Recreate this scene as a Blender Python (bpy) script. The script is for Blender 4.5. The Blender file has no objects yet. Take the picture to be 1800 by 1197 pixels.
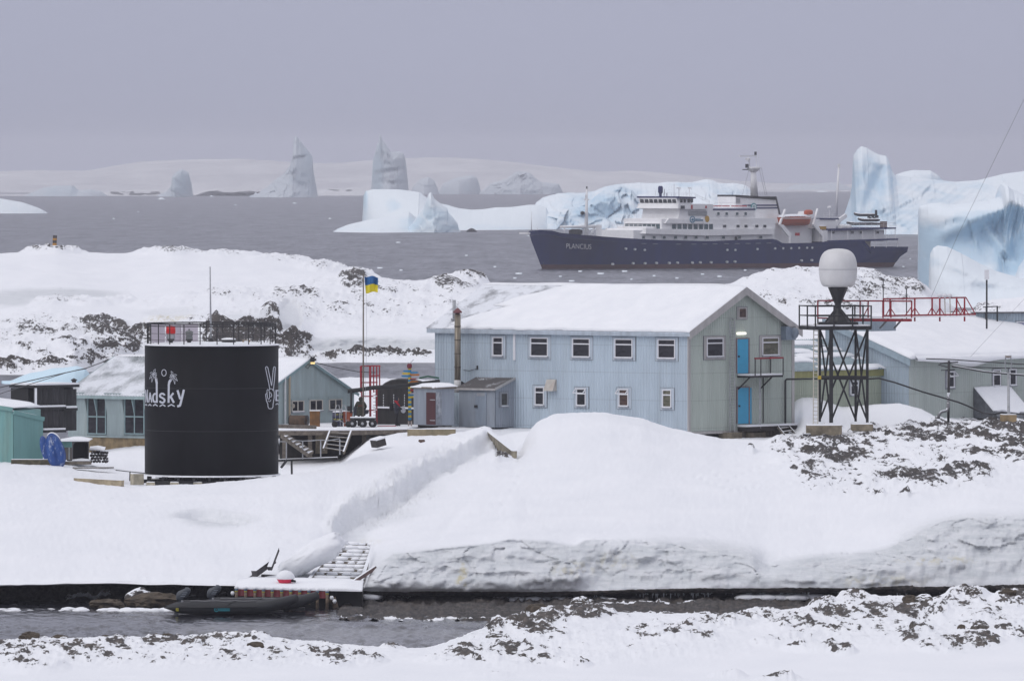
import bpy, bmesh, math, random
import numpy as np
from mathutils import Vector, Matrix
R = math.radians
rng = random.Random(7)
scene = bpy.context.scene
COL = scene.collection
# ---------------------------------------------------------------- camera model
F, HZ, CZ = 15500.0, 312.0, 19.2      # focal length in photo pixels, horizon row, height over the sea
def P(px, py, D):                      # photo pixel at distance D -> world point
    return Vector(((px-900.0)*D/F, D, CZ-(py-HZ)*D/F))
def Zof(py, D): return CZ-(py-HZ)*D/F
def PYof(z, D): return HZ+(CZ-z)*F/D
def seaD(py): return CZ*F/(py-HZ)
# ---------------------------------------------------------------- noise (numpy)
def _hash(ix, iy, iz, seed):
    h = (ix.astype(np.int64)*374761393 + iy.astype(np.int64)*668265263 + iz.astype(np.int64)*2147483647 + seed*144269504) & 0xffffffff
    h = ((h ^ (h >> 13))*1274126177) & 0xffffffff
    h = ((h ^ (h >> 15))*2246822519) & 0xffffffff
    return ((h ^ (h >> 16)) & 0xffff)/65535.0
def noise3(x, y, z, seed=0):
    x = np.asarray(x, float); y = np.asarray(y, float)+0*x; z = np.asarray(z, float)+0*x
    ix, iy, iz = np.floor(x), np.floor(y), np.floor(z)
    fx, fy, fz = x-ix, y-iy, z-iz
    ux, uy, uz = [t*t*t*(t*(t*6-15)+10) for t in (fx, fy, fz)]
    def h(a, b, c): return _hash(ix+a, iy+b, iz+c, seed)
    c00 = h(0,0,0)*(1-ux)+h(1,0,0)*ux; c10 = h(0,1,0)*(1-ux)+h(1,1,0)*ux
    c01 = h(0,0,1)*(1-ux)+h(1,0,1)*ux; c11 = h(0,1,1)*(1-ux)+h(1,1,1)*ux
    return ((c00*(1-uy)+c10*uy)*(1-uz)+(c01*(1-uy)+c11*uy)*uz)*2-1
def fbm(x, y, z=0.0, octv=4, seed=0, ridged=False):
    s = 0; a = 1.0; t = 0; f = 1.0
    for k in range(octv):
        n = noise3(x*f+k*17.3, y*f-k*9.1, (z*f if not np.isscalar(z) or z else 0.0)+k*3.7, seed+k)
        if ridged: n = 1-2*np.abs(n)
        s = s+a*n; t += a; a *= .5; f *= 2.03
    return s/t
def sstep(a, b, x): t = np.clip((x-a)/(b-a), 0, 1); return t*t*(3-2*t)
# ---------------------------------------------------------------- tagging
def tag(o, label=None, cat=None, group=None, kind=None):
    if label: o['label'] = label
    if cat: o['category'] = cat
    if group: o['group'] = group
    if kind: o['kind'] = kind
    return o
def thing(name, label, cat, loc=(0,0,0), group=None):
    o = bpy.data.objects.new(name, None); COL.objects.link(o)
    o.location = loc; o.empty_display_size = .3
    return tag(o, label, cat, group)
def link_mesh(name, me, parent=None):
    o = bpy.data.objects.new(name, me); COL.objects.link(o)
    if parent is not None: set_parent(o, parent)
    return o
def wloc(o):
    v = Vector(o.location)
    while o.parent: o = o.parent; v = v+Vector(o.location)
    return v
def set_parent(o, p):                  # world placement kept: parents are only ever translated
    o.parent = p; o.location = Vector(o.location)-wloc(p)
def copy_tree(o, parent=None):
    c = o.copy(); COL.objects.link(c); c.parent = parent
    for ch in list(o.children): copy_tree(ch, c)
    return c
# ---------------------------------------------------------------- mesh builder
class MB:
    def __init__(s): s.v = []; s.f = []; s.mi = []; s.m = 0; s.sm = []; s.smooth = False
    def mat(s, i): s.m = i; return s
    def add(s, vs, fs):
        b = len(s.v); s.v += [tuple(v) for v in vs]
        for f in fs: s.f.append(tuple(b+i for i in f)); s.mi.append(s.m); s.sm.append(s.smooth)
        return s
    def hexa(s, p):                    # 8 points: bottom ring 0-3, top ring 4-7
        return s.add(p, [(0,3,2,1),(4,5,6,7),(0,1,5,4),(1,2,6,5),(2,3,7,6),(3,0,4,7)])
    def box(s, c, d, M=None):
        x, y, z = [q/2 for q in d]; c = Vector(c)
        p = [Vector(q) for q in ((-x,-y,-z),(x,-y,-z),(x,y,-z),(-x,y,-z),(-x,-y,z),(x,-y,z),(x,y,z),(-x,y,z))]
        if M is not None: p = [M @ q for q in p]
        return s.hexa([c+q for q in p])
    def bar(s, a, b, w, h=None, up=(0,0,1)):   # square bar from a to b
        a, b = Vector(a), Vector(b); h = h or w; d = (b-a).normalized(); u = Vector(up)
        if abs(d.dot(u)) > .98: u = Vector((0,1,0))
        sx = d.cross(u).normalized(); sy = sx.cross(d).normalized()
        sx *= w/2; sy *= h/2
        return s.hexa([a-sx-sy, a+sx-sy, b+sx-sy, b-sx-sy, a-sx+sy, a+sx+sy, b+sx+sy, b-sx+sy])
    def tube(s, pts, r, n=8, cap=True):
        pts = [Vector(p) for p in pts]; rs = r if isinstance(r, (list, tuple)) else [r]*len(pts)
        rings = []; prev = None
        for i, p in enumerate(pts):
            d = (pts[min(i+1, len(pts)-1)]-pts[max(i-1, 0)]).normalized()
            u = Vector((0,0,1)) if abs(d.z) < .95 else Vector((0,1,0))
            if prev is not None:
                a = (prev-d*prev.dot(d))
                a = a.normalized() if a.length > 1e-6 else d.cross(u).normalized()
            else: a = d.cross(u).normalized()
            prev = a; b = d.cross(a)
            rings.append([p+(a*math.cos(t)+b*math.sin(t))*rs[i] for t in [2*math.pi*k/n for k in range(n)]])
        vs = [q for rg in rings for q in rg]; fs = []
        for i in range(len(pts)-1):
            for k in range(n): fs.append((i*n+k, i*n+(k+1)%n, (i+1)*n+(k+1)%n, (i+1)*n+k))
        if cap: fs.append(tuple(range(n-1, -1, -1))); fs.append(tuple((len(pts)-1)*n+k for k in range(n)))
        sm = s.smooth; s.smooth = n > 5; s.add(vs, fs); s.smooth = sm
        return s
    def lathe(s, prof, c, n=24, sx=1.0, sy=1.0):     # prof: (r, z)
        c = Vector(c); vs = []; fs = []
        for r, z in prof:
            for k in range(n):
                t = 2*math.pi*k/n; vs.append(c+Vector((r*math.cos(t)*sx, r*math.sin(t)*sy, z)))
        for i in range(len(prof)-1):
            for k in range(n): fs.append((i*n+k, i*n+(k+1)%n, (i+1)*n+(k+1)%n, (i+1)*n+k))
        fs.append(tuple(range(n-1, -1, -1))); fs.append(tuple((len(prof)-1)*n+k for k in range(n)))
        return s.add(vs, fs)
    def prism(s, poly, ext):           # poly of 3d points, pushed along ext
        n = len(poly); e = Vector(ext); a = [Vector(p) for p in poly]; b = [p+e for p in a]
        fs = [tuple(range(n)), tuple(range(2*n-1, n-1, -1))]
        for k in range(n): fs.append((k, n+k, n+(k+1)%n, (k+1)%n))
        return s.add(a+b, fs)
    def build(s, name, mats, parent=None, bevel=0.0, auto=True):
        me = bpy.data.meshes.new(name)
        o_ = parent
        org = Vector((0,0,0))
        if s.v:
            arr = np.array(s.v); org = Vector(((arr[:,0].min()+arr[:,0].max())/2, (arr[:,1].min()+arr[:,1].max())/2, arr[:,2].min()))
        me.from_pydata([tuple(Vector(v)-org) for v in s.v], [], s.f)
        if not isinstance(mats, (list, tuple)): mats = [mats]
        for m in mats: me.materials.append(m)
        for p, i, q in zip(me.polygons, s.mi, s.sm): p.material_index = i; p.use_smooth = q
        bm = bmesh.new(); bm.from_mesh(me); bmesh.ops.recalc_face_normals(bm, faces=bm.faces)
        if bevel: bmesh.ops.bevel(bm, geom=bm.edges[:], offset=bevel, segments=1, affect='EDGES', clamp_overlap=True)
        bm.to_mesh(me); bm.free()
        o = bpy.data.objects.new(name, me); COL.objects.link(o); o.location = org
        if o_ is not None: set_parent(o, o_)
        return o
def grid_mesh(name, V, mats, attrs=None, parent=None, smooth=True, closed=False):
    """V: rows x cols x 3 array -> one sheet; attrs: {name: rows x cols}"""
    r, c = V.shape[:2]
    me = bpy.data.meshes.new(name)
    org = V.reshape(-1, 3).mean(axis=0); org[2] = V[..., 2].min()
    vs = (V.reshape(-1, 3)-org)
    i = np.arange((r-1)*(c-1)); a = (i//(c-1))*c+i % (c-1)
    fs = np.stack([a, a+1, a+c+1, a+c], 1)
    if closed:
        a2 = np.arange(r-1)*c+(c-1); b2 = np.arange(r-1)*c
        fs = np.concatenate([fs, np.stack([a2, b2, b2+c, a2+c], 1)])
    me.vertices.add(len(vs)); me.vertices.foreach_set('co', vs.ravel())
    me.loops.add(fs.size); me.loops.foreach_set('vertex_index', fs.ravel().astype(np.int32))
    me.polygons.add(len(fs)); me.polygons.foreach_set('loop_start', np.arange(0, fs.size, 4, dtype=np.int32))
    me.update(calc_edges=True)
    me.polygons.foreach_set('use_smooth', [smooth]*len(fs))
    for k, A in (attrs or {}).items():
        at = me.attributes.new(k, 'FLOAT', 'POINT'); at.data.foreach_set('value', np.asarray(A, np.float32).ravel())
    for m in (mats if isinstance(mats, (list, tuple)) else [mats]): me.materials.append(m)
    me.validate(); me.update()
    o = bpy.data.objects.new(name, me); COL.objects.link(o); o.location = org
    if parent is not None: set_parent(o, parent)
    return o
# ---------------------------------------------------------------- vertical plane frames
class Frame:
    """vertical plane through A (px,D) and B (px,D); u runs from A to B, n faces the camera"""
    def __init__(s, pxa, Da, pxb, Db):
        s.A = Vector(((pxa-900)*Da/F, Da, 0)); B = Vector(((pxb-900)*Db/F, Db, 0))
        s.L = (B-s.A).length; s.u = (B-s.A).normalized(); s.n = Vector((s.u.y, -s.u.x, 0))
        if s.n.y > 0: s.n = -s.n
    @classmethod
    def axes(c, A, u):
        s = c.__new__(c); s.A = Vector((A[0], A[1], 0)); s.u = Vector((u[0], u[1], 0)).normalized(); s.L = 0
        s.n = Vector((s.u.y, -s.u.x, 0))
        if s.n.y > 0: s.n = -s.n
        return s
    def uz(s, px, py, off=0.0):
        d = Vector(((px-900)/F, 1, 0)); A = s.A+s.n*off
        t = A.dot(s.n)/d.dot(s.n)              # plane hit, t is the distance D
        p = d*t; return (p-A).dot(s.u), CZ-(py-HZ)*t/F
    def pt(s, u, z, off=0.0): return s.A+s.u*u+s.n*off+Vector((0,0,z))
    def at(s, px, py, off=0.0): u, z = s.uz(px, py, off); return s.pt(u, z, off)
    def ubox(s, mb, u0, u1, z0, z1, o0, o1):
        q = [(u0,o0),(u1,o0),(u1,o1),(u0,o1)]
        mb.hexa([s.pt(u, z0, o) for u, o in q]+[s.pt(u, z1, o) for u, o in q])
    def rect(s, px0, py0, px1, py1, off=0.0):  # pixel rectangle -> u0,u1,z0,z1 measured at its middle
        cx, cy = (px0+px1)/2, (py0+py1)/2
        u0, _ = s.uz(px0, cy, off); u1, _ = s.uz(px1, cy, off)
        _, z1 = s.uz(cx, py0, off); _, z0 = s.uz(cx, py1, off)
        return min(u0, u1), max(u0, u1), z0, z1
    def pbox(s, mb, px0, py0, px1, py1, o0, o1):
        u0, u1, z0, z1 = s.rect(px0, py0, px1, py1); s.ubox(mb, u0, u1, z0, z1, o0, o1)
# ---------------------------------------------------------------- materials
def new_mat(name):
    m = bpy.data.materials.new(name); m.use_nodes = True
    nt = m.node_tree; b = nt.nodes['Principled BSDF']; return m, nt, b
def nd(nt, typ, **kw):
    n = nt.nodes.new(typ)
    for k, v in kw.items():
        if k.startswith('i_'):
            n.inputs[k[2:].replace('_', ' ')].default_value = v
        else: setattr(n, k, v)
    return n
def mapped(nt, scale, coord='Object'):
    tc = nd(nt, 'ShaderNodeTexCoord'); mp = nd(nt, 'ShaderNodeMapping'); mp.inputs['Scale'].default_value = scale
    nt.links.new(tc.outputs[coord], mp.inputs['Vector']); return mp.outputs['Vector']
def noise_node(nt, vec, scale, detail=4, rough=.55, dist=0.0):
    n = nd(nt, 'ShaderNodeTexNoise'); n.inputs['Scale'].default_value = scale; n.inputs['Detail'].default_value = detail
    n.inputs['Roughness'].default_value = rough; n.inputs['Distortion'].default_value = dist
    if vec is not None: nt.links.new(vec, n.inputs['Vector'])
    return n.outputs['Fac']
def ramp(nt, fac, stops):
    r = nd(nt, 'ShaderNodeValToRGB'); e = r.color_ramp.elements
    while len(e) < len(stops): e.new(.5)
    for q, (p, c) in zip(e, stops):
        q.position = p; q.color = (c, c, c, 1) if np.isscalar(c) else (*c, 1)
    nt.links.new(fac, r.inputs['Fac']); return r.outputs['Color']
def mixc(nt, fac, a, b, mode='MIX'):
    n = nd(nt, 'ShaderNodeMix', data_type='RGBA', blend_type=mode)
    for k, v in ((0, fac), (6, a), (7, b)):
        if isinstance(v, (int, float)): n.inputs[k].default_value = v
        elif isinstance(v, (tuple, list)): n.inputs[k].default_value = (*v[:3], 1)
        else: nt.links.new(v, n.inputs[k])
    return n.outputs[2]
def math_(nt, op, a, b=0.0, clamp=False):
    n = nd(nt, 'ShaderNodeMath', operation=op); n.use_clamp = clamp
    for k, v in ((0, a), (1, b)):
        if isinstance(v, (int, float)): n.inputs[k].default_value = v
        else: nt.links.new(v, n.inputs[k])
    return n.outputs[0]
def bump(nt, b, h, strength=.3, dist=.05):
    n = nd(nt, 'ShaderNodeBump'); n.inputs['Strength'].default_value = strength; n.inputs['Distance'].default_value = dist
    nt.links.new(h, n.inputs['Height']); nt.links.new(n.outputs['Normal'], b.inputs['Normal'])
_cache = {}
def paint(name, c, rough=.55, metal=0.0, var=.12, scale=3.0, streak=False, dirt=None, dirt_amt=.4, snow=0.0, spec=.5):
    """worn paint / metal / wood: base colour broken up by noise, optional vertical dirt streaks, optional drifted snow on top faces"""
    if name in _cache: return _cache[name]
    m, nt, b = new_mat(name); b.inputs['Roughness'].default_value = rough; b.inputs['Metallic'].default_value = metal
    b.inputs['Specular IOR Level'].default_value = spec
    v = mapped(nt, (1, 1, .12 if streak else 1))
    n1 = noise_node(nt, v, scale, 5, .6)
    dk = tuple(x*(1-var*1.6) for x in c); lt = tuple(min(1, x*(1+var)) for x in c)
    col = ramp(nt, n1, [(.3, dk), (.7, lt)])
    if dirt:
        n2 = noise_node(nt, mapped(nt, (1.3, 1.3, .25)), scale*.6, 6, .65)
        f = ramp(nt, n2, [(.52, 0.0), (.75, dirt_amt)])
        col = mixc(nt, f, col, dirt)
    if snow:
        g = nd(nt, 'ShaderNodeNewGeometry'); sp = nd(nt, 'ShaderNodeSeparateXYZ'); nt.links.new(g.outputs['Normal'], sp.inputs[0])
        n3 = noise_node(nt, mapped(nt, (1, 1, 1)), 9, 4)
        s_ = math_(nt, 'ADD', sp.outputs['Z'], math_(nt, 'MULTIPLY', n3, .8))
        f = ramp(nt, s_, [(.86-.3*snow+.3, 0.0), (.95-.3*snow+.3, 1.0)]) if snow < 1 else ramp(nt, sp.outputs['Z'], [(.5, 0.0), (.6, 1.0)])
        col = mixc(nt, f, col, (.82, .84, .88))
    nt.links.new(col, b.inputs['Base Color'])
    bump(nt, b, noise_node(nt, mapped(nt, (1, 1, 1)), scale*8, 3), .12, .02)
    _cache[name] = m; return m
# ================================================================ camera, sky, sun, air
cam = bpy.data.cameras.new('camera'); camo = bpy.data.objects.new('camera', cam); COL.objects.link(camo)
camo.location = (0, 0, CZ); camo.rotation_euler = (R(90), 0, 0)
cam.sensor_fit = 'HORIZONTAL'; cam.sensor_width = 36.0; cam.lens = F/1800*36
cam.shift_y = -(598.5-HZ)/1800; cam.clip_start = 1.0; cam.clip_end = 60000
scene.camera = camo
scene.view_settings.view_transform = 'Standard'; scene.view_settings.look = 'None'
scene.view_settings.gamma = 1.0; scene.view_settings.exposure = EXPOSURE = 0.0
SUN_EL, SUN_AZ = 38.0, -125.0          # degrees; high sun behind thick cloud, behind the camera's left shoulder
w = bpy.data.worlds.new('World'); scene.world = w; w.use_nodes = True
nt = w.node_tree; bg = nt.nodes['Background']
sky = nd(nt, 'ShaderNodeTexSky', sky_type='NISHITA'); sky.sun_disc = False
sky.sun_elevation = R(SUN_EL); sky.sun_rotation = R(SUN_AZ+180); sky.dust_density = 4.0; sky.air_density = 1.0
hs = nd(nt, 'ShaderNodeHueSaturation'); hs.inputs['Saturation'].default_value = .25
nt.links.new(sky.outputs[0], hs.inputs['Color'])
tc = nd(nt, 'ShaderNodeTexCoord'); sp = nd(nt, 'ShaderNodeSeparateXYZ'); nt.links.new(tc.outputs['Generated'], sp.inputs[0])
# closed cloud deck (CIE overcast: the zenith three times as bright as the horizon), with soft large cloud masses
cl = nd(nt, 'ShaderNodeTexNoise'); cl.inputs['Scale'].default_value = 2.6; cl.inputs['Detail'].default_value = 3
mpw = nd(nt, 'ShaderNodeMapping'); mpw.inputs['Scale'].default_value = (1, 1, 2.5)
nt.links.new(tc.outputs['Generated'], mpw.inputs[0]); nt.links.new(mpw.outputs[0], cl.inputs['Vector'])
gcol = ramp(nt, sp.outputs['Z'], [(0.0, (.415, .435, .565)), (1.0, (.965, .965, 1.03))])
gcol = mixc(nt, 1.0, gcol, (10, 10, 10), 'MULTIPLY')
cm = ramp(nt, cl.outputs['Fac'], [(.3, .93), (.7, 1.07)])
gcol = mixc(nt, 1.0, gcol, cm, 'MULTIPLY')
for n_ in nt.nodes:
    if n_.type == 'MIX': n_.clamp_result = False
wc = mixc(nt, .9, hs.outputs[0], gcol)
nt.links.new(wc, bg.inputs['Color']); bg.inputs['Strength'].default_value = .1
sl = bpy.data.lights.new('sun', 'SUN'); so = bpy.data.objects.new('sun', sl); COL.objects.link(so)
sl.energy = .7; sl.angle = R(40); sl.color = (1.0, .97, .93)
so.location = (-60, -80, 120)
az, el = R(SUN_AZ), R(SUN_EL)          # where the light comes from
dvec = Vector((math.sin(az)*math.cos(el), math.cos(az)*math.cos(el), math.sin(el)))
so.rotation_euler = dvec.to_track_quat('Z', 'Y').to_euler()
sky.sun_rotation = az
# the air: one closed box of even haze, round the camera and everything built
def haze_box():
    m = bpy.data.materials.new('sea_haze'); m.use_nodes = True; nt = m.node_tree
    nt.nodes.remove(nt.nodes['Principled BSDF'])
    pv = nd(nt, 'ShaderNodeVolumePrincipled'); pv.inputs['Color'].default_value = (.90, .90, .97, 1)
    pv.inputs['Density'].default_value = HAZE_DENSITY; pv.inputs['Anisotropy'].default_value = 0.0
    nt.links.new(pv.outputs[0], nt.nodes['Material Output'].inputs['Volume'])
    mb = MB(); mb.box((0, 7600, 37), (7200, 15700, 92)); o = mb.build('haze', m); tag(o, kind='stuff')
    o.display_type = 'WIRE'
HAZE_DENSITY = .72e-4
haze_box()
scene.cycles.volume_bounces = 1; scene.cycles.max_bounces = 6; scene.cycles.diffuse_bounces = 3
scene.cycles.glossy_bounces = 3; scene.cycles.use_denoising = True
# ================================================================ natural materials
def snow_mat(name, rock=(.047, .043, .042), ice=False):
    m, nt, b = new_mat(name)
    at = nd(nt, 'ShaderNodeAttribute', attribute_name='rock')
    v1 = mapped(nt, (1, .45, 1.6))
    n1 = noise_node(nt, v1, 1.6, 6, .65)
    n2 = noise_node(nt, mapped(nt, (1, .16, 1.3)), 3.6, 5, .68, .4)
    s_ = math_(nt, 'ADD', at.outputs['Fac'], math_(nt, 'MULTIPLY', math_(nt, 'SUBTRACT', n1, .5), .6))
    s_ = math_(nt, 'ADD', s_, math_(nt, 'MULTIPLY', math_(nt, 'SUBTRACT', n2, .5), 1.7))
    f = ramp(nt, s_, [(.46, 0.0), (.54, 1.0)])
    # snow
    ns = noise_node(nt, mapped(nt, (1, .3, 1)), .35, 4)
    snow = ramp(nt, ns, [(.3, (.83, .845, .88)), (.7, (.88, .89, .92))])
    a2 = nd(nt, 'ShaderNodeAttribute', attribute_name='ice')
    ni = noise_node(nt, mapped(nt, (.6, .5, 3.2)), 1.1, 8, .72, 1.1)
    icec = ramp(nt, ni, [(.3, (.54, .57, .60)), (.46, (.63, .655, .68)), (.6, (.71, .725, .75)), (.72, (.80, .81, .84))])
    snow = mixc(nt, a2.outputs['Fac'], snow, icec)
    a3 = nd(nt, 'ShaderNodeAttribute', attribute_name='stain')
    ny = noise_node(nt, mapped(nt, (1, .3, 1)), 3.5, 4)
    fs_ = math_(nt, 'MULTIPLY', a3.outputs['Fac'], ramp(nt, ny, [(.45, 0.0), (.62, .6)]))
    snow = mixc(nt, fs_, snow, (.50, .42, .16))
    # rock
    nr = noise_node(nt, mapped(nt, (1, .35, 1.5)), 4.2, 6, .75)
    rk = ramp(nt, nr, [(.32, tuple(x*.35 for x in rock)), (.48, rock), (.62, (rock[0]*2.3, rock[1]*2.15, rock[2]*2.0)), (.75, (rock[0]*3.6, rock[1]*3.4, rock[2]*3.2))])
    nb = noise_node(nt, mapped(nt, (1, .6, 1)), .5, 3)
    rk = mixc(nt, ramp(nt, nb, [(.48, 0.0), (.68, .35)]), rk, (.105, .085, .068))
    col = mixc(nt, f, snow, rk); nt.links.new(col, b.inputs['Base Color'])
    b.inputs['Roughness'].default_value = .75; b.inputs['Specular IOR Level'].default_value = .25
    hb = math_(nt, 'ADD', math_(nt, 'MULTIPLY', n2, .5), math_(nt, 'MULTIPLY', nr, .5))
    hb = math_(nt, 'MULTIPLY', hb, math_(nt, 'ADD', math_(nt, 'MULTIPLY', f, .8), math_(nt, 'ADD', .20, math_(nt, 'MULTIPLY', a2.outputs['Fac'], .6))))
    bump(nt, b, hb, .6, .25)
    return m
M_SNOW = snow_mat('snow_and_rock'); M_FORE = snow_mat('snow_and_shore_rock', (.066, .059, .055))
def berg_mat(name, white=(.80, .86, .90), blue=(.40, .62, .78), amt=.5, sc=.08):
    m, nt, b = new_mat(name)
    g = nd(nt, 'ShaderNodeNewGeometry'); sp = nd(nt, 'ShaderNodeSeparateXYZ'); nt.links.new(g.outputs['Normal'], sp.inputs[0])
    n1 = noise_node(nt, mapped(nt, (1, .5, 2.2)), sc, 6, .6, .8)
    n2 = noise_node(nt, mapped(nt, (1, .5, 1)), sc*5, 4, .6)
    at = nd(nt, 'ShaderNodeAttribute', attribute_name='blue')
    s_ = math_(nt, 'ADD', math_(nt, 'MULTIPLY', n1, 1.4), math_(nt, 'MULTIPLY', sp.outputs['Z'], -.55))
    s_ = math_(nt, 'ADD', s_, at.outputs['Fac'])
    f = ramp(nt, s_, [(.35, 0.0), (1.05, amt)])
    col = mixc(nt, f, white, blue); nt.links.new(col, b.inputs['Base Color'])
    b.inputs['Roughness'].default_value = .6; b.inputs['Specular IOR Level'].default_value = .3
    bump(nt, b, math_(nt, 'ADD', n2, noise_node(nt, mapped(nt, (1, .5, 3)), sc*2.2, 5)), .5, .25/sc*.08)
    return m
M_BERG = berg_mat('iceberg_ice'); M_BERG2 = berg_mat('iceberg_blue_ice', (.78, .84, .89), (.40, .60, .76), .72, .1)
M_GLOWB = berg_mat('growler_ice', (.62, .80, .90), (.42, .68, .84), .8, .3)
def sea_mat():
    m, nt, b = new_mat('sea_water')
    b.inputs['Base Color'].default_value = (.05, .051, .066, 1); b.inputs['Roughness'].default_value = .3
    b.inputs['Specular IOR Level'].default_value = .38
    tc = nd(nt, 'ShaderNodeTexCoord'); sp = nd(nt, 'ShaderNodeSeparateXYZ'); nt.links.new(tc.outputs['Object'], sp.inputs[0])
    h = None
    for sx, sy, amp in ((.55, .05, 1.0), (1.5, .16, .55), (.12, .012, .9), (4.0, .55, .22)):
        n = noise_node(nt, mapped(nt, (sx, sy, 1)), 1.0, 4, .6, .3)
        t = math_(nt, 'MULTIPLY', n, amp); h = t if h is None else math_(nt, 'ADD', h, t)
    c = ramp(nt, math_(nt, 'DIVIDE', h, 2.67), [(.42, (.016, .017, .024)), (.49, (.052, .053, .070)), (.55, (.10, .101, .125)), (.62, (.20, .20, .235))])  # wave shade put into the colour: dark troughs, bright crests
    nt.links.new(c, b.inputs['Base Color'])
    bump(nt, b, h, .8, 1.2)
    nt.links.new(ramp(nt, math_(nt, 'DIVIDE', h, 2.67), [(.42, .12), (.58, .62)]), b.inputs['Specular IOR Level'])
    return m
M_SEA = sea_mat()
# ================================================================ sea and land
def curve(pts, px):
    """pts: (px, py, D) or (px, ('z', z), D) -> arrays D, z over px"""
    xs = [p[0] for p in pts]; Ds = np.interp(px, xs, [p[2] for p in pts])
    zs = np.interp(px, xs, [p[1][1] if isinstance(p[1], tuple) else Zof(p[1], p[2]) for p in pts])
    return Ds, zs
def smooth1(a, k):
    if k < 1: return a
    w = np.hanning(2*k+3)[1:-1]; w /= w.sum(); return np.convolve(np.pad(a, k, mode='edge'), w, mode='valid')
def loft(curves, nsub, px, smk=3, cat=True):
    """rows of points over px columns; Catmull-Rom down the columns"""
    C = []
    for pts in curves:
        D, z = curve(pts, px); C.append(np.stack([smooth1(D, smk), smooth1(z, smk)], -1))
    C = np.array(C); n = len(C); rows = []
    for i in range(n-1):
        p0, p1, p2, p3 = C[max(i-1, 0)], C[i], C[i+1], C[min(i+2, n-1)]
        # limit tangents so that lips and shelves keep their shape
        m1 = (p2-p0)*.5; m2 = (p3-p1)*.5; d = p2-p1
        if cat:
            m1 = np.clip(m1, -np.abs(d)*1.5, np.abs(d)*1.5); m2 = np.clip(m2, -np.abs(d)*1.5, np.abs(d)*1.5)
        else: m1 = m2 = d
        for k in range(nsub[i]):
            t = k/nsub[i]; t2, t3 = t*t, t**3
            rows.append((2*t3-3*t2+1)*p1+(t3-2*t2+t)*m1+(-2*t3+3*t2)*p2+(t3-t2)*m2)
    rows.append(C[-1]); A = np.array(rows); D, z = A[..., 0], A[..., 1]
    V = np.stack([(px[None, :]-900)*D/F, D, z], -1)
    return V
def pix(V): return 900+V[..., 0]*F/V[..., 1], HZ+(CZ-V[..., 2])*F/V[..., 1]
def blobs(X, Y, L, soft=.35):
    m = np.zeros_like(X)
    for cx, cy, rx, ry, wgt in L:
        d = np.sqrt(((X-cx)/rx)**2+((Y-cy)/ry)**2); m = np.maximum(m, wgt*(1-sstep(1-soft, 1+soft, d)))
    return m
def normals_z(V):
    du = np.gradient(V, axis=1); dv = np.gradient(V, axis=0)
    n = np.cross(du, dv); l = np.linalg.norm(n, axis=-1)+1e-9; n = n/l[..., None]
    return n*np.sign(n[..., 2:3]+1e-9), n
def cells_(x, y, seed):
    ix, iy = np.floor(x), np.floor(y); best = np.full(x.shape, 9.0); sec = np.full(x.shape, 9.0); val = np.zeros(x.shape)
    for dx in (-1,0,1):
        for dy in (-1,0,1):
            cx, cy = ix+dx, iy+dy; h = [_hash(cx, cy, cx*0+k, seed) for k in range(5)]
            px_, py_ = cx+h[0], cy+h[1]; d = np.hypot(x-px_, y-py_); v = (h[2]-.5)+(x-px_)*(h[3]-.5)*1.6+(y-py_)*(h[4]-.5)*1.6
            near = d < best; sec = np.where(near, best, np.minimum(sec, d)); val = np.where(near, v, val); best = np.where(near, d, best)
    return val, sec-best
def edge_noise(pts, amp, step=12, seed=1):
    out = []
    xs = np.arange(pts[0][0], pts[-1][0]+1, step)
    py = np.interp(xs, [p[0] for p in pts], [PYof(p[1][1], p[2]) if isinstance(p[1], tuple) else p[1] for p in pts]); D = np.interp(xs, [p[0] for p in pts], [p[2] for p in pts])
    n = fbm(xs/38.0, xs*0+seed*7.7, 0.0, 4, seed)
    return [(float(x), float(y+amp*k), float(d)) for x, y, d, k in zip(xs, py, D, n)]
def sea():
    D = np.concatenate([np.linspace(250, 1000, 40), np.linspace(1100, 14900, 60)]); px = np.linspace(-6000, 7800, 60)
    X = np.linspace(-3000, 3000, 60)
    V = np.zeros((len(D), len(X), 3)); V[..., 0] = X[None, :]; V[..., 1] = D[:, None]; V[..., 2] = 0
    o = grid_mesh('sea', V, M_SEA); tag(o, kind='structure'); o.location = (0, 0, 0)
    me = o.data; c = V.reshape(-1, 3); me.vertices.foreach_set('co', c.ravel()); me.update()
sea()
PXT = np.linspace(-460, 2260, 1090)
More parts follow.
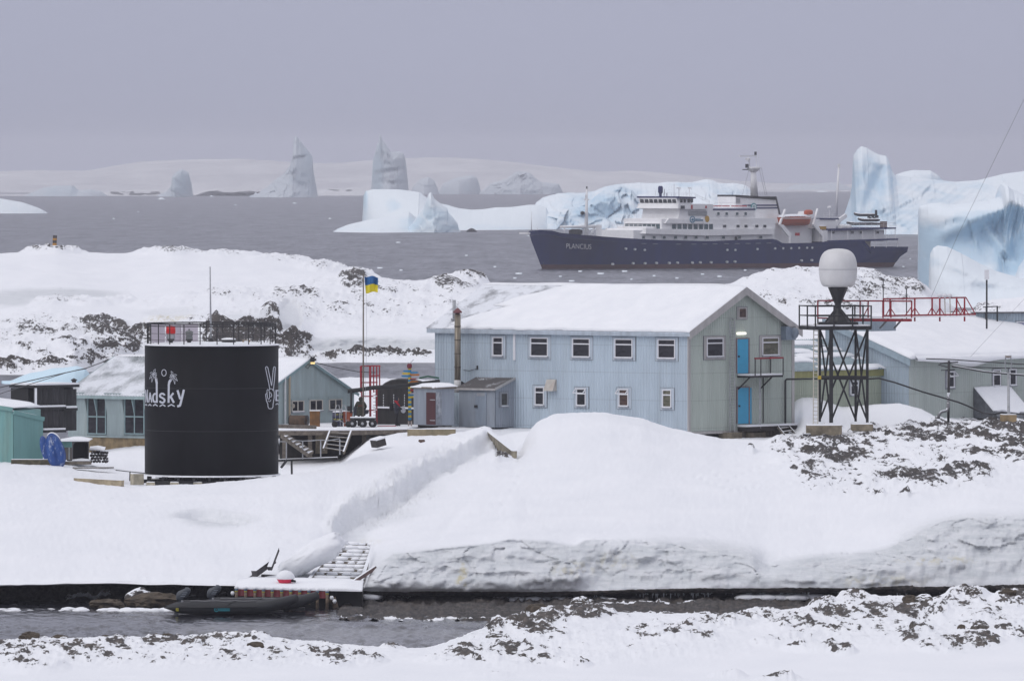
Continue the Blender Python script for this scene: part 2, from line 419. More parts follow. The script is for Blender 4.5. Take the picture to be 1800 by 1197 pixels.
def dress(V, rockL, rbias=0.0, thr=.0, amp=.5, sx=.8, sy=.35, seed=3, snow_amp=.12, iceL=(), stainL=(), fine=1.0, ice_amp=.25, hard=()):
    X, Y = pix(V); x, y, z = V[..., 0], V[..., 1], V[..., 2]
    m = blobs(X, Y, rockL)
    r1 = fbm(x*sx, y*sy, 0.0, 5, seed, True); r2 = fbm(x*sx*3.1, y*sy*2.6, 0.0, 3, seed+20, True)
    n0 = fbm(x*.12, y*.06, 0.0, 3, seed+5)
    bumpz = m*(amp*(.75*r1+.35*r2*fine)+amp*.35)
    z2 = z+bumpz+snow_amp*n0*(1-np.minimum(1, m))
    V = V.copy()
    ic = blobs(X, Y, iceL) if len(iceL) else np.zeros_like(X)
    if len(iceL):
        fz = fbm(x*.7, z*2.2, y*.3, 5, seed+11, True); fz2 = fbm(x*.22, z*.6, y*.1, 3, seed+12)
        V[..., 1] = y-ic*ice_amp*(fz*.8+fz2*1.8)
        V[..., 0] = x
    V[..., 2] = np.where(ic > .3, z+ic*.08*fbm(x*.9, y, z, 3, seed+13), z2)
    N, _ = normals_z(V); steep = 1-N[..., 2]
    face = np.clip(-N[..., 1]*1.0, -1, 1)
    ca, cc = (X+.35*Y)/70.0, (Y-.30*X)/11.0
    strk = fbm(ca, cc, 0.0, 4, seed+50, True)
    r3 = fbm(x*sx*1.1+z*.8, y*sy*2.0, z*.5, 4, seed+40)
    rk = m*(.15+rbias+.45*steep+.40*np.maximum(0, face)+.26*(r2+r1*.3)+.34*r3+.55*strk)-.10*(1-m)
    rk = np.maximum(rk, blobs(X, Y, hard, .15)) if len(hard) else rk
    rk = rk*(1-np.minimum(1, ic*1.5)) if len(iceL) else rk
    st = blobs(X, Y, stainL, .6) if len(stainL) else np.zeros_like(X)
    return V, {'rock': np.clip(rk, -.3, .70), 'ice': np.clip(ic, 0, 1), 'stain': st}
# ---- the station's own island
cliff_top = [(-220,1018,396.8),(400,1018,396.8),(535,1030,396.4),(560,1034,396.3),(640,1036,396.2),(652,1000,396.8),(690,975,397.3),(740,968,397.3),(800,962,397.3),(860,955,397.4),(900,947,397.5),(960,950,397.8),(1010,962,397.8),(1030,950,398.6),(1090,950,398.8),(1140,950,398.8),(1200,957,398.8),(1260,965,398.8),(1320,970,398.8),(1345,992,398.6),(1380,990,398.5),(1450,980,398.6),(1540,965,398.8),(1600,946,398.8),(1615,936,399.2),(1660,916,399.5),(1720,908,399.6),(1800,908,399.6),(2020,915,399.6)]
K = [
 [(-220,('z',-.9),392),(560,('z',-.9),391),(600,('z',-.10),382),(900,('z',-.06),381),(1450,('z',-.1),382),(2020,('z',-.3),386)],
 [(-220,('z',.05),400),(560,('z',.05),400),(640,('z',.17),400),(2020,('z',.22),400)],
 [(-220,1031,400.4),(560,1033,400.4),(640,1040,400.4),(660,1049,400.2),(1000,1050,400.2),(1300,1046,400.2),(1500,1042,400.2),(2020,1040,400.2)],
 [(-220,1030,396.3),(560,1031,396.2),(640,1040,396),(660,1044,396),(1000,1045,396),(1300,1041,396),(1500,1037,396),(2020,1035,396)],
 edge_noise([(-220,1024,396.0),(535,1032,395.9),(640,1037,395.8),(655,1020,395.5),(800,1015,395.6),(1000,1012,395.6),(1050,1012,396.4),(1300,1010,396.4),(1500,1010,396.2),(1620,990,396.6),(1800,985,396.6),(2020,985,396.6)], 3, 14, 5),
 edge_noise(cliff_top, 2.0, 10, 9),
 [(-220,985,404),(400,988,404),(470,985,404),(520,992,404),(545,('z',1.25),403),(600,('z',1.05),402.5),(645,('z',1.0),402),(658,970,402),(740,950,405),(900,935,405),(1010,940,405),(1140,940,404),(1320,957,404),(1345,963,404),(1450,958,404),(1600,928,405),(1720,898,405),(2020,900,405)],
 [(-220,895,436),(200,905,432),(420,905,432),(480,930,420),(550,945,416),(590,('z',1.9),417),(640,('z',1.95),420),(664,925,426),(700,905,432),(800,868,448),(900,852,452),(1100,865,445),(1300,868,445),(1500,855,448),(1800,830,455),(2020,830,455)],
 [(-220,815,462),(0,826,462),(130,843,462),(250,857,462),(340,854,462),(430,846,463),(490,838,465),(560,828,468),(640,806,478),(700,790,486),(760,776,494),(800,766,498),(850,752,502),(866,756,502),(880,790,488),(905,805,484),(925,768,497),(945,745,502),(975,730,505),(1020,727,505),(1070,728,505),(1130,737,505),(1180,753,504),(1230,765,503),(1270,775,502),(1350,779,501),(1400,782,498),(1500,786,495),(1600,778,495),(1700,768,495),(1800,758,495),(2020,756,495)],
 [(-220,('z',3.3),468),(0,('z',3.3),468),(250,('z',2.6),470),(490,('z',2.4),474),(560,('z',2.4),480),(610,('z',2.7),486),(640,('z',3.2),490),(700,('z',3.75),496),(760,('z',4.1),500),(860,('z',4.5),507),(905,('z',4.2),507),(1020,('z',4.6),511),(1230,('z',3.9),511),(1400,776,512),(1500,772,514),(1580,757,514),(1660,757,514),(1720,757,512),(1800,742,514),(2020,740,514)],
 [(-220,('z',3.5),490),(100,('z',3.6),490),(250,('z',2.9),490),(490,('z',2.2),492),(560,('z',2.4),500),(605,('z',2.6),502),(625,('z',3.4),505),(655,('z',4.1),507),(700,('z',4.3),508),(760,('z',4.35),508),(860,('z',4.5),512),(1020,('z',4.5),516),(1230,('z',3.8),516),(1380,('z',3.8),524),(1395,('z',4.0),524),(1410,730,526),(1480,748,526),(1540,738,526),(1600,735,526),(1660,752,526),(1720,760,526),(1800,748,526),(2020,745,526)],
 [(-220,('z',2.6),510),(100,('z',3.4),506),(250,('z',3.2),508),(480,('z',2.5),516),(600,('z',2.6),516),(650,('z',3.9),516),(700,('z',4.2),516),(760,('z',4.4),516),(1230,('z',4.2),530),(1380,('z',4.2),532),(1396,694,533),(1430,698,533),(1480,717,533),(1520,713,533),(1580,709,533),(1620,719,533),(1660,744,533),(1720,('z',4.0),533),(2020,('z',4.2),533)],
 [(-220,('z',-.8),540),(60,('z',-.8),540),(120,('z',1.0),560),(250,('z',3.0),560),(600,('z',4.3),560),(760,('z',4.3),560),(1380,('z',4.3),560),(1600,('z',4.0),560),(2020,('z',4.5),560)],
 [(-220,('z',-1.2),580),(60,('z',-1.2),580),(120,('z',-1.),600),(250,('z',1.5),640),(600,('z',3.2),660),(760,('z',3.2),660),(1380,('z',4.0),660),(1640,('z',5.0),640),(1720,('z',7.5),640),(2020,('z',8.5),640)],
 [(-220,('z',-1.4),600),(60,('z',-1.4),600),(120,('z',-1.2),620),(250,('z',-.8),730),(520,('z',.6),800),(610,664,790),(650,('z',1.6),770),(770,670,770),(1380,('z',2.0),800),(1640,('z',5.0),690),(1720,540,690),(1760,530,690),(1800,527,690),(2020,530,690)],
 [(-220,('z',-1.8),620),(60,('z',-1.8),620),(120,('z',-1.5),650),(250,('z',-1.5),760),(520,('z',-1.2),850),(770,('z',-1.2),835),(1380,('z',-1.2),850),(1640,('z',-1.2),760),(2020,('z',-1.2),760)],
]
SUB = [20,6,8,10,34,10,26,46,16,12,14,14,10,14,8]
rock_main = [(1590,812,200,62,.62),(1480,850,100,26,.5),(1720,770,90,40,.6),(1470,800,75,32,1),(1440,830,60,18,.85),(1590,845,75,16,.95),(1520,850,50,10,.8),(1560,815,60,14,.7),(1640,810,60,14,.75),(1700,835,55,16,.95),(1640,850,40,12,.8),(1400,800,50,20,.8),(1540,770,60,18,1.),(1610,762,55,16,1),(1650,765,40,20,1.),(1700,765,60,16,1.),(1760,765,60,26,1.05),(1780,790,45,18,1.),(1740,800,60,12,.9),(1800,810,40,10,.9),(1390,780,40,10,.7),
 (1540,871,18,4,1.2),(1590,872,12,3,.9),(1320,795,8,3,1.1),(1430,780,50,14,.8),(1450,760,40,10,.8),(1720,745,40,8,.8),(1660,745,30,8,.7),
 (620,655,30,8,1.1),(600,648,30,7,1.1),(720,662,40,4,.9),(1740,545,60,14,.7),
 (735,848,9,4,.0),(668,880,14,5,.6),(625,945,18,4,.7),(662,910,10,5,.7),(890,790,22,9,.9)]
hard_main = []
V = loft(K, SUB, PXT, 2)
X0, Y0 = pix(V)
ice_main = [(830,1005,190,38,.9),(1180,985,165,34,1.0),(1480,1008,140,34,1.),(1720,960,130,52,1.0),(1800,960,60,52,1.0),(380,912,58,14,.7),(675,885,60,26,.35),(610,925,34,30,.4),(730,846,50,20,.3)]
stain_main = [(812,1018,10,26,1.),(1010,1000,40,12,.5),(1650,985,60,6,.7),(1080,985,40,14,.4),(1550,1020,80,10,.5),(625,945,40,10,.5)]
V, at = dress(V, rock_main, amp=.46, sx=.62, sy=.30, rbias=.03, iceL=ice_main, stainL=stain_main, ice_amp=.32, snow_amp=.16)
# bare rock shore; its dark colour under the snow lip deepens the undercut shadow
rows = np.arange(V.shape[0])
nb = SUB[0]+SUB[1]+SUB[2]
shore = np.zeros(V.shape[:2]); shore[:nb+3, :] = 1.0
sh_n = fbm(V[..., 0]*.5, V[..., 1]*.5, 0.0, 4, 44)
shore = shore*(1.0-.75*(sstep(.34, .46, fbm(V[..., 0]*.16, V[..., 1]*.35, 0.0, 3, 45))*(rows[:, None] < SUB[0]+2)))
at['rock'] = np.maximum(at['rock']*(1-shore*0), shore); at['ice'] = at['ice']*(rows[:, None] > nb)
V[:SUB[0]+5, :, 2] += np.clip(.26*fbm(V[:SUB[0]+5, :, 0]*1.9, V[:SUB[0]+5, :, 1]*.9, 0.0, 5, 46, True), -.2, .24)
# the broken ice wall: blocks, layers and hollows in real relief on its face
def ice_wall():
    r0 = sum(SUB[:3]); r1 = sum(SUB[:5])+3; sl = slice(r0, r1); x, y, z = [V[sl, :, k] for k in range(3)]
    row = np.arange(r1-r0)[:, None]/(r1-r0-1); PXc = PXT[None, :]+0*row
    w = sstep(630, 662, PXc)*np.minimum(1, np.minimum(row*5, (1-row)*7+.15))
    q = fbm(x*.5, z*.7, 0.0, 3, 301)*.8
    f1, c1 = cells_(x*.42+q, z*.75+q*.5, 303); f2, c2 = cells_(x*1.3+q, z*2.0-q, 305)
    lay = np.sin((z*9+fbm(x*.35, z*.6, 0.0, 4, 307)*7))*.5
    rel = .20*f1+.12*f2+.30*fbm(x*.8+q, z*1.4, y*.2, 5, 315)+.55*fbm(x*.3, z*.45, 0.0, 4, 309)+.22*fbm(x*1.5, z*2.2, 0.0, 4, 311, True)+.05*lay
    V[sl, :, 1] = y-w*rel*.95+w*.35*np.sin(np.clip(row,0,1)*math.pi)
    at['ice'][sl] = np.maximum(at['ice'][sl], np.clip(w*1.6, 0, 1)*(.55+.45*sstep(-.2,.4,fbm(x*.4, z*.9, 0.0, 4, 313)+.25*(1-row))))
# sharp edged scarps of the dug-out track down to the slipway
def scarp(line, h, fade, seed, side=1, ice=.45):
    L = np.array(line, float); best = np.full(X1.shape, 1e9); sg = np.zeros(X1.shape)
    yy = Y1+4*fbm(V[..., 0]*.5, V[..., 1]*.06, 0.0, 3, seed)
    for a_, b_ in zip(L[:-1], L[1:]):
        d = b_-a_; l2 = (d**2).sum(); t = np.clip(((X1-a_[0])*d[0]+(yy-a_[1])*d[1])/l2, 0, 1)
        ex, ey = X1-(a_[0]+t*d[0]), yy-(a_[1]+t*d[1]); ds = np.hypot(ex, ey); cr = d[0]*ey-d[1]*ex
        m_ = ds < best; best = np.where(m_, ds, best); sg = np.where(m_, np.sign(cr), sg)
    along = np.clip((Y1-L[:, 1].min())/20, 0, 1)*np.clip((L[:, 1].max()-Y1)/20+.3, 0, 1)
    s_ = best*sg*side; V[..., 2] -= np.where(sl_rows, h*along*sstep(-1, 7, s_)*np.exp(-np.maximum(s_, 0)/fade), 0)
    V[..., 2] += np.where(sl_rows, along*np.exp(-(s_/20)**2)*(.20*fbm(V[..., 0]*2.2, V[..., 1]*.5, 0.0, 4, seed+9, True)+.14*fbm(V[..., 0]*.8, V[..., 1]*.2, 0.0, 3, seed+10)), 0)
    at['ice'] = np.maximum(at['ice'], np.where(sl_rows, ice*along*sstep(-4, 1, s_)*(1-sstep(8, 22, s_)), 0))
# wind scoop, dug-out channel and drift edges on the slope
X1, Y1 = pix(V); sl_rows = (rows[:, None] > nb+20)
def dent(cx, cy, rx, ry, dz, ang=0.0):
    dx, dy = X1-cx, Y1-cy; c, s = math.cos(ang), math.sin(ang)
    d = ((dx*c+dy*s)/rx)**2+((-dx*s+dy*c)/ry)**2
    V[..., 2] += np.where(sl_rows, dz*np.exp(-d*1.4), 0)
ice_wall()
q4 = ((X1-380)/(60+9*fbm(X1/25, Y1/9, 0.0, 3, 431)))**2+((Y1-907.5-3*np.sin(X1/31))/8.5)**2
V[..., 2] -= np.where(sl_rows, .62*np.exp(-q4**4), 0); at['ice'] = np.maximum(at['ice'], np.where(sl_rows, .6*np.exp(-(q4*.6)**3), 0))
V[..., 2] += np.where(sl_rows, np.exp(-q4**2)*.12*fbm(V[..., 0]*2.5, V[..., 1]*1.2, 0.0, 4, 433, True), 0)
scarp([(860,752),(835,772),(800,790),(750,815),(700,850),(650,872),(612,892),(590,915),(583,940),(600,952)], 1.05, 40, 401, -1)
scarp([(865,756),(880,775),(905,802)], .5, 30, 402, -1, .2)
scarp([(655,905),(690,880),(735,848),(760,842)], .30, 24, 404, -1, .35)
for (cx, cy, rx, ry, dz, a) in ((668,895,60,14,-.25,-.62),(700,830,90,14,.25,-.45),(600,900,40,12,.25,-.85),(600,985,45,14,-.3,-.6),(815,800,60,10,.12,-.5),(1250,860,200,12,.06,.1),(1222,838,5,2.2,-.09,0),(1236,842,5,2.2,-.09,0),(1247,849,5,2.2,-.09,0),(1262,853,5,2.2,-.09,0),(1275,860,5,2.2,-.09,0),(1288,864,5,2.2,-.09,0),(1301,861,5,2.2,-.09,0),(1314,858,5,2.2,-.09,0),(1328,856,5,2.2,-.09,0),(1283,845,5,2.2,-.09,0),(1296,838,5,2.2,-.09,0),(1309,832,5,2.2,-.09,0),(1322,826,5,2.2,-.09,0),(1338,821,5,2.2,-.09,0),(1262,836,5,2.2,-.09,0),(1251,826,5,2.2,-.09,0),(930,812,5,2.2,-.09,0),(921,822,5,2.2,-.09,0),(913,833,5,2.2,-.09,0),(908,846,5,2.2,-.09,0),(900,858,5,2.2,-.09,0),(893,871,5,2.2,-.09,0),(884,884,5,2.2,-.09,0),(800,905,60,10,-.08,-.9)):
    dent(cx, cy, rx, ry, dz, a)
V[..., 2] += np.where(sl_rows, .05*fbm(V[..., 0]*.8, V[..., 1]*.22, 0.0, 4, 411)+.035*fbm(V[..., 0]*2.6+V[..., 1]*.2, V[..., 1]*.9, 0.0, 4, 413, True), 0)
o = grid_mesh('snow_ground', V, M_SNOW, at); tag(o, kind='structure')
GROUND = V
_gx, _gd, _gz = PXT, V[..., 1], V[..., 2]
def ground_z(px, D):
    j = int(np.clip(np.searchsorted(PXT, px), 0, len(PXT)-1)); d = _gd[nb+8:, j]; z = _gz[nb+8:, j]
    k = np.argsort(d); return float(np.interp(D, d[k], z[k]))
# ---- the near shore at the bottom of the picture
G = [
 [(-220,1290,268),(2020,1290,268)],
 [(-220,1215,296),(2020,1205,298)],
 [(-220,1182,314),(300,1180,314),(600,1180,316),(900,1172,318),(1200,1180,318),(1500,1160,322),(1800,1160,322),(2020,1160,322)],
 [(-220,1152,334),(300,1148,334),(600,1152,336),(760,1152,338),(900,1130,342),(1050,1120,344),(1200,1118,344),(1400,1118,346),(1600,1110,346),(1800,1105,346),(2020,1105,346)],
 [(-220,1140,348),(0,1138,348),(100,1128,350),(200,1126,350),(330,1130,350),(400,1118,350),(470,1122,350),(600,1138,350),(700,1144,350),(800,1136,352),(850,1108,356),(900,1092,362),(960,1076,364),(1010,1074,366),(1100,1086,366),(1200,1086,364),(1300,1082,366),(1400,1078,370),(1460,1056,376),(1500,1046,378),(1560,1056,378),(1640,1060,376),(1670,1042,378),(1740,1042,378),(1800,1052,376),(2020,1050,376)],
 [(-220,('z',-.25),362),(600,('z',-.25),360),(760,('z',-.2),362),(850,('z',.2),366),(900,('z',.4),372),(1010,('z',.5),376),(1400,('z',.2),382),(1500,('z',.6),386),(2020,('z',.6),386)],
 [(-220,('z',-1.2),372),(760,('z',-1.2),372),(900,('z',-1.0),382),(2020,('z',-1.),394)],
]
SUBG = [5, 14, 40, 46, 40, 14, 5]
rock_fore = [(330,1146,360,26,.6),(1060,1118,260,46,.45),(1580,1092,250,46,.58),(900,1140,130,36,.6),(60,1140,90,14,.8),(170,1140,60,12,.85),(20,1150,40,10,.8),(140,1152,90,14,.8),(60,1168,60,12,.7),(230,1140,50,12,.75),(290,1130,40,8,.9),(200,1135,30,6,1.),(340,1135,25,6,.95),(400,1130,60,12,.8),(390,1148,50,8,.7),(270,1158,60,8,.6),(450,1128,30,8,.9),(500,1150,40,8,.8),(560,1150,50,10,.85),(590,1165,40,8,.8),(640,1160,40,9,.8),(690,1140,25,5,.9),(800,1160,60,8,.7),(860,1150,80,16,.9),(900,1145,70,12,.95),(960,1160,60,8,.85),(1010,1168,30,5,.8),(870,1105,20,12,1.0),(930,1100,50,16,1.),(980,1085,40,12,1.),(1030,1082,40,12,1.1),(950,1120,60,10,.8),(1060,1076,25,10,1.),(1130,1118,50,8,.7),(1170,1105,60,9,.8),(1200,1120,60,10,.85),(1260,1095,70,8,.85),(1350,1085,60,8,.9),(1270,1095,50,10,.85),(1400,1098,60,10,.9),(1470,1080,50,10,.95),(1540,1078,60,10,.9),(1600,1080,50,10,1.),(1640,1078,40,12,1.1),(1440,1060,30,12,1.0),(1500,1050,30,8,.9),(1400,1120,50,8,.7),(1480,1108,40,5,.9),(1380,1130,60,8,.85),(1430,1138,50,8,.95),(1480,1145,25,6,1.),(1700,1046,35,12,1.),(1780,1056,35,14,1.05),(1690,1060,50,9,.8),(1740,1085,70,10,.8),(1620,1110,25,10,.9),(1660,1135,50,14,.95),(1720,1130,45,12,.95),(1770,1115,40,14,.8),(1600,1125,20,12,.9),(1370,1196,40,4,1.),(1280,1188,30,3,.7),(860,1185,40,3,.5),(1780,1090,30,8,.9),(1560,1090,60,8,.7)]
PXF = np.linspace(-460, 2260, 1210)
V = loft(G, SUBG, PXF, 2)
V, at = dress(V, rock_fore, amp=.34, sx=.95, sy=.42, seed=33, rbias=.02, snow_amp=.07)
o = grid_mesh('snowy_shore', V, M_FORE, at); tag(o, kind='structure')
_sV = V
def shore_z(px, D):
    j = int(np.clip(np.searchsorted(PXF, px), 0, len(PXF)-1)); return float(np.interp(D, _sV[:, j, 1], _sV[:, j, 2]))
# wind waves in the near channel, as real relief
def channel():
    D = np.linspace(352, 412, 330); X = np.linspace(-30, 8, 520); XX, YY = np.meshgrid(X, D)
    q = fbm(XX*.25, YY*.12, 0.0, 3, 601)*1.2
    z = .12*fbm(XX*1.0+q, YY*.42+XX*.25, 0.0, 3, 603, True)+.08*fbm(XX*2.6, YY*1.1+XX*.5, 0.0, 3, 605, True)+.012*fbm(XX*6.5, YY*3.0, 0.0, 2, 607)
    e = np.minimum(1, np.minimum((YY-352)/3, (412-YY)/3)); V = np.stack([XX, YY, .012+z*e*(1-.65*sstep(374, 381, YY))-.10*(1-e)], -1)
    m, nt, b = new_mat('channel_water'); b.inputs['Base Color'].default_value = (.014,.014,.020,1); b.inputs['Roughness'].default_value = .15; b.inputs['Specular IOR Level'].default_value = .42
    bump(nt, b, noise_node(nt, mapped(nt, (5, 2.2, 1)), 1.0, 4), .35, .05)
    tag(grid_mesh('channel_water', V, m), kind='structure')
channel()
# ---- the island across the inlet
B = [
 [(-220,('z',-.8),850),(60,('z',-.8),850),(130,('z',-.8),858),(200,('z',-.8),880),(480,('z',-.8),900),(560,('z',-.8),905),(800,('z',-.8),905),(1290,('z',-.8),800),(1500,('z',-.8),800),(1640,('z',-.8),840),(1720,('z',-.8),890),(2020,('z',-.8),990)],
 [(-220,652,862),(0,652,862),(60,645,864),(130,640,868),(180,634,886),(250,640,900),(400,640,905),(480,640,908),(560,632,918),(800,630,918),(860,600,900),(1290,560,812),(1500,560,812),(1640,556,850),(1720,('z',-.6),900),(2020,('z',-.9),1000)],
 [(-220,640,866),(0,638,866),(60,632,868),(130,630,872),(180,622,890),(250,615,906),(400,615,912),(480,612,916),(550,622,920),(560,622,920),(800,620,920),(860,590,905),(1290,545,825),(1500,545,825),(1640,548,858),(1720,('z',-.6),905),(2020,('z',-.9),1005)],
 [(-220,612,880),(0,612,880),(60,605,882),(120,604,882),(160,610,888),(250,596,912),(330,580,916),(400,566,918),(480,556,920),(520,570,921),(550,594,922),(640,590,924),(700,591,924),(760,598,924),(800,598,924),(860,570,920),(1290,525,850),(1400,525,850),(1500,528,850),(1580,534,870),(1640,538,880),(1720,('z',-.7),915),(2020,('z',-.9),1010)],
 [(-220,575,925),(0,572,925),(100,562,930),(200,560,935),(300,556,945),(400,548,945),(480,545,945),(560,566,960),(640,572,960),(760,572,960),(860,550,960),(1290,515,880),(1400,506,885),(1500,508,885),(1580,518,900),(1630,524,905),(1670,544,915),(1720,('z',-.8),930),(2020,('z',-.9),1020)],
 edge_noise([(-220,545,990),(0,556,985),(40,540,990),(90,526,995),(140,530,995),(190,532,995),(260,532,1000),(320,520,1000),(380,514,1000),(430,514,1005),(480,520,1010),(560,514,1015),(620,515,1020),(700,520,1020),(760,525,1020),(860,528,1010),(1290,500,940),(1340,482,945),(1400,474,945),(1450,473,945),(1505,475,945),(1530,483,945),(1560,494,945),(1600,498,945),(1620,504,945),(1645,518,945),(1680,545,945),(1720,('z',-.9),950),(2020,('z',-.9),1040)], 3, 10, 21),
 [(-220,('z',4.5),1030),(190,('z',4.6),1030),(300,('z',4.8),1035),(480,('z',5.4),1040),(620,('z',6.5),1045),(700,508,1045),(800,500,1045),(860,520,1040),(1290,('z',7),1000),(1400,('z',8),1000),(1500,('z',7.5),1000),(1560,('z',5.5),1000),(1620,('z',3.5),1000),(1660,('z',.5),1000),(1690,('z',-1),1000),(2020,('z',-1),1060)],
 [(-220,510,1075),(0,508,1075),(100,508,1075),(190,516,1075),(230,516,1078),(320,506,1080),(480,500,1085),(560,500,1085),(620,492,1090),(680,500,1090),(740,500,1080),(800,494,1080),(860,510,1080),(1290,('z',3),1060),(1500,('z',3),1060),(1600,('z',1.),1060),(1660,('z',-1.2),1060),(2020,('z',-1.2),1090)],
 edge_noise([(-220,452,1230),(0,447,1230),(60,443,1230),(95,440,1230),(160,445,1230),(220,447,1230),(260,441,1230),(300,439,1230),(350,446,1230),(400,446,1230),(450,449,1230),(520,455,1220),(580,466,1200),(640,480,1170),(690,494,1150),(730,500,1130),(770,494,1120),(800,488,1110),(825,483,1110),(850,490,1110),(870,503,1110),(900,520,1110),(1290,('z',-1.),1120),(1600,('z',-1),1120),(2020,('z',-1.4),1200)], 2.5, 8, 23),
 [(-220,('z',-1.5),1390),(450,('z',-1.5),1390),(700,('z',-1.5),1290),(900,('z',-1.5),1240),(1290,('z',-1.5),1220),(2020,('z',-1.6),1240)],
]
SUBB = [6, 8, 16, 24, 26, 8, 14, 40, 8]
rock_back = [(90,595,140,50,.62),(420,565,130,60,.5),(640,532,220,46,.62),(1545,508,90,40,.75),(1400,500,110,28,.5),(60,585,50,8,.8),(55,580,30,16,.9),(95,585,60,9,.9),(180,580,50,20,1.15),(150,565,25,8,.8),(215,605,60,22,1.15),(250,600,45,22,1.15),(120,610,40,12,.95),(30,615,40,10,.9),(165,635,50,14,1.2),(60,645,70,6,1.15),(20,590,30,10,.8),(10,650,50,8,1.15),(400,585,50,34,1.3),(440,580,35,30,1.2),(475,575,26,34,1.3),(520,610,38,26,1.3),(340,570,30,14,.8),(300,560,40,10,.4),(250,580,30,12,.5),(410,518,60,9,.8),(470,530,40,8,.8),(520,518,50,8,.9),(570,525,70,9,.75),(620,545,60,9,.8),(660,520,60,8,.7),(620,495,26,16,1.3),(700,515,60,10,.8),(760,510,70,10,.8),(800,500,50,12,.9),(825,490,35,10,1.),(690,555,70,8,.75),(740,545,50,10,.7),(650,535,40,6,.5),(700,560,50,6,.7),
 (90,442,60,4,1.),(300,444,60,5,.8),(400,448,60,4,.7),(500,456,60,6,.7),(580,468,50,7,.8),(640,480,40,6,.8),(60,530,60,7,.6),(110,528,60,7,.75),(160,532,40,5,.7),(210,531,30,3,.9),(280,535,50,7,.5),(340,525,50,8,.5),(60,550,60,10,.3),
 (1330,500,40,8,.6),(1400,482,60,6,.7),(1520,500,50,14,.95),(1560,510,50,14,.9),(1500,520,40,20,.9),(1600,515,30,12,.9),(1350,525,40,8,.7),(1420,535,60,10,.8),(1480,540,40,12,.9),(1560,530,60,12,.8),(660,628,120,6,1.3),(560,632,40,8,1.2),(740,628,60,6,1.3)]
V = loft(B, SUBB, np.linspace(-460, 2260, 920), 2)
ice_back = [(650,608,110,15,1.),(760,608,50,13,1.),(100,517,110,9,.9),(20,525,40,14,.8),(420,560,60,9,.5),(510,560,20,30,.6),(300,550,50,8,.4)]
V, at = dress(V, rock_back, amp=.85, sx=.34, sy=.16, seed=63, rbias=-.10, snow_amp=.4, iceL=ice_back, ice_amp=.8, stainL=[(300,562,40,7,1.)])
o = grid_mesh('snowy_island', V, M_SNOW, at); tag(o, kind='structure')
_bV = V; _bpx = np.linspace(-460, 2260, 920)
# ================================================================ ice on the sea, far land
PROF = {  # (distance step in thicknesses, share of the height)
 'round': [(-1.05,-.12),(-1.0,.0),(-.92,.18),(-.78,.45),(-.58,.75),(-.32,.94),(0,1.0),(.35,.95),(.7,.7),(1.0,-.1)],
 'wall': [(-1.0,-.12),(-.97,.02),(-.9,.3),(-.8,.6),(-.66,.86),(-.42,.97),(0,1.0),(.5,.96),(.85,.7),(1.0,-.1)],
 'slope': [(-1.6,-.1),(-1.5,.0),(-1.25,.16),(-.95,.38),(-.62,.64),(-.3,.86),(0,1.0),(.25,.95),(.6,.6),(1.0,-.1)]}
cells = cells_
def berg_piece(top, D, T, prof='wall', ncol=160, amp=.06, nscale=.05, seed=1, rough=0.0, base=None, ridged=True, dents=(), facet=.6, flute=None):
    px = np.linspace(top[0][0], top[-1][0], ncol)
    px = np.unique(np.concatenate([px, np.array([p[0] for p in top], float)]))   # keep the corners of the outline
    py = np.interp(px, [p[0] for p in top], [p[1] for p in top]); py = smooth1(py, 1)
    z = np.maximum(Zof(py, D), .25); hmax = z.max()
    z = z*(1+(rough+.012)*fbm(px*D/F*nscale*1.5, px*0+seed, 0.0, 4, seed))
    s = (px-px[0])/(px[-1]-px[0]); edge = np.clip(np.minimum(s, 1-s)*(px[-1]-px[0])*D/F/(T*1.2), 0, 1)
    Tx = T*np.clip(np.sqrt(1-(1-edge)**2), .06, 1)
    pr = PROF[prof]; t = np.linspace(0, len(pr)-1, 64); k = np.arange(len(pr))
    a = smooth1(np.interp(t, k, [p[0] for p in pr]), 2); h = smooth1(np.interp(t, k, [p[1] for p in pr]), 2)
    h = h/h.max()
    Y = D+a[:, None]*Tx[None, :]; Z = h[:, None]*z[None, :]; Z[0] = -1.0; Z[-1] = -1.0
    X = (px[None, :]-900)*D/F+0*Y
    wx = fbm(X*nscale*.8, Z*nscale*.8, 0.0, 3, seed+7)*.9
    n1 = fbm(X*nscale, Z*nscale*1.5, Y*nscale*.5, 5, seed, ridged); n2 = fbm(X*nscale*.35, Z*nscale*.5, 0.0, 3, seed+3)
    f1, c1 = cells(X*nscale*.9+wx, Z*nscale*1.2+wx*.6, seed+31); f2, c2 = cells(X*nscale*2.6+wx*2, Z*nscale*3.0-wx, seed+37)
    w = (1-sstep(.80, 1.0, h))[:, None]*np.clip(edge*2, .1, 1)[None, :]; w = np.where(a[:, None] > 0, .3, 1.0)*w
    Y = Y-(n1*.55+n2*1.5+facet*(f1*1.7+f2*.75)-facet*.16*np.exp(-c1*6))*amp*hmax*w
    PX, PY = 900+X*F/D, PYof(Z, D)
    for cx, cy, rx, ry, dd, ang in dents:
        dx, dy = PX-cx, PY-cy; c_, s_ = math.cos(ang), math.sin(ang); q = ((dx*c_+dy*s_)/rx)**2+((-dx*s_+dy*c_)/ry)**2
        Y = Y+dd*np.exp(-q**1.5)*w
    if flute:
        fx, fy, fa, cx, cy, rx, ry = flute; q = np.exp(-((PX-cx)/rx)**2-((PY-cy)/ry)**2)
        Y = Y+fa*q*w*(np.abs(np.sin((PX*fx+PY*fy)*math.pi+n2*3))-.5+.4*n1)
    Z = Z+(sstep(.05, .25, h)*(1-sstep(.75, .98, h)))[:, None]*n2*amp*.5*hmax
    return np.stack([X, Y, Z], -1), px, py
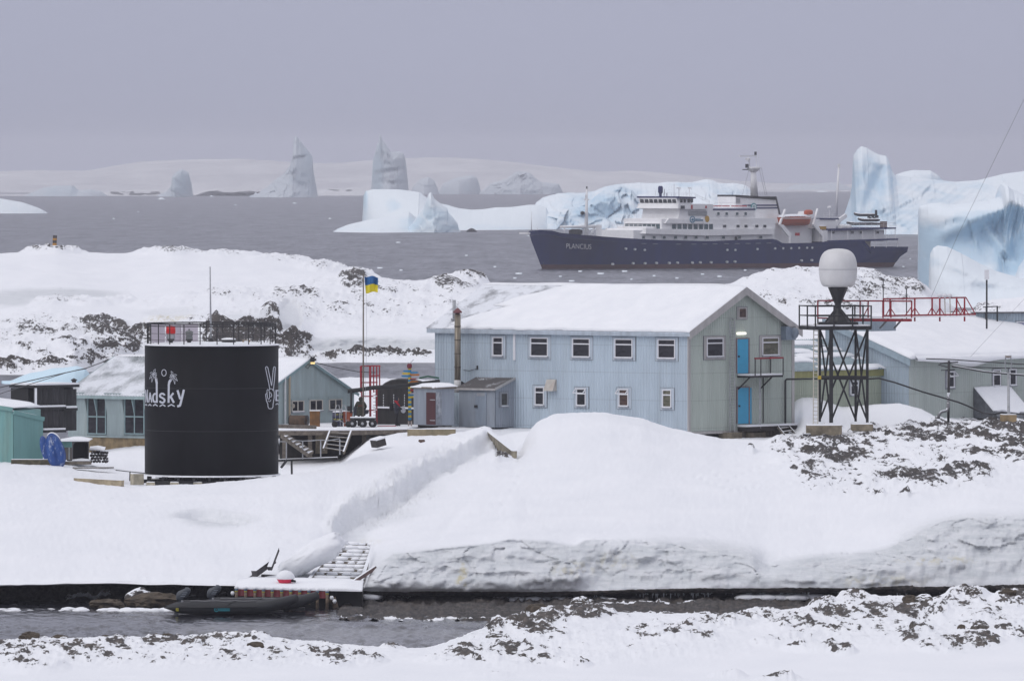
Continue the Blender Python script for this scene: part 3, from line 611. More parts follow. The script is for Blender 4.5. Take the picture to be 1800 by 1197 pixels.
def join_grids(name, grids, mat, blues=(), parent=None, whites=()):
    vs = []; fs = []; bl = []; b = 0
    for V in grids:
        V, bias = V if isinstance(V, tuple) else (V, 0.0)
        r, c = V.shape[:2]; i = np.arange((r-1)*(c-1)); a = (i//(c-1))*c+i % (c-1)+b
        fs.append(np.stack([a, a+1, a+c+1, a+c], 1)); vs.append(V.reshape(-1, 3)); b += r*c
        X, Y = pix(V); bl.append((blobs(X, Y, blues, .7).ravel() if blues else np.zeros(r*c))-(blobs(X, Y, whites, .5).ravel() if whites else 0)+bias)
    vs = np.concatenate(vs); fs = np.concatenate(fs); bl = np.concatenate(bl)
    org = vs.mean(axis=0); org[2] = 0
    me = bpy.data.meshes.new(name); me.from_pydata((vs-org).tolist(), [], fs.tolist())
    at = me.attributes.new('blue', 'FLOAT', 'POINT'); at.data.foreach_set('value', bl.astype(np.float32))
    me.polygons.foreach_set('use_smooth', [True]*len(fs)); me.materials.append(mat); me.update()
    o = bpy.data.objects.new(name, me); COL.objects.link(o); o.location = org
    return o
M_FARB = berg_mat('far_hazed_ice', (.55,.60,.65), (.42,.54,.62), .8, .03)  # duller than the near ice: distance haze put into the colour
M_FARSNOW = None
def berg(label, pieces, mat=None, blues=(), group=None, name='iceberg', cat='iceberg', whites=()):
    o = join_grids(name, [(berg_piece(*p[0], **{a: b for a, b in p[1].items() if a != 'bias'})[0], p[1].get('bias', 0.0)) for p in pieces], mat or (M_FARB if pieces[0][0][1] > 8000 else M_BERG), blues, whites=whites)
    return tag(o, label, cat, group)
def pc(top, D, T, prof='wall', **k): return ((top, D, T, prof), k)
berg('low smooth white ice floe at the far left edge of the sea', [pc([(-160,352),(-60,345),(0,349),(40,356),(66,365),(78,371),(84,375)], 4700, 26, 'round', amp=.03, nscale=.03, seed=4)])
berg('blue white iceberg with a flat block and a thin spike, before the ship bow', [
 pc([(634,402),(637,385),(639,345),(643,336),(655,333),(700,333),(738,338),(752,349),(768,357),(785,360),(805,366),(830,369),(850,368),(870,365),(900,364),(930,360),(945,360),(960,364),(975,400)], 3290, 80, 'slope', amp=.08, nscale=.09, seed=5, ncol=260, dents=[(676,352,24,10,3,-.6),(690,362,12,12,3,0),(720,396,30,8,2.5,.4)], flute=(.12,.10,.7,700,350,60,18), facet=.35),
 pc([(586,408),(592,403),(612,395),(650,386),(690,379),(712,374),(719,372),(728,380),(745,392),(752,404),(756,408)], 3115, 60, 'slope', amp=.16, nscale=.12, seed=6),
 pc([(716,404),(733,382),(745,364),(750,350),(754,340),(758,338),(764,350),(772,356),(786,366),(788,374),(796,382),(804,392),(807,404),(810,408)], 3085, 22, 'wall', amp=.12, nscale=.14, seed=8)],
 blues=[(690,360,14,12,.5),(642,352,5,20,.7),(720,392,24,12,.5),(770,380,22,20,.35),(860,400,90,5,.4),(640,402,40,5,.3)])
berg('long blue and white iceberg rising straight behind the ship', [
 pc([(930,402),(934,372),(942,356),(955,348),(980,341),(1010,339),(1044,336),(1056,331),(1080,326),(1110,322),(1150,323),(1180,321),(1215,319),(1245,318),(1262,322),(1290,323),(1312,329),(1326,338),(1336,356),(1346,395),(1350,404)], 3330, 30, 'slope', amp=.13, nscale=.10, seed=15, ncol=420, rough=.05),
 pc([(935,404),(945,385),(965,376),(990,368),(1015,362),(1040,352),(1062,336),(1090,328),(1110,336),(1130,352),(1150,372),(1175,390),(1200,403)], 3280, 16, 'slope', amp=.28, nscale=.10, seed=16, ncol=260, rough=.05, facet=.9)],
 blues=[(1050,365,70,30,.55),(1090,340,40,14,.5),(990,385,40,20,.4),(1215,325,40,5,.4),(1280,335,40,12,.3)], mat=M_BERG2)
berg('tall sculpted iceberg with an upright head behind the stern of the ship', [
 pc([(1462,412),(1476,396),(1486,372),(1495,345),(1500,312),(1499,298),(1496,288),(1499,276),(1506,264),(1514,257),(1524,260),(1533,266),(1545,272),(1558,274),(1563,284),(1567,298),(1574,308),(1600,312),(1640,316),(1680,320),(1720,317),(1760,307),(1800,301),(1880,295),(1960,330),(2040,400)], 3010, 34, 'slope', amp=.06, nscale=.07, seed=25, ncol=420, facet=.45, dents=[(1528,350,14,60,7,.35),(1500,385,12,30,-3,0),(1560,395,60,14,3,.5),(1508,290,10,34,-4,.1)], flute=(.06,.085,1.1,1620,360,150,70)),
 pc([(1560,330),(1575,307),(1590,302),(1605,299),(1635,300),(1648,308),(1660,320),(1670,340)], 3120, 26, 'round', amp=.03, nscale=.04, seed=27)],
 blues=[(1535,330,40,50,.5),(1525,385,45,25,.45),(1600,380,60,40,.4),(1690,350,110,40,.3)], mat=M_BERG2)
berg('huge carved blue iceberg close to the shore behind the red walkway', [
 pc([(1612,528),(1614,500),(1615,420),(1613,385),(1613,372),(1617,364),(1628,360),(1652,357),(1672,360),(1700,357),(1735,352),(1756,346),(1757,334),(1760,323),(1766,320),(1775,330),(1790,336),(1798,342),(1812,344),(1850,338),(1920,360),(1990,420),(2060,525)], 1365, 30, 'wall', amp=.10, nscale=.14, seed=35, ncol=420, dents=[(1735,415,70,42,11,-.35),(1655,425,22,70,5,.2),(1690,395,60,10,-4,-.45),(1668,440,34,16,4,-.5),(1775,455,22,40,9,.5),(1752,430,50,8,-3.5,.9),(1700,470,60,18,-3,.4)], flute=(.13,.02,.9,1765,375,50,35), facet=.5),
 pc([(1624,538),(1630,520),(1634,500),(1630,480),(1633,450),(1640,436),(1648,431),(1665,434),(1690,446),(1720,462),(1750,476),(1785,486),(1830,498),(1900,505),(1960,534)], 1315, 12, 'slope', amp=.10, nscale=.14, seed=37, ncol=240, facet=.25, bias=-.65, dents=[(1690,490,60,10,1.5,.45),(1740,515,60,14,2.5,.1),(1660,530,30,12,2,0)]),
 pc([(1780,500),(1790,470),(1802,452),(1830,446),(1880,470),(1900,520)], 1325, 9, 'round', amp=.06, nscale=.1, seed=38, bias=-.5)],
 blues=[(1650,430,34,50,.65),(1720,405,80,40,.5),(1775,455,36,34,.95),(1700,450,80,30,.6),(1625,440,14,80,.4)], mat=M_BERG2, whites=[(1638,378,30,22,.5),(1705,360,90,9,.55),(1775,332,24,16,.4)])
berg('smooth pale blue growler floating off the rocky shore behind the dark rack', [pc([(3,676),(12,671),(22,668),(40,660),(52,656),(75,652),(92,647),(112,646),(135,643),(150,648),(158,658),(164,668),(168,676)], 822, 5, 'round', amp=.05, nscale=.25, seed=41)], mat=M_GLOWB, name='growler', cat='growler')
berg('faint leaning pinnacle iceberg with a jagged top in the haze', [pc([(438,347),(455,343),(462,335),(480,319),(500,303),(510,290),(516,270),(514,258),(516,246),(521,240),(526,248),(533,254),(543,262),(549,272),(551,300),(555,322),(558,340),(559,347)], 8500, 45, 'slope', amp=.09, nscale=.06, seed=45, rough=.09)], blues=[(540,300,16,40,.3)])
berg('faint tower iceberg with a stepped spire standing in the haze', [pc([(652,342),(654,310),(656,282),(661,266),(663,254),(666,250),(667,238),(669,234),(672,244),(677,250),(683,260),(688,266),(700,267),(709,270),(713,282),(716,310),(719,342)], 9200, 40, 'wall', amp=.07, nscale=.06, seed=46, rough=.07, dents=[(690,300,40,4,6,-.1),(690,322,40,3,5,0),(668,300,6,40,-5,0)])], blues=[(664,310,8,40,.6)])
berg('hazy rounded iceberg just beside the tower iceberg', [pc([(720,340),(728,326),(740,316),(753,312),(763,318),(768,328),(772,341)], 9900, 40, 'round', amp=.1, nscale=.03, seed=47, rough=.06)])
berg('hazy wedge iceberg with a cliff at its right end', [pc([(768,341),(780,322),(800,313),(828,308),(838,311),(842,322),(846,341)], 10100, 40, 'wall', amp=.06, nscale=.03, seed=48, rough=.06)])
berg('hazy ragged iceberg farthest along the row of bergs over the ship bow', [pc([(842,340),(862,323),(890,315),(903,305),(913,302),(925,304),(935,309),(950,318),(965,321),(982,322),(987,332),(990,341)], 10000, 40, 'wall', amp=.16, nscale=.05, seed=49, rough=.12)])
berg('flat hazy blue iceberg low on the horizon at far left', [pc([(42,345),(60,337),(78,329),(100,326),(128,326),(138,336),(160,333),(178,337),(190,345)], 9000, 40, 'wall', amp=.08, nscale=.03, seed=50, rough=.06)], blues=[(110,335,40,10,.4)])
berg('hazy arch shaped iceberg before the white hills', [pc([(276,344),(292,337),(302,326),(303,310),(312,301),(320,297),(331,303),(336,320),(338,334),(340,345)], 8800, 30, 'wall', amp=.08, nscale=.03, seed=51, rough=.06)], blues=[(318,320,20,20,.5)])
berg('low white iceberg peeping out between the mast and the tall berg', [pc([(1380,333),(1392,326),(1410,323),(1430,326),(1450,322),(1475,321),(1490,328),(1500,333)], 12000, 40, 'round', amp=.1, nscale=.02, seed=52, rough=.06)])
# scattered brash ice, all alike
def floe(px, py, wpx, hpx, seed):
    D = seaD(py); h = hpx*.5
    top = [(px-wpx*.5, py+.4), (px-wpx*.3, py-h), (px-.05*wpx, py-hpx), (px+wpx*.22, py-h*1.2), (px+wpx*.5, py+.4)]
    o = join_grids('ice_chunk', [berg_piece(top, D, wpx*D/F*.4, 'round', ncol=14, amp=.05, nscale=.4, seed=seed)[0]], M_BERG)
    return tag(o, 'small low white ice chunk adrift on the open sea', 'ice chunk', 'brash ice on the sea')
FL = [(284,351,15,4),(372,346,8,3),(450,346,10,9),(518,358,8,2),(414,361,4,2),(1445,338,22,3),(1098,478,10,2),(1056,482,12,2),(1020,478,7,2),(912,482,12,3),(905,490,6,2),(1265,487,8,2),(1596,492,16,2.5),(1588,470,4,2),(1600,456,3,2),(1235,483,6,2),(1005,495,10,2),(700,427,8,2),(930,415,6,1.5),(1150,486,5,2),(985,487,5,2),(1110,492,4,1.5),(1190,490,6,1.5),(870,470,5,2),(580,385,5,2),(200,385,5,2),(243,373,3,2),(1310,476,5,2),(820,450,5,2),(668,472,10,2),(705,476,6,2)]
for i, f in enumerate(FL): floe(*f, seed=100+i)
# whale surfacing next to the left berg is only a dark back a few pixels long
mb = MB(); q = P(829, 408, seaD(408)); mb.lathe([(.05,-.3),(1.9,.0),(1.7,.5),(1.0,1.0),(.3,1.3),(.02,1.35)], q, 12, 1.0, .5)
tag(mb.build('whale', paint('whale_skin', (.03,.03,.035), .4)), 'small dark whale back breaking the water by the iceberg', 'whale')
# far land
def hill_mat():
    m, nt, b = new_mat('far_hazed_snow'); at = nd(nt, 'ShaderNodeAttribute', attribute_name='rock'); n = noise_node(nt, mapped(nt, (1,.3,2)), .012, 6)
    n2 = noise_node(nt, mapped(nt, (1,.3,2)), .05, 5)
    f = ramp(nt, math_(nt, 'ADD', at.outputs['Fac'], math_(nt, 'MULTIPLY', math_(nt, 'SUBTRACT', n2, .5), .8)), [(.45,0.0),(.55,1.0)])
    c = ramp(nt, n, [(.35,(.52,.52,.545)),(.65,(.68,.68,.695))]); nt.links.new(mixc(nt, f, c, (.10,.10,.11)), b.inputs['Base Color']); b.inputs['Roughness'].default_value = .9; return m  # snow greyed so its colour carries part of the distance haze
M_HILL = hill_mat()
def land(name, curves, sub, rockL, px, amp, sx, seed):
    V = loft(curves, sub, px, 1)
    V, at = dress(V, rockL, amp=amp, sx=sx, sy=sx*.3, seed=seed, snow_amp=amp*.4)
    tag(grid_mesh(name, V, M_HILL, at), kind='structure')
HX = np.linspace(-500, 2300, 520)
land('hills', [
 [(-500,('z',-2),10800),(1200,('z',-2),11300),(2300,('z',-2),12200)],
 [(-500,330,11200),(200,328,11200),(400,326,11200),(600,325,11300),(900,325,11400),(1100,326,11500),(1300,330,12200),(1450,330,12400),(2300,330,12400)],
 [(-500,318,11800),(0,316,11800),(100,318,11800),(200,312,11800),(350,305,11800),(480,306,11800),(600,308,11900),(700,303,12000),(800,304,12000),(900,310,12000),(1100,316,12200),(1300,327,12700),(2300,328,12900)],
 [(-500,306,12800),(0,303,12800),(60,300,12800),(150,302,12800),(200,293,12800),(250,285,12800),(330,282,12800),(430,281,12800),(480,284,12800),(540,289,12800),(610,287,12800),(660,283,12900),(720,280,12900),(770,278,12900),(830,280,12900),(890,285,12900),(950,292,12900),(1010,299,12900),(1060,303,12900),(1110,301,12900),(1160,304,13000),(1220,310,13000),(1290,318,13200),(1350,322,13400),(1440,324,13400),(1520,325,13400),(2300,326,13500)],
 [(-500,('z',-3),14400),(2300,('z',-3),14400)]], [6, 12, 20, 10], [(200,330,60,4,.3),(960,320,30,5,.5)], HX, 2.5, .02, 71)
LX = np.linspace(-400, 700, 300)
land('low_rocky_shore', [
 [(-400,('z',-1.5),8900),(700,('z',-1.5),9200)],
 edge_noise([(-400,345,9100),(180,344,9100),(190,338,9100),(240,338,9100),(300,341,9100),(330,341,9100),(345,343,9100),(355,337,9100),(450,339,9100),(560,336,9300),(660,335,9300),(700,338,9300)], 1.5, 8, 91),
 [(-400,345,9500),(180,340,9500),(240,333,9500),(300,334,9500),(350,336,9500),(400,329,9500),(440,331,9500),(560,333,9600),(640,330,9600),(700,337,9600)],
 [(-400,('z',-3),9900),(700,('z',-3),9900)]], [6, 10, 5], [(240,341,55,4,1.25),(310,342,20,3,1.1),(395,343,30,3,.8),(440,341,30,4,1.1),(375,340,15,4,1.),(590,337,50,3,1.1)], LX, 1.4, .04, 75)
# ================================================================ the ship
SW = paint('ship_white', (.84,.84,.85), .45, var=.04, scale=.4, dirt=(.45,.38,.31), dirt_amt=.25)
SN = paint('ship_navy', (.007,.019,.108), .5, var=.14, scale=.35, streak=True, dirt=(.012,.018,.07), dirt_amt=.7, spec=.15)
SND = paint('ship_navy_trim', (.008,.014,.10), .45, var=.08, spec=.15)
SR = paint('ship_boot_red', (.085,.03,.032), .6, var=.2, scale=.5)
SG = paint('ship_glass', (.055,.10,.115), .12, var=.25, scale=.5)
SGD = paint('ship_dark_glass', (.022,.027,.032), .12, var=.2)
SGR = paint('ship_grey', (.33,.34,.36), .6)
SBK = paint('ship_black', (.02,.02,.024), .6)
SOR = paint('lifeboat_orange', (.46,.085,.03), .5, var=.12)
SRED = paint('ship_red', (.40,.025,.03), .5)
STE = paint('ship_teal', (.02,.26,.29), .5)
SYE = paint('ship_yellow', (.52,.30,.03), .6)
SNW = paint('ship_snow', (.82,.84,.88), .8, var=.03)
WH = Frame(960, 1837, 1585, 1892)         # near side of the hull
BEAM = 14.6
ship = thing('ship', 'navy and white expedition ship lying at anchor beyond the station', 'ship', WH.at(1270, 470, -BEAM/2)*1.0)
ship.location.z = 0
def su(px): return WH.uz(px, 440, float(np.interp(px, [928,1090], [-BEAM/2,-.2])))[0]
def sz(px, py): return WH.uz(px, py)[1]
def hull():
    top = [(928,409),(934,406),(944,405),(962,406),(974,410),(1020,414),(1080,418),(1150,422),(1240,424),(1300,422),(1358,420),(1364,422),(1373,428),(1430,427),(1460,424),(1500,422.5),(1518,422),(1519,424),(1530,436.5),(1560,435.5),(1599,434)]
    us = np.array([su(p[0]) for p in top]); ut = np.array([sz(*p) for p in top])
    u0, u1 = us[0], us[-1]; Lh = u1-u0
    s = np.concatenate([np.linspace(0, .12, 26), np.linspace(.125, .86, 60), np.linspace(.862, 1, 30)])
    lev = [-.12, 0.0, .10, .28, .5, .75, 1.0]
    stemz = lambda z: np.interp(z, [-1, 0, sz(930,413), 20], [su(962), su(960), su(930), u0])
    sternz = lambda z: np.interp(z, [-1, 0, sz(1585,450), sz(1596,447), 20], [su(1572), su(1577), su(1587), su(1597), u1])
    for side in (1, -1):
        rows = []
        for l in lev:
            uu0 = u0+s*Lh; zt = np.interp(uu0, us, ut)
            z = np.where(l < 0, -1.2, l*zt) if l <= 0 else l*zt
            if l == .10: z = np.full_like(zt, .95)
            a, b = stemz(z), sternz(z); u = a+(b-a)*s
            f = max(l, 0)
            fine = .20+.13*(1-f)          # entrance length
            hb = np.clip(s/fine, 0, 1); hb = 1-(1-hb)**(1.9+.5*f)
            hb *= np.where(s > .9, 1-(1-.86-.1*f)*((s-.9)/.1)**2, 1)
            hb = hb*(.90+.1*f)*BEAM/2
            rows.append(np.array([WH.pt(uu, zz, -BEAM/2+side*h) for uu, zz, h in zip(u, z, hb)]))
        V = np.array(rows)
        o = grid_mesh('hull', V, [SN, SR], parent=ship) if side == 1 else grid_mesh('hull_far_side', V, [SN, SR], parent=ship)
        nc = V.shape[1]-1
        for p in o.data.polygons: p.material_index = 1 if p.index//nc <= 1 else 0
        if side == 1: near = V
        else: far = V
    mb = MB()                              # transom and deck
    for V0, V1 in ((near, far),):
        n = V0.shape[0]
        mb.add([tuple(V0[i, -1]) for i in range(n)]+[tuple(V1[i, -1]) for i in range(n)], [(i, i+1, n+i+1, n+i) for i in range(n-1)])
    mb.build('transom', [SN], ship)
    mb = MB(); c = near.shape[1]; dz = .9
    mb.add([(*near[-1, i, :2], near[-1, i, 2]-dz) for i in range(c)]+[(*far[-1, i, :2], far[-1, i, 2]-dz) for i in range(c)], [(i, i+1, c+i+1, c+i) for i in range(c-1)])
    mb.build('deck', [SGR], ship)
hull()
def block(name, poly, o0, o1, mat, parent=None, mats=None):
    """outline in photo pixels on the near side, pushed through the ship from off -o0 to -o1"""
    mb = MB(); pts = [WH.at(*p) for p in poly]; sh = WH.n
    mb.prism([p-sh*o0 for p in pts], -sh*(o1-o0)); return mb.build(name, mat, parent or ship)
# superstructure tiers, from the main deck up
block('deck_house', [(1118,405),(1366,400),(1366,424),(1118,424)], .9, BEAM-.9, SW)
block('bulwark', [(1136,402),(1240,403.5),(1362,402),(1362,412),(1240,414.5),(1136,411)], .1, BEAM-.1, SW)
block('deck_house', [(1166,385),(1366,384),(1366,403),(1166,404)], .6, BEAM-.6, SW)
block('bulwark', [(1176,384.5),(1240,386),(1240,393.5),(1170,393)], .1, BEAM-.1, SW)
block('front_house', [(1147,398),(1170,399),(1170,424),(1147,424)], 2.2, BEAM-2.2, SW)
block('deck_house', [(1200,364),(1246,366),(1246,359),(1258,359.5),(1258,369),(1330,369),(1332,386),(1196,386)], .8, BEAM-.8, SW)
block('bridge_wing', [(1193,358),(1212,358.5),(1246,359),(1246,368),(1200,368),(1193,366)], .1, BEAM-.1, SW)
br = block('bridge', [(1192,348),(1222,348.5),(1219,360),(1195,360)], .6, BEAM-.6, SW)
block('roof', [(1192,345.5),(1223,346.5),(1223,349),(1192,348.3)], .0, BEAM, SND, br)
block('sun_deck_edge', [(1257,367.3),(1331,367),(1331,369.4),(1257,369.8)], .7, BEAM-.7, SND)
block('sun_deck_snow', [(1246,365.8),(1331,365.5),(1331,367),(1257,367.3)], 1.2, BEAM-1.2, SNW)
# front plates of the two lower tiers slope outward: snow dusted visors
for (y0, y1, pxn, dp) in ((402, 411, 1136, 1.2), (384.5, 393, 1175, 1.2), (358, 366.5, 1193, .8)):
    u, z0 = WH.uz(pxn, y1); _, z1 = WH.uz(pxn, y0); mb = MB()
    a = [WH.pt(u-.02, z0, -.1), WH.pt(u-.02, z0, -BEAM+.1), WH.pt(u-.02, z1, -BEAM+1.2), WH.pt(u-.02, z1, -1.2)]
    k = [WH.pt(u-dp-.6, z0, -1.4), WH.pt(u-dp-.6, z0, -BEAM+1.4), WH.pt(u-dp*.3, z1, -BEAM+1.6), WH.pt(u-dp*.3, z1, -1.6)]
    mb.hexa([a[0], a[1], k[1], k[0], a[3], a[2], k[2], k[3]]); mb.build('visor', SW, ship)
def side_windows(name, L, y0, y1, mat, w, off=-.55, frame=True):
    for x in L:
        mb = MB(); WH.pbox(mb, x-w/2, y0, x+w/2, y1, off, off+.09); o = mb.build(name, mat, ship)
        if frame:
            mb = MB(); u0, u1, z0, z1 = WH.rect(x-w/2, y0, x+w/2, y1)
            for (a, b, c, d) in ((u0-.1,u1+.1,z1,z1+.1),(u0-.1,u1+.1,z0-.1,z0),(u0-.1,u0,z0,z1),(u1,u1+.1,z0,z1)): WH.ubox(mb, a, b, c, d, off, off+.13)
            mb.build('window_frame', SW, o)
side_windows('window', [1187,1196.5,1206,1215.3,1225,1234.5,1243.5,1252], 394, 403.8, SG, 7.2)
side_windows('window', [1276,1299.5,1313.5,1332.5,1346.5], 395.6, 400.4, SGD, 5.6)
side_windows('window', [1266,1280.5,1299,1314], 373.5, 378.5, SG, 4.6, -.75)
side_windows('window', [1135,1153.5,1171,1191,1209,1227,1247,1275.5,1303.5,1341], 415, 420, SG, 5.4, -.85)
side_windows('window', [1200,1206,1213,1218.5], 350.5, 356.5, SGD, 4.0, -.5, False)
# front windows: bridge and observation lounge
def front_windows(px, y0, y1, n, o0, o1, mat, dx=.14):
    u, z0 = WH.uz(px, y1); _, z1 = WH.uz(px, y0); step = (o1-o0)/n
    for i in range(n):
        mb = MB(); a, b = o0+step*(i+.14), o0+step*(i+.86)
        q = [WH.pt(u-dx, z0, -a), WH.pt(u-dx, z0, -b), WH.pt(u+.02, z0, -b), WH.pt(u+.02, z0, -a)]
        q2 = [p+Vector((0,0,z1-z0)) for p in q]; mb.hexa(q+q2); mb.build('window', mat, ship)
front_windows(1193.6, 350.3, 356.8, 8, .8, BEAM-.8, SGD)
front_windows(1166, 394.5, 402.5, 8, 1.0, BEAM-1.0, SG)
# open gallery under the bridge wing, doors, red boxes, vents
for (a, b, c, d, m, nm) in ((1214,371.5,1246,379.5,SGR,'gallery_recess'),(1197,361.8,1204,367.4,SGD,'bridge_side_screen'),(1215,360.5,1218,367.5,SRED,'red_locker'),(1240,362,1243,366.4,SRED,'life_ring'),(1402,409.5,1406,414.6,SRED,'fire_box'),(1296,416,1296.6,428,SBK,'overboard_pipe')):
    mb = MB(); WH.pbox(mb, a, b, c, d, -.9, -.05 if m is not SGR else -.62); mb.build(nm, m, ship)
for (x, y) in ((1158.5,373.5),(1070,412.5)):
    u, z = WH.uz(x+42, y); mb = MB(); c = WH.pt(u, z, -BEAM*.62); mb.box(WH.at(1197,373.8,-BEAM*.52) if y < 400 else WH.at(1143.8,413,-BEAM*.72), (.9,.7,1.3)); mb.build('red_locker', SRED, ship)
# emblem discs with bars, crest, on the white side
def disc(px, py, r, mat, name, off=.0, parent=None, ring=0):
    u, z = WH.uz(px, py); mb = MB(); n = 24
    if ring: 
        pts = [(math.cos(2*math.pi*k/n), math.sin(2*math.pi*k/n)) for k in range(n)]
        vs = [WH.pt(u+c*r, z+s_*r, off) for c, s_ in pts]+[WH.pt(u+c*(r-ring), z+s_*(r-ring), off) for c, s_ in pts]
        vs += [v-WH.n*.08 for v in vs]
        fs = []
        for k in range(n):
            j = (k+1) % n; fs += [(k, j, n+j, n+k), (2*n+k, 3*n+k, 3*n+j, 2*n+j), (k, 2*n+k, 2*n+j, j), (n+k, n+j, 3*n+j, 3*n+k)]
        mb.add(vs, fs)
    else: mb.prism([WH.pt(u+math.cos(2*math.pi*k/n)*r, z+math.sin(2*math.pi*k/n)*r, off) for k in range(n)], -WH.n*.08)
    return mb.build(name, mat, parent or ship)
SBL = paint('emblem_blue', (.05,.20,.33), .5)
em = disc(1217.5,386,.72,SBL,'emblem',-.0,None,.2); disc(1217.8,386.2,.3,SBL,'emblem_core',.0,em)
for y, wd in ((384.3,9),(386.1,13),(387.9,13)):
    mb = MB(); WH.pbox(mb, 1223, y-.5, 1223+wd, y+.5, -.1, .0); mb.build('emblem_line', SBL, em)
cr = disc(1246,386.3,.56,SYE,'crest',-.55); cr.scale = (1,1,1.25)
# funnel with stripes and its round emblem
fn = block('funnel', [(1314,346),(1385,351),(1392,380),(1392,392),(1314,392)], 4.2, BEAM-4.2, SW)
block('funnel_cap', [(1314,342.8),(1385,347.5),(1385,352),(1314,346.6)], 4.0, BEAM-4.0, SBK, fn)
block('funnel_edge', [(1383.6,345.8),(1385.6,346.2),(1392.5,377),(1390,377)], 4.05, BEAM-4.05, SBK, fn)
block('funnel_stripe', [(1326,360.3),(1388,360),(1388.4,362.2),(1326,362.5)], 4.12, 4.4, SND, fn)
block('funnel_stripe', [(1326,365.2),(1389.2,364.8),(1389.6,367),(1326,367.4)], 4.12, 4.4, SND, fn)
block('louvre', [(1314.6,349),(1322,349.4),(1322,358),(1314.6,358)], 4.14, 4.4, SGR, fn)
e2 = disc(1345.4,364,.78,STE,'funnel_emblem',-4.02,fn); disc(1345.6,364,.56,SW,'emblem_ring',-3.98,e2,.16)
for y in (362.6,364.2,365.8):
    mb = MB(); WH.pbox(mb, 1344, y-.35, 1347.5, y+.35, -4.06, -3.97); mb.build('emblem_bar', SW, e2)
# main mast, radar, antennas
CL = -BEAM/2
def at0(px, py, o=CL): return WH.at(px, py, o)
mm = MB(); mm.tube([at0(1326,346), at0(1324,296)], [.85,.55], 12); mast = mm.build('mast', SW, ship)
mm = MB(); q = at0(1324.5,295); mm.lathe([(.6,-1.0),(1.5,-.2),(1.5,.1),(1.35,.15)], q, 16); mm.build('mast_platform', SW, mast)
mm = MB(); mm.tube([at0(1318,293.5), at0(1315,275.5)], .12, 6); mm.tube([at0(1330,293), at0(1329,266)], .07, 5); mm.tube([at0(1334,293), at0(1333.6,272)], .05, 5); mm.bar(at0(1300,275), at0(1329,274.6), .22, .28); mm.lathe([(.5,-.6),(.55,-.1),(.3,.0)], at0(1315,278), 10); mm.build('radar_scanner', SW, mast)
mm = MB(); mm.box(at0(1313,292), (.7,.5,.8)); mm.box(at0(1310,298.5), (1.2,.2,.2)); mm.box(at0(1328,270), (.5,.4,.7)); mm.box(at0(1327.5,308), (.3,.6,.6)); mm.box(at0(1327.5,322), (.3,.6,.6)); mm.box(at0(1327.5,336), (.3,.6,.8)); mm.build('mast_lamps', SBK, mast)
for a, b, c, d in ((1334,294,1345,343),(1338,294,1348,343),(1318,294,1300,360)):
    mm = MB(); mm.tube([at0(a,b), at0(c,d)], .035, 4); mm.build('stay', SGR, mast)
mm = MB(); mm.tube([at0(1470,380), at0(1474.5,292)], [.32,.2], 8); pm = mm.build('aft_mast', SW, ship); mm = MB(); mm.box(at0(1474.6,291), (.6,.5,.6)); mm.build('lamp', SW, pm)
mm = MB(); mm.tube([at0(1030.5,414), at0(1031.5,332)], [.45,.2], 10); mm.box(at0(1031,351), (1.2,.3,.25)); mm.box(at0(1030,346), (.35,.3,.8)); fm = mm.build('foremast', SW, ship)
mm = MB(); mm.box(at0(1031.5,330.5), (.3,.3,.6)); mm.lathe([(.05,0),(.45,.2),(.45,.6),(.05,.8)], at0(1024,378), 10); mm.build('lamp', SBK, fm)
mm = MB(); mm.tube([at0(985,399), at0(1046,398.5)], [.25,.35], 8); mm.tube([at0(992,412), at0(992,398)], .16, 6); mm.tube([at0(1032,402), at0(1045,412)], .12, 6); mm.tube([at0(1038,413), at0(1046,400)], .2, 6); mm.box(at0(1052.5,405), (1.2,1.2,2.3)); mm.build('cargo_crane', SW, ship)
mm = MB(); mm.lathe([(.5,-.4),(.9,0),(.9,.7),(.5,1.0)], at0(1012,411), 12, 1.6, 1.0); mm.build('windlass', SBK, ship)
mm = MB(); mm.tube([at0(934,407), at0(934.5,372)], [.1,.06], 6); mm.bar(at0(936,405), at0(945,405.5), .06); mm.tube([at0(945,407), at0(945,401)], .08, 5); mm.build('flagstaff', SW, ship)
mm = MB(); mm.tube([WH.at(956,462,-6.0), WH.at(951,475,-4.5)], .07, 5); mm.build('anchor_chain', SBK, ship)
# bridge roof gear
mm = MB()
for x, y0, y1, r in ((1168,346,332,.1),(1185,346,324,.06),(1193.5,346,331,.1),(1212,346,331,.06),(1172,346,340,.12),(1206,346,338,.05),(1152,346,336,.05)): mm.tube([at0(x,y0), at0(x,y1)], r, 5)
for x in range(1166, 1222, 7): mm.tube([at0(x,346), at0(x,339.6)], .035, 4)
mm.bar(at0(1166,339.6), at0(1222,340.4), .05); mm.box(at0(1193,331), (.9,.3,.25)); mm.box(at0(1212,331), (.8,.4,.3)); mm.build('antenna', SW, br)
mm = MB(); mm.lathe([(.28,-1.6),(.3,-.6),(.5,-.4),(.52,.7),(.35,1.0)], at0(1161,335.5), 12); mm.build('satellite_dome', SND, br)
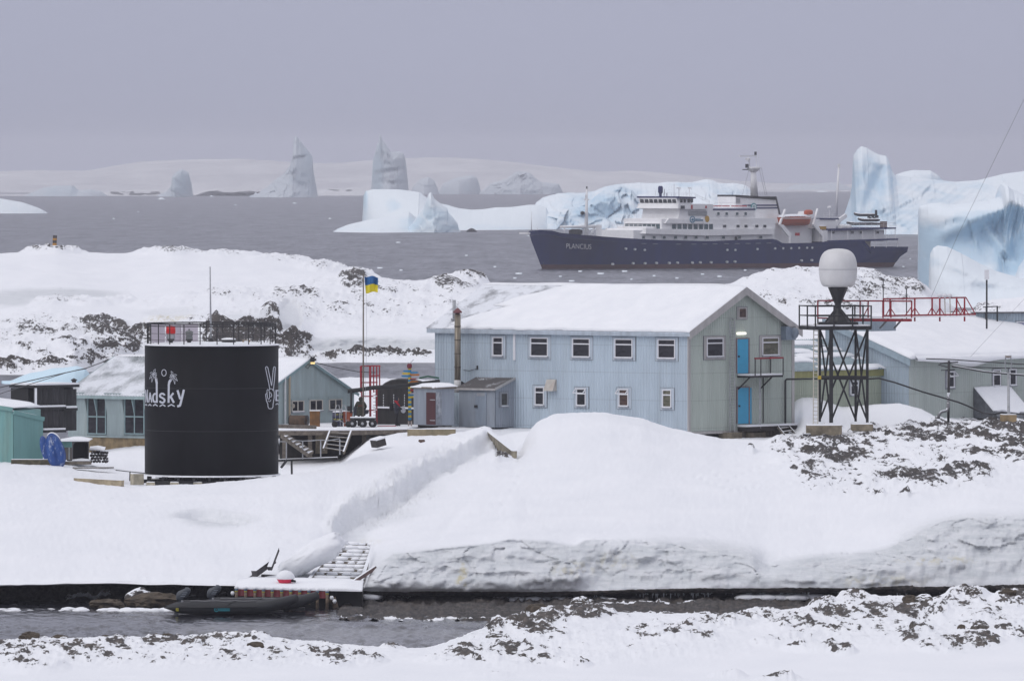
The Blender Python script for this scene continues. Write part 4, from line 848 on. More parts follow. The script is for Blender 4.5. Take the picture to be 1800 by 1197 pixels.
# railings of the upper decks
def rail(pts, off, h=1.05, n=10, name='railing', mat=None, bars=2):
    mb = MB(); tot = [WH.at(*p, off) for p in pts]
    for a, b in zip(tot[:-1], tot[1:]):
        for k in range(bars): mb.bar(a+Vector((0,0,h*(k+1)/bars)), b+Vector((0,0,h*(k+1)/bars)), .05)
        m_ = max(2, int((b-a).length/1.6))
        for i in range(m_+1):
            q = a.lerp(b, i/m_); mb.bar(q, q+Vector((0,0,h)), .05)
    mb.build(name, mat or SW, ship)
rail([(1256,365.6),(1314,365.4)], -1.2); rail([(1222,348),(1247,360)], -.5, .8)
mb = MB()
for x in (1249,1262,1276,1292,1306): mb = MB(); mb.box(WH.at(x,362.6,-3.0), (1.6,.5,.22)); mb.build('deck_bench', SRED, ship)
# front rails over the visors
for pxn, y, o0 in ((1137,402,1.2),(1176,384.5,1.2)):
    mb = MB(); u, z = WH.uz(pxn, y)
    for k in range(9):
        q = WH.pt(u-.3, z, -o0-(BEAM-2*o0)*k/8); mb.bar(q, q+Vector((0,0,.8)), .05)
    mb.bar(WH.pt(u-.3,z+.8,-o0), WH.pt(u-.3,z+.8,-BEAM+o0), .05); mb.build('railing', SW, ship)
# boat deck: recessed side, davits, lifeboat
block('deck_house', [(1366,392),(1440,394),(1440,428),(1366,428)], 2.6, BEAM-2.6, SW)
block('deck_house', [(1434,385),(1474,386),(1474,402),(1434,402)], 1.0, BEAM-1.0, SW)
block('roof_edge', [(1446,383.6),(1479,384),(1479,386.6),(1446,386.2)], .8, BEAM-.8, SND)
block('vent_box', [(1442,377),(1444,372),(1455,371.5),(1453,383.5),(1442,383.5)], 4, 8, SW)
block('deck_house', [(1446,404),(1560,404),(1560,424),(1446,425)], 1.1, BEAM-1.1, SW)
block('upper_deck_edge', [(1457,402.5),(1575,400),(1575,402.6),(1457,405.8)], .0, BEAM, SND)
block('aft_deck_edge', [(1456,423),(1579,419.5),(1579,422),(1456,426.5)], .0, BEAM, SN)
block('stern_house', [(1521,424),(1538,424),(1538,437),(1521,437)], 1.5, BEAM-1.5, paint('ship_beige', (.42,.37,.33), .6))
block('door_panel', [(1449,405),(1457,405),(1457,424.5),(1449,424.5)], .4, 1.2, SW)
side_windows('window', [1469,1503,1519,1547.5], 406.5, 411, SGD, 5, -1.05)
mb = MB()
for x in (1462,1490,1516,1537,1557,1573.5): mb.bar(WH.at(x,403,-.2), WH.at(x,422.5,-.2), .14)
for x in (1537,1558,1578): mb.bar(WH.at(x,421,-.3), WH.at(x,436,-.3), .12)
mb.build('post', SW, ship)
rail([(1462,423.5),(1573,420.5)], -.15, 1.0); rail([(1457,403),(1575,400.4)], -.15, 1.05, bars=3)
for x in (1372,1431):
    mb = MB(); mb.bar(WH.at(x,396,-.4), WH.at(x+16,416,-.4), .42, .5); mb.bar(WH.at(x+16,416,-.4), WH.at(x+16,428,-.4), .42, .5); mb.bar(WH.at(x+3,396,-.7), WH.at(x+19,414,-.7), .2, .5)
    mb.bar(WH.at(x-2,396,-.4), WH.at(x+8,369,-1.6) if x < 1400 else WH.at(x+6,368,-2.2), .4, .45); mb.build('davit', SW, ship)
lb = thing('lifeboat', 'orange covered lifeboat hanging in davits on the ship side', 'lifeboat', WH.at(1403,397,-1.4))
def lifeboat():
    u0, z0 = WH.uz(1373,397); u1, _ = WH.uz(1433,397); zg = WH.uz(1403,384.5)[1]
    n = 26; rows = []
    for l, (hz, hw) in enumerate([(0,.15),(.18,.62),(.55,.92),(1.0,1.0)]):
        r = []
        for side in (1,-1):
            for k in (range(n) if side == 1 else range(n-1,-1,-1)):
                t = k/(n-1); sh = (1-abs(2*t-1)**3.2); e = (.03+.97*sh)
                uu = u0+(u1-u0)*(.5+(t-.5)*(.9+.1*hz)); z = z0+(zg-z0)*hz+.32*abs(2*t-1)**2*hz+.35*abs(2*t-1)**6*(1-hz)
                r.append(WH.pt(uu, z, -1.4+side*1.35*hw*e))
        rows.append(r)
    V = np.array([[tuple(p) for p in r] for r in rows]); grid_mesh('boat_hull', V, SOR, parent=lb, closed=True)
    rows = []
    zt = WH.uz(1403,377.5)[1]
    for hz, hw in [(0,.98),(.35,.9),(.75,.7),(1.0,.3),(1.02,.02)]:
        r = []
        for side in (1,-1):
            for k in (range(n) if side == 1 else range(n-1,-1,-1)):
                t = k/(n-1); e = .03+.97*(1-abs(2*t-1)**3.2)
                uu = u0+(u1-u0)*(.5+(t-.5)*(.97-.16*hz)); z = zg+.1+(zt-zg)*hz*(1-.25*abs(2*t-1)**2)+.3*abs(2*t-1)**2*(1-hz)
                r.append(WH.pt(uu, z, -1.4+side*1.3*hw*e))
        rows.append(r)
    V = np.array([[tuple(p) for p in r] for r in rows]); grid_mesh('canopy', V, [paint('lifeboat_canopy', (.40,.075,.03), .5, snow=.8)], parent=lb, closed=True)
    mb = MB(); WH.ubox(mb, u0+.6, u1-.6, zg-.02, zg+.12, -.02, -.12); mb.build('rubbing_strake', SW, lb)
    mb = MB(); c = WH.at(1421,374,-1.4); mb.lathe([(.1,-.5),(.75,-.3),(.75,.35),(.4,.6)], c, 12, 1.3); mb.build('helm_cover', SOR, lb)
    mb = MB()
    for k in range(9): WH.ubox(mb, u0+1.3+k*.62, u0+1.6+k*.62, zg+.35, zg+.5, -.28, -.2)
    mb.build('window', SGD, lb)
lifeboat()
# deck clutter aft: crane, raft canisters, yellow crate, black rubber boats
mb = MB(); mb.tube([WH.at(1466,402,-3), WH.at(1466,393,-3)], .8, 10); mb.bar(WH.at(1466,394,-3), WH.at(1487,379,-3), .6, .8); mb.build('deck_crane', SW, ship)
mb = MB(); WH.pbox(mb, 1444.5, 398, 1455.5, 403.6, -2, -.6); mb.build('yellow_crate', paint('crate_yellow', (.42,.24,.03), .6, snow=.7), ship)
for x in (1480,1490.5):
    mb = MB(); mb.tube([WH.at(x-5,399.6,-.8), WH.at(x-4.4,399.6,-.8), WH.at(x+4.4,399.6,-.8), WH.at(x+5,399.6,-.8)], [.3,.55,.55,.3], 12); mb.build('raft_canister', SW, ship)
mb = MB(); WH.pbox(mb, 1562,389.5,1567.5,400,-3,-1.6); mb.build('deck_locker', paint('locker_brown', (.16,.10,.08), .7), ship)
for (x, y, wd, o) in ((1520,393.5,60,-5),(1528,387,36,-4),(1521,378,36,-5.5)):
    bt = MB(); n = 9
    for sgn in (-1, 1):
        pts = [WH.at(x-wd/2+wd*t, y-(2.2*max(0,(.25-t)/.25)**2), o+sgn*.75*(1-max(0,(.3-t)/.3)**2)) for t in [k/8 for k in range(9)]]
        bt.tube(pts, [.34]*8+[.2], 8)
    bt.box(WH.at(x,y+1,o), (wd*.5*1837/F, .8, .2))
    b_ = bt.build('rubber_boat', paint('boat_black', (.022,.022,.026), .6, snow=.55), ship)
    tag(b_, ['black inflatable boat lowest of the stack on the ship afterdeck', 'black inflatable boat in the middle of the stack on the ship afterdeck', 'black inflatable boat topmost of the stack on the ship afterdeck'][[393.5,387,378].index(y)], 'inflatable boat', 'inflatables stacked on the ship'); b_.parent = None; b_.location = b_.location+ship.location
mb = MB()
for k in range(7): mb.box(WH.at(1527+k*2.5, 381+(k%3)*3, -3.5-(k%2)), (.55,.5,.6))
mb.box(WH.at(1540,376,-4), (.5,.5,1.6)); mb.build('outboard_motors', SBK, ship)
rail([(1448,384),(1478,384)], -1.2, 1.1, bars=3)
mb = MB(); mb.lathe([(.05,-.2),(.45,-.1),(.4,.25),(.1,.35)], WH.at(1458,365,-6), 12); mb.tube([WH.at(1458,366,-6), WH.at(1458,384,-6)], .07, 5); mb.build('small_dome', SW, ship)
# portholes and scuppers in the hull
SPH = paint('porthole_rim', (.62,.64,.66), .4)
mb_rows = [(1101,437.5),(1117,438.5),(1134,439.6),(1078,464.5),(1114,463),(1135,463),(1155,462.5),(1177.5,462.5),(1192,462),(1218,462),(1232,461.5),(1251,461.5),(1279,460.5),(1293,460),(1410,458),(1428,457.5),(1363,437),(1377,436.7),(1391,436.5),(1405,436),(1419,435.7),(1428,435.6),(1279,439.5),(1293,439.5),(1332,438)]
for x, y in mb_rows:
    mb = MB(); u, z = WH.uz(x, y); mb.prism([WH.pt(u+.24*math.cos(k*math.pi/4), z+.24*math.sin(k*math.pi/4), .06) for k in range(8)], -WH.n*.5); mb.build('porthole', SPH, ship)
for x, y in ((1132,428.4),(1152,429),(1193,429.4),(1220,429.4),(1239,429.3),(1257,429),(1277,428.8),(1296,428.5),(1315,428.3),(1333,428),(1352,427.6)):
    mb = MB(); WH.pbox(mb, x-4, y-.35, x+4, y+.35, -.3, .05); mb.build('scupper', SGR, ship)
mb = MB(); WH.pbox(mb, 948, 409, 952, 412, -7.2, -4.0); WH.pbox(mb, 1056,420,1059,422,-2,-.9); mb.build('fairlead', SYE if False else SW, ship)
# the name on the bow
def text_mesh(txt, size, extrude=.02):
    cu = bpy.data.curves.new('lettering', 'FONT'); cu.body = txt; cu.size = size; cu.extrude = extrude; cu.align_x = 'CENTER'; cu.align_y = 'CENTER'
    ob = bpy.data.objects.new('lettering', cu); COL.objects.link(ob)
    dg = bpy.context.evaluated_depsgraph_get(); me = bpy.data.meshes.new_from_object(ob.evaluated_get(dg))
    bpy.data.objects.remove(ob); bpy.data.curves.remove(cu); return me
def ship_name():
    me = text_mesh('PLANCIUS', 1.0, .0)
    xs = [v.co.x for v in me.vertices]; ys = [v.co.y for v in me.vertices]
    x0, x1, y0, y1 = min(xs), max(xs), min(ys), max(ys)
    bm = bmesh.new(); bm.from_mesh(me)
    bmesh.ops.subdivide_edges(bm, edges=[e for e in bm.edges if e.calc_length() > .15], cuts=2)
    dg = bpy.context.evaluated_depsgraph_get()
    hullo = next(o for o in bpy.data.objects if o.name == 'hull')
    M = Matrix.Translation(wloc(hullo)); Mi = M.inverted()
    for v in bm.verts:
        px = 995.5+(v.co.x-x0)/(x1-x0)*44; py = 437-(v.co.y-y0)/(y1-y0)*9+(px-995)*.035
        d = Vector(((px-900)/F, 1, -(py-HZ)/F)).normalized()
        org = Mi @ Vector((0,0,CZ)); hit, loc, nor, idx = hullo.ray_cast(org, d, distance=4000)
        p = M @ loc if hit else WH.at(px, py, -2)
        v.co = p-d*.12
    bm.to_mesh(me); bm.free(); me.materials.append(SW)
    o = link_mesh('name_lettering', me); set_parent(o, ship)
bpy.context.view_layer.update()
ship_name()
# ================================================================ the station
def v2(a): return Vector((a[0], a[1], 0))
def corr(frame, u0, u1, z0, ztop, mat, parent, name='wall', off=0.0, pitch=.21, amp=.03, zbot=None):
    """corrugated sheet: vertical flutes, real relief; ztop / zbot may be functions of u"""
    n = max(8, int(abs(u1-u0)/pitch*8)); u = np.linspace(u0, u1, n)
    f0 = (lambda q: z0) if zbot is None else zbot
    f1 = ztop if callable(ztop) else (lambda q: ztop)
    rows = []
    for t in (0, 1):
        r = []
        for q in u:
            o = off+amp*math.sin(2*math.pi*q/pitch); z = f0(q)+(f1(q)-f0(q))*t; r.append(tuple(frame.pt(q, z, o)))
        rows.append(r)
    return grid_mesh(name, np.array(rows), mat, parent=parent)
def roof_sheet(E0, E1, R0, R1, mat, parent, name='roof', pitch=.155, amp=.022, thick=.05):
    """corrugated roof slope between eave E0-E1 and ridge R0-R1, flutes up the slope"""
    E0, E1, R0, R1 = map(Vector, (E0, E1, R0, R1)); L = (E1-E0).length; nrm = (E1-E0).cross(R0-E0).normalized()
    if nrm.z < 0: nrm = -nrm
    n = int(L/pitch*6); A = []
    for t in (0, .5, 1):
        a, b = E0.lerp(R0, t), E1.lerp(R1, t)
        A.append([tuple(a.lerp(b, k/n)+nrm*amp*math.sin(2*math.pi*k/n*L/pitch)) for k in range(n+1)])
    A.append([tuple(Vector(p)-nrm*thick) for p in A[-1]]); A.insert(0, [tuple(Vector(p)-nrm*thick) for p in A[0]])
    return grid_mesh(name, np.array(A), mat, parent=parent, smooth=False)
def slope_snow(E0, E1, R0, R1, T, parent, seed=1, drip=.12, lim0=None, lim1=None, wave=.05, name='roof_snow', nu=150, nv=26, mat=None):
    E0, E1, R0, R1 = map(Vector, (E0, E1, R0, R1)); nrm = (E1-E0).cross(R0-E0).normalized()
    if nrm.z < 0: nrm = -nrm
    L = (E1-E0).length; S = (R0-E0).length
    J, I = np.meshgrid(np.arange(nv+3), np.arange(nu+3), indexing='ij')
    v = np.clip((J-1)/nv, 0, 1); t = np.clip((I-1)/nu, 0, 1)
    e = noise3(v*7+seed, v*0+seed*3.3, t*3, seed)
    vr = v[:, 0]
    lo = np.array([lim0(q) for q in vr])[:, None]+.012*e if lim0 else 0.0*v
    hi = np.array([lim1(q) for q in vr])[:, None]+.012*e if lim1 else 1.0+0*v
    tt = lo+(hi-lo)*t
    w = noise3(tt*L*.5, tt*0+seed*1.7, 0.0, seed)+.5*noise3(tt*L*2.3, tt*0+seed*2.7, 0.0, seed)
    vv = v-(drip+wave*w)/S*np.maximum(0, 1-v*6)
    h = T*(1+.35*noise3(tt*L*.35, v*S*.35, seed*1.0, seed))
    ed = np.minimum(1, np.minimum((1-t)*L*1.5+.02, t*L*1.5+.02))
    h = h*np.sqrt(np.clip(v*S*2.2+.15, .05, 1))*np.maximum(.15, ed)
    h = np.where((I == 0) | (I == nu+2) | (J == 0) | (J == nv+2), -.03, h)
    A = [np.array(q) for q in (E0, E1, R0, R1)]
    p = (A[0]+(A[1]-A[0])*tt[..., None])*(1-vv[..., None])+(A[2]+(A[3]-A[2])*tt[..., None])*vv[..., None]+np.array(nrm)*h[..., None]
    p[0, :, 2] -= .02
    return grid_mesh(name, p, mat or M_ROOFSNOW, parent=parent)
def roof_snow_mat():
    m, nt, b = new_mat('roof_snow'); n = noise_node(nt, mapped(nt, (1,1,1)), .9, 5)
    nt.links.new(ramp(nt, n, [(.3, (.82,.835,.87)), (.7, (.89,.90,.925))]), b.inputs['Base Color'])
    b.inputs['Roughness'].default_value = .8; b.inputs['Specular IOR Level'].default_value = .2
    bump(nt, b, noise_node(nt, mapped(nt, (1,1,1)), 5, 4), .35, .06); return m
M_ROOFSNOW = roof_snow_mat()
def thin_snow_roof(name, base, thr=(.42,.62), sc=1.2):
    """bare roof sheet with snow caught in the flutes"""
    m, nt, b = new_mat(name); n1 = noise_node(nt, mapped(nt, (1,1,1)), sc, 5, .6); n2 = noise_node(nt, mapped(nt, (1,1,1)), 14, 3)
    s_ = math_(nt, 'ADD', math_(nt, 'MULTIPLY', n1, .8), math_(nt, 'MULTIPLY', n2, .2))
    f = ramp(nt, s_, [(thr[0], 0.0), (thr[1], 1.0)])
    nt.links.new(mixc(nt, f, base, (.80,.82,.86)), b.inputs['Base Color']); b.inputs['Roughness'].default_value = .6; return m
def cladding(name, c, dirt=(.22,.20,.15), sc=.5):
    m, nt, b = new_mat(name); b.inputs['Roughness'].default_value = .5; b.inputs['Specular IOR Level'].default_value = .35
    n1 = noise_node(nt, mapped(nt, (1,1,.1)), 1.1, 6, .65); n2 = noise_node(nt, mapped(nt, (2.2,2.2,.06)), 1.6, 6, .7); n3 = noise_node(nt, mapped(nt, (1,1,1)), .3, 3)
    col = ramp(nt, n1, [(.3, tuple(x*.86 for x in c)), (.7, tuple(min(1,x*1.1) for x in c))])
    col = mixc(nt, ramp(nt, n2, [(.55, 0.0), (.8, .30)]), col, dirt)
    col = mixc(nt, ramp(nt, n3, [(.45, 0.0), (.7, .18)]), col, tuple(x*.7 for x in c))
    # overlapping sheets: one faint seam every 2 m of height and a rivet line
    sp = nd(nt, 'ShaderNodeSeparateXYZ'); g = nd(nt, 'ShaderNodeNewGeometry'); nt.links.new(g.outputs['Position'], sp.inputs[0])
    z = math_(nt, 'FRACT', math_(nt, 'MULTIPLY', math_(nt, 'ADD', sp.outputs['Z'], .35), .62))
    seam = math_(nt, 'GREATER_THAN', z, .975); col = mixc(nt, math_(nt, 'MULTIPLY', seam, .35), col, tuple(x*.45 for x in c))
    nt.links.new(col, b.inputs['Base Color']); return m
BLUE = cladding('blue_cladding', (.46,.54,.61)); GREEN = cladding('green_cladding', (.44,.49,.45)); TEALHUT = paint('hut_paint', (.335,.41,.42), .6, var=.1, streak=True, dirt=(.20,.19,.15), dirt_amt=.25)
TRIM = paint('grey_trim', (.42,.405,.40), .6, streak=True); BTRIM = paint('blue_trim', (.45,.51,.575), .5, streak=True)
WHITE = paint('white_frame', (.72,.72,.75), .45, var=.04); SILL = paint('grey_sill', (.30,.31,.34), .6)
def glass_mat(name, c=(.018,.018,.022)):
    m, nt, b = new_mat(name); n = noise_node(nt, mapped(nt, (1,1,2)), 2.2, 4, .6, .4)
    nt.links.new(ramp(nt, n, [(.35, c), (.6, tuple(x*2.2 for x in c)), (.75, tuple(x*4 for x in c))]), b.inputs['Base Color'])
    b.inputs['Roughness'].default_value = .08; b.inputs['Specular IOR Level'].default_value = .45; return m
GL = glass_mat('window_glass'); GLB = glass_mat('brown_curtain_glass', (.055,.035,.03)); GLG = glass_mat('green_blind_glass', (.07,.068,.05))
CONC = paint('weathered_concrete', (.235,.20,.145), .85, var=.3, scale=2.5, dirt=(.06,.055,.045), dirt_amt=.6); CONCS = paint('snowy_concrete', (.235,.20,.145), .85, var=.3, scale=2.5, dirt=(.06,.055,.045), dirt_amt=.6, snow=1)
WOOD = paint('grey_wood', (.155,.13,.105), .8, var=.35, scale=5, dirt=(.05,.045,.04), dirt_amt=.5); WOODS = paint('snowy_wood', (.175,.15,.12), .8, var=.35, scale=5, snow=1)
DARKW = paint('dark_wood', (.035,.03,.028), .8, var=.3, scale=4)
BLK = paint('black_steel', (.014,.014,.016), .5, var=.3); BLKS = paint('snowy_black_steel', (.014,.014,.016), .5, var=.3, snow=1)
GALV = paint('galvanised_steel', (.36,.37,.39), .45, .3, var=.2); REDP = paint('red_paint', (.30,.012,.022), .5, var=.2); REDS = paint('snowy_red_paint', (.28,.012,.022), .5, var=.2, snow=1)
def window(fr, px0, py0, px1, py1, parent, transom=.28, panel=None, pmat=None, glass=None, open_vent=False, mull=False, sill=True, fmat=None):
    u0, u1, z0, z1 = fr.rect(px0, py0, px1, py1); fmat = fmat or WHITE; t = .06; d = .085
    mb = MB(); o0 = .02
    for (a, b, c, e) in ((u0,u1,z1-t,z1),(u0,u1,z0,z0+t),(u0,u0+t,z0+t,z1-t),(u1-t,u1,z0+t,z1-t)): fr.ubox(mb, a, b, c, e, o0, d)
    zt = z1-(z1-z0)*transom
    if transom: fr.ubox(mb, u0+t, u1-t, zt-t*.6, zt+t*.6, o0, d-.003)
    if mull: um = (u0+u1)/2; fr.ubox(mb, um-t*.6, um+t*.6, z0+t, z1-t, o0, d-.006)
    w = mb.build('window', fmat, parent)
    mb = MB(); fr.ubox(mb, u0+t*.5, u1-t*.5, z0+t*.5, z1-t*.5, .005, .045); mb.build('pane', glass or GL, w)
    if open_vent:                       # top light pushed open
        mb = MB(); q0 = fr.pt(u0-.02, z1, d); q1 = fr.pt(u1+.02, z1, d); zz = Vector((0,0,zt-z1+.05))+fr.n*.28
        for a, b in ((q0,q1),(q0+zz,q1+zz),(q0,q0+zz),(q1,q1+zz)): mb.bar(a, b, .05)
        mb.build('open_light', fmat, w)
    if sill:
        mb = MB(); fr.ubox(mb, u0-.03, u1+.03, z0-.075, z0-.004, .02, .15); mb.build('sill', SILL, w)
        mb = MB(); fr.ubox(mb, u0+.02, u1-.02, z0-.003, z0+.03, .09, .15); mb.build('sill_snow', M_ROOFSNOW, w)
    if panel is not None:
        pu0, pu1, pz0, pz1 = fr.rect(px0-panel, py0-panel*.7, px1+panel*1.05, py1+panel*1.1); mb = MB()
        for (a, b, c, e) in ((pu0,pu1,z1,pz1),(pu0,pu1,pz0,z0),(pu0,u0,z0,z1),(u1,pu1,z0,z1)): fr.ubox(mb, a, b, c, e, .0, .034)
        mb.build('window_surround', pmat or BTRIM, w)
        mb = MB(); g = .022
        for (a, b, c, e) in ((pu0-g,pu1+g,pz1,pz1+g),(pu0-g,pu1+g,pz0-g,pz0),(pu0-g,pu0,pz0,pz1),(pu1,pu1+g,pz0,pz1)): fr.ubox(mb, a, b, c, e, .0, .036)
        mb.build('surround_seam', paint('seam_dark', (.16,.17,.19), .7), w)
    return w
# ---------------------------------------------------------------- two storey main house
FL = Frame(1210, 517, 765, 529.3)
ug = Vector((FL.u.y, -FL.u.x, 0)); ug = ug if ug.y > 0 else -ug
FG = Frame.axes(FL.A, ug)
WG = FG.uz(1395, 660)[0]; LL = FL.L
zb = FG.uz(1211, 759)[1]; ze = FG.uz(1211, 580)[1]; zr = FG.uz(1303, 507)[1]
C0 = FG.A
house = thing('main_house', 'long two storey blue house with green gable end and snowy roof', 'house', C0+FL.u*LL/2+FG.u*WG/2+Vector((0,0,zb)))
def HP(ul, ugm, z): return C0+FL.u*ul+FG.u*ugm+Vector((0,0,z))
mb = MB(); e = .04
mb.prism([HP(e, e, zb+.01), HP(e, WG-e, zb+.01), HP(e, WG-e, ze-.03), HP(e, WG/2, zr-.06), HP(e, e, ze-.03)], FL.u*(LL-2*e)); mb.build('wall_core', BLUE, house)
corr(FL, 0, LL, zb, ze-.02, BLUE, house, 'long_wall')
gt = lambda u: ze+(zr-ze)*(1-abs(u-WG/2)/(WG/2))-.03
corr(FG, 0, WG, zb, gt, GREEN, house, 'gable_wall', zbot=lambda u: zb)
FB = Frame.axes(C0+FL.u*LL, ug); 
mb = MB(); FG.ubox(mb, -.03, .16, zb-.02, ze-.05, .02, .05); FL.ubox(mb, -.045, .04, zb-.02, ze-.05, .02, .045); mb.build('corner_trim', TRIM, house)
mb = MB(); FG.ubox(mb, WG-.22, WG+.03, zb-.02, ze-.05, .02, .05); mb.build('corner_trim', TRIM, house)
mb = MB(); FG.ubox(mb, .1, WG-.1, zb-.16, zb-.005, -.3, .06); FL.ubox(mb, .1, LL-.1, zb-.16, zb-.006, -.3, .04); mb.build('bottom_rail', TRIM, house)
# roof: overhanging slopes
oh, og = .33, .40; slope = (zr-ze)/(WG/2)
def rp(ul, ugm, up=0.0): return HP(ul, ugm, zr-slope*abs(ugm-WG/2)+.06+up)
ROOFT = thin_snow_roof('thin_snow_on_roof', (.16,.165,.18), (.30,.52), 1.0)
r1 = roof_sheet(rp(LL+.45, -oh), rp(-og, -oh), rp(LL+.45, WG/2), rp(-og, WG/2), ROOFT, house)
r2 = roof_sheet(rp(LL+.45, WG+oh), rp(-og, WG+oh), rp(LL+.45, WG/2), rp(-og, WG/2), ROOFT, house)
lim = lambda v: .985-.02-(.03 if v < .1 else .0)-np.interp(v, [0,.25,.5,.52,1.0], [.02,.075,.16,.10,.27])
slope_snow(rp(-og,-oh,.03), rp(LL+.45,-oh,.03), rp(-og,WG/2,.03), rp(LL+.45,WG/2,.03), .115, r1, 3, lim1=lim, nu=260, nv=40, drip=.02, wave=.10)
slope_snow(rp(-og,WG+oh,.03), rp(LL+.45,WG+oh,.03), rp(-og,WG/2,.03), rp(LL+.45,WG/2,.03), .15, r2, 4, nu=60, nv=10)
mb = MB()
a, b, c = rp(-og-.02,-oh-.02,.02), rp(-og-.02,WG/2,.02), rp(-og-.02,WG+oh+.02,.02)
for p, q in ((a,b),(c,b)):
    dz = Vector((0,0,-.46)); mb.hexa([p+dz, q+dz, q+dz+FL.u*.05, p+dz+FL.u*.05, p, q, q+FL.u*.05, p+FL.u*.05])
mb.build('barge_board', TRIM, house)
mb = MB(); p0, p1 = rp(-og,-oh,-.05), rp(LL+.4,-oh,-.05); dz = Vector((0,0,-.24)); n_ = FL.n*.035
mb.hexa([p0+dz, p1+dz, p1+dz-n_, p0+dz-n_, p0, p1, p1-n_, p0-n_]); mb.build('fascia', BTRIM, house)
mb = MB(); q0 = HP(-.3,0,ze-.33); mb.hexa([HP(.0,-oh,ze-.34+.03), HP(LL,-oh,ze-.31), HP(LL,-.03,ze-.31), HP(0,-.03,ze-.31), HP(0,-oh,ze-.29), HP(LL,-oh,ze-.29), HP(LL,-.03,ze-.29), HP(0,-.03,ze-.29)]); mb.build('soffit', BTRIM, house)
# windows
window(FL, 867,592.5,885,625.5, house, .3, 4, open_vent=False)
for x0, x1, y0, y1, g in ((933.5,964.3,593.5,626.5,GL),(1007.3,1038,594.7,627.7,GL),(1081.6,1112.9,595.6,629,GL),(1157.3,1187.8,596.3,630,GL)): window(FL, x0, y0, x1, y1, house, .30, 4.2, glass=g)
for x0, x1, y0, y1, g, ov in ((941.3,957.3,680,712,GL,False),(1014.2,1030.8,683,713,GL,True),(1088.8,1105.7,684,714,GLB,True),(1165.3,1181,684.8,716,GLG,False)): window(FL, x0, y0, x1, y1, house, .30, 4, glass=g, open_vent=ov)
window(FG, 1241.2,594,1270,627, house, .28, 4.5, TRIM)
window(FG, 1338.8,593,1367.7,624.5, house, .28, 4.5, TRIM, glass=GLG)
window(FG, 1297,541,1311,559.5, house, 0, 1.8, TRIM, glass=GLB, sill=False, fmat=TRIM)
# doors, lamp, ladder, balcony
DOOR = paint('cyan_door', (.035,.335,.56), .4, var=.05); DTRIM = paint('mauve_trim', (.23,.18,.19), .6)
for nm, x0, y0, x1, y1 in (('door',1294.7,596,1314,656),('door',1295.5,681.5,1314.5,744.5)):
    mb = MB(); FG.pbox(mb, x0, y0, x1, y1, .01, .06); d_ = mb.build(nm, DOOR, house)
    mb = MB(); FG.pbox(mb, x0+1.3, (y0+y1)/2-1, x0+3.3, (y0+y1)/2+2.2, .06, .11); mb.build('handle', BLK, d_)
    mb = MB(); FG.pbox(mb, x1+.2, y0-2, x1+2.2, y1, .01, .075); FG.pbox(mb, x0-1.5, y0-2, x0-.1, y1, .01, .075); FG.pbox(mb, x0-.1, y0-2, x1+.2, y0-.1, .01, .075); mb.build('door_frame', DTRIM, d_)
mb = MB(); FG.pbox(mb, 1316.8, 681.5, 1320, 744.5, .01, .055); mb.build('door_side_panel', DOOR, house)
lampm, nt_, b_ = new_mat('lit_tube'); b_.inputs['Base Color'].default_value = (.8,.8,.75,1); b_.inputs['Emission Color'].default_value = (1,.97,.85,1); b_.inputs['Emission Strength'].default_value = 1.3
mb = MB(); FG.pbox(mb, 1294.2, 584, 1308, 588.2, .03, .16); mb.build('door_lamp', lampm, house)
mb = MB(); off = .22
for x in (1283.2, 1291.6): mb.bar(FG.at(x, 760, off), FG.at(x, 562, off), .05, .05)
for y in np.arange(566, 758, 5.2): mb.bar(FG.at(1283.2, y, off), FG.at(1291.6, y, off), .028)
for y in (578, 640, 700): mb.bar(FG.at(1283.2, y, 0), FG.at(1283.2, y, off), .04); mb.bar(FG.at(1291.6, y, 0), FG.at(1291.6, y, off), .04)
mb.tube([FG.at(1283.2,562,off), FG.at(1284.5,559.3,off-.06), FG.at(1288,559,off-.14), FG.at(1289,562,.02)], .03, 6)
mb.build('ladder', GALV, house)
bal = thing('balcony', 'small snowy steel balcony with red handrail under the upper blue door', 'balcony', FG.at(1325, 659, .6)); tag(bal, None, None); 
def balcony():
    u0 = FG.uz(1294.5, 657)[0]; u1 = FG.uz(1352, 657)[0]; z = FG.uz(1320, 659.5)[1]; o1 = 1.05
    mb = MB(); FG.ubox(mb, u0, u1, z-.12, z, .06, o1); mb.build('platform', BLK, bal)
    mb = MB(); FG.ubox(mb, u0+.02, u1-.02, z+.003, z+.09, .08, o1-.02); mb.build('platform_snow', M_ROOFSNOW, bal)
    mb = MB(); zt = z+1.02
    ps = [(u0+.45,o1),(u0+1.0,o1),(u1,o1),(u1,.1),(u0+.9,.1)]
    for u, o in ps[:4]: mb.bar(FG.pt(u, z, o), FG.pt(u, zt, o), .06)
    mb.build('railing', BLK, bal)
    mb = MB(); mb.bar(FG.pt(u0+.42, zt, o1), FG.pt(u1, zt, o1), .08, .1); mb.bar(FG.pt(u1, zt, o1), FG.pt(u1, zt, .08), .07, .09); mb.build('handrail', REDS, bal)
    mb = MB()
    for u in (u0+.1, u1-.9): mb.bar(FG.pt(u, z-.8, .06), FG.pt(u+.02, z-.1, o1-.15), .07)
    mb.build('bracket', BLK, bal)
    mb = MB(); uu = FG.uz(1319.5, 700)[0]; mb.bar(FG.pt(uu, zb+.1, .7), FG.pt(uu, z-.12, .7), .1); mb.build('post', GALV, bal)
balcony()
mb = MB(); mb.tube([FG.at(1341.8, 660, .06), FG.at(1341.8, 743, .06)], .03, 6); mb.build('thin_pipe', BLK, house)
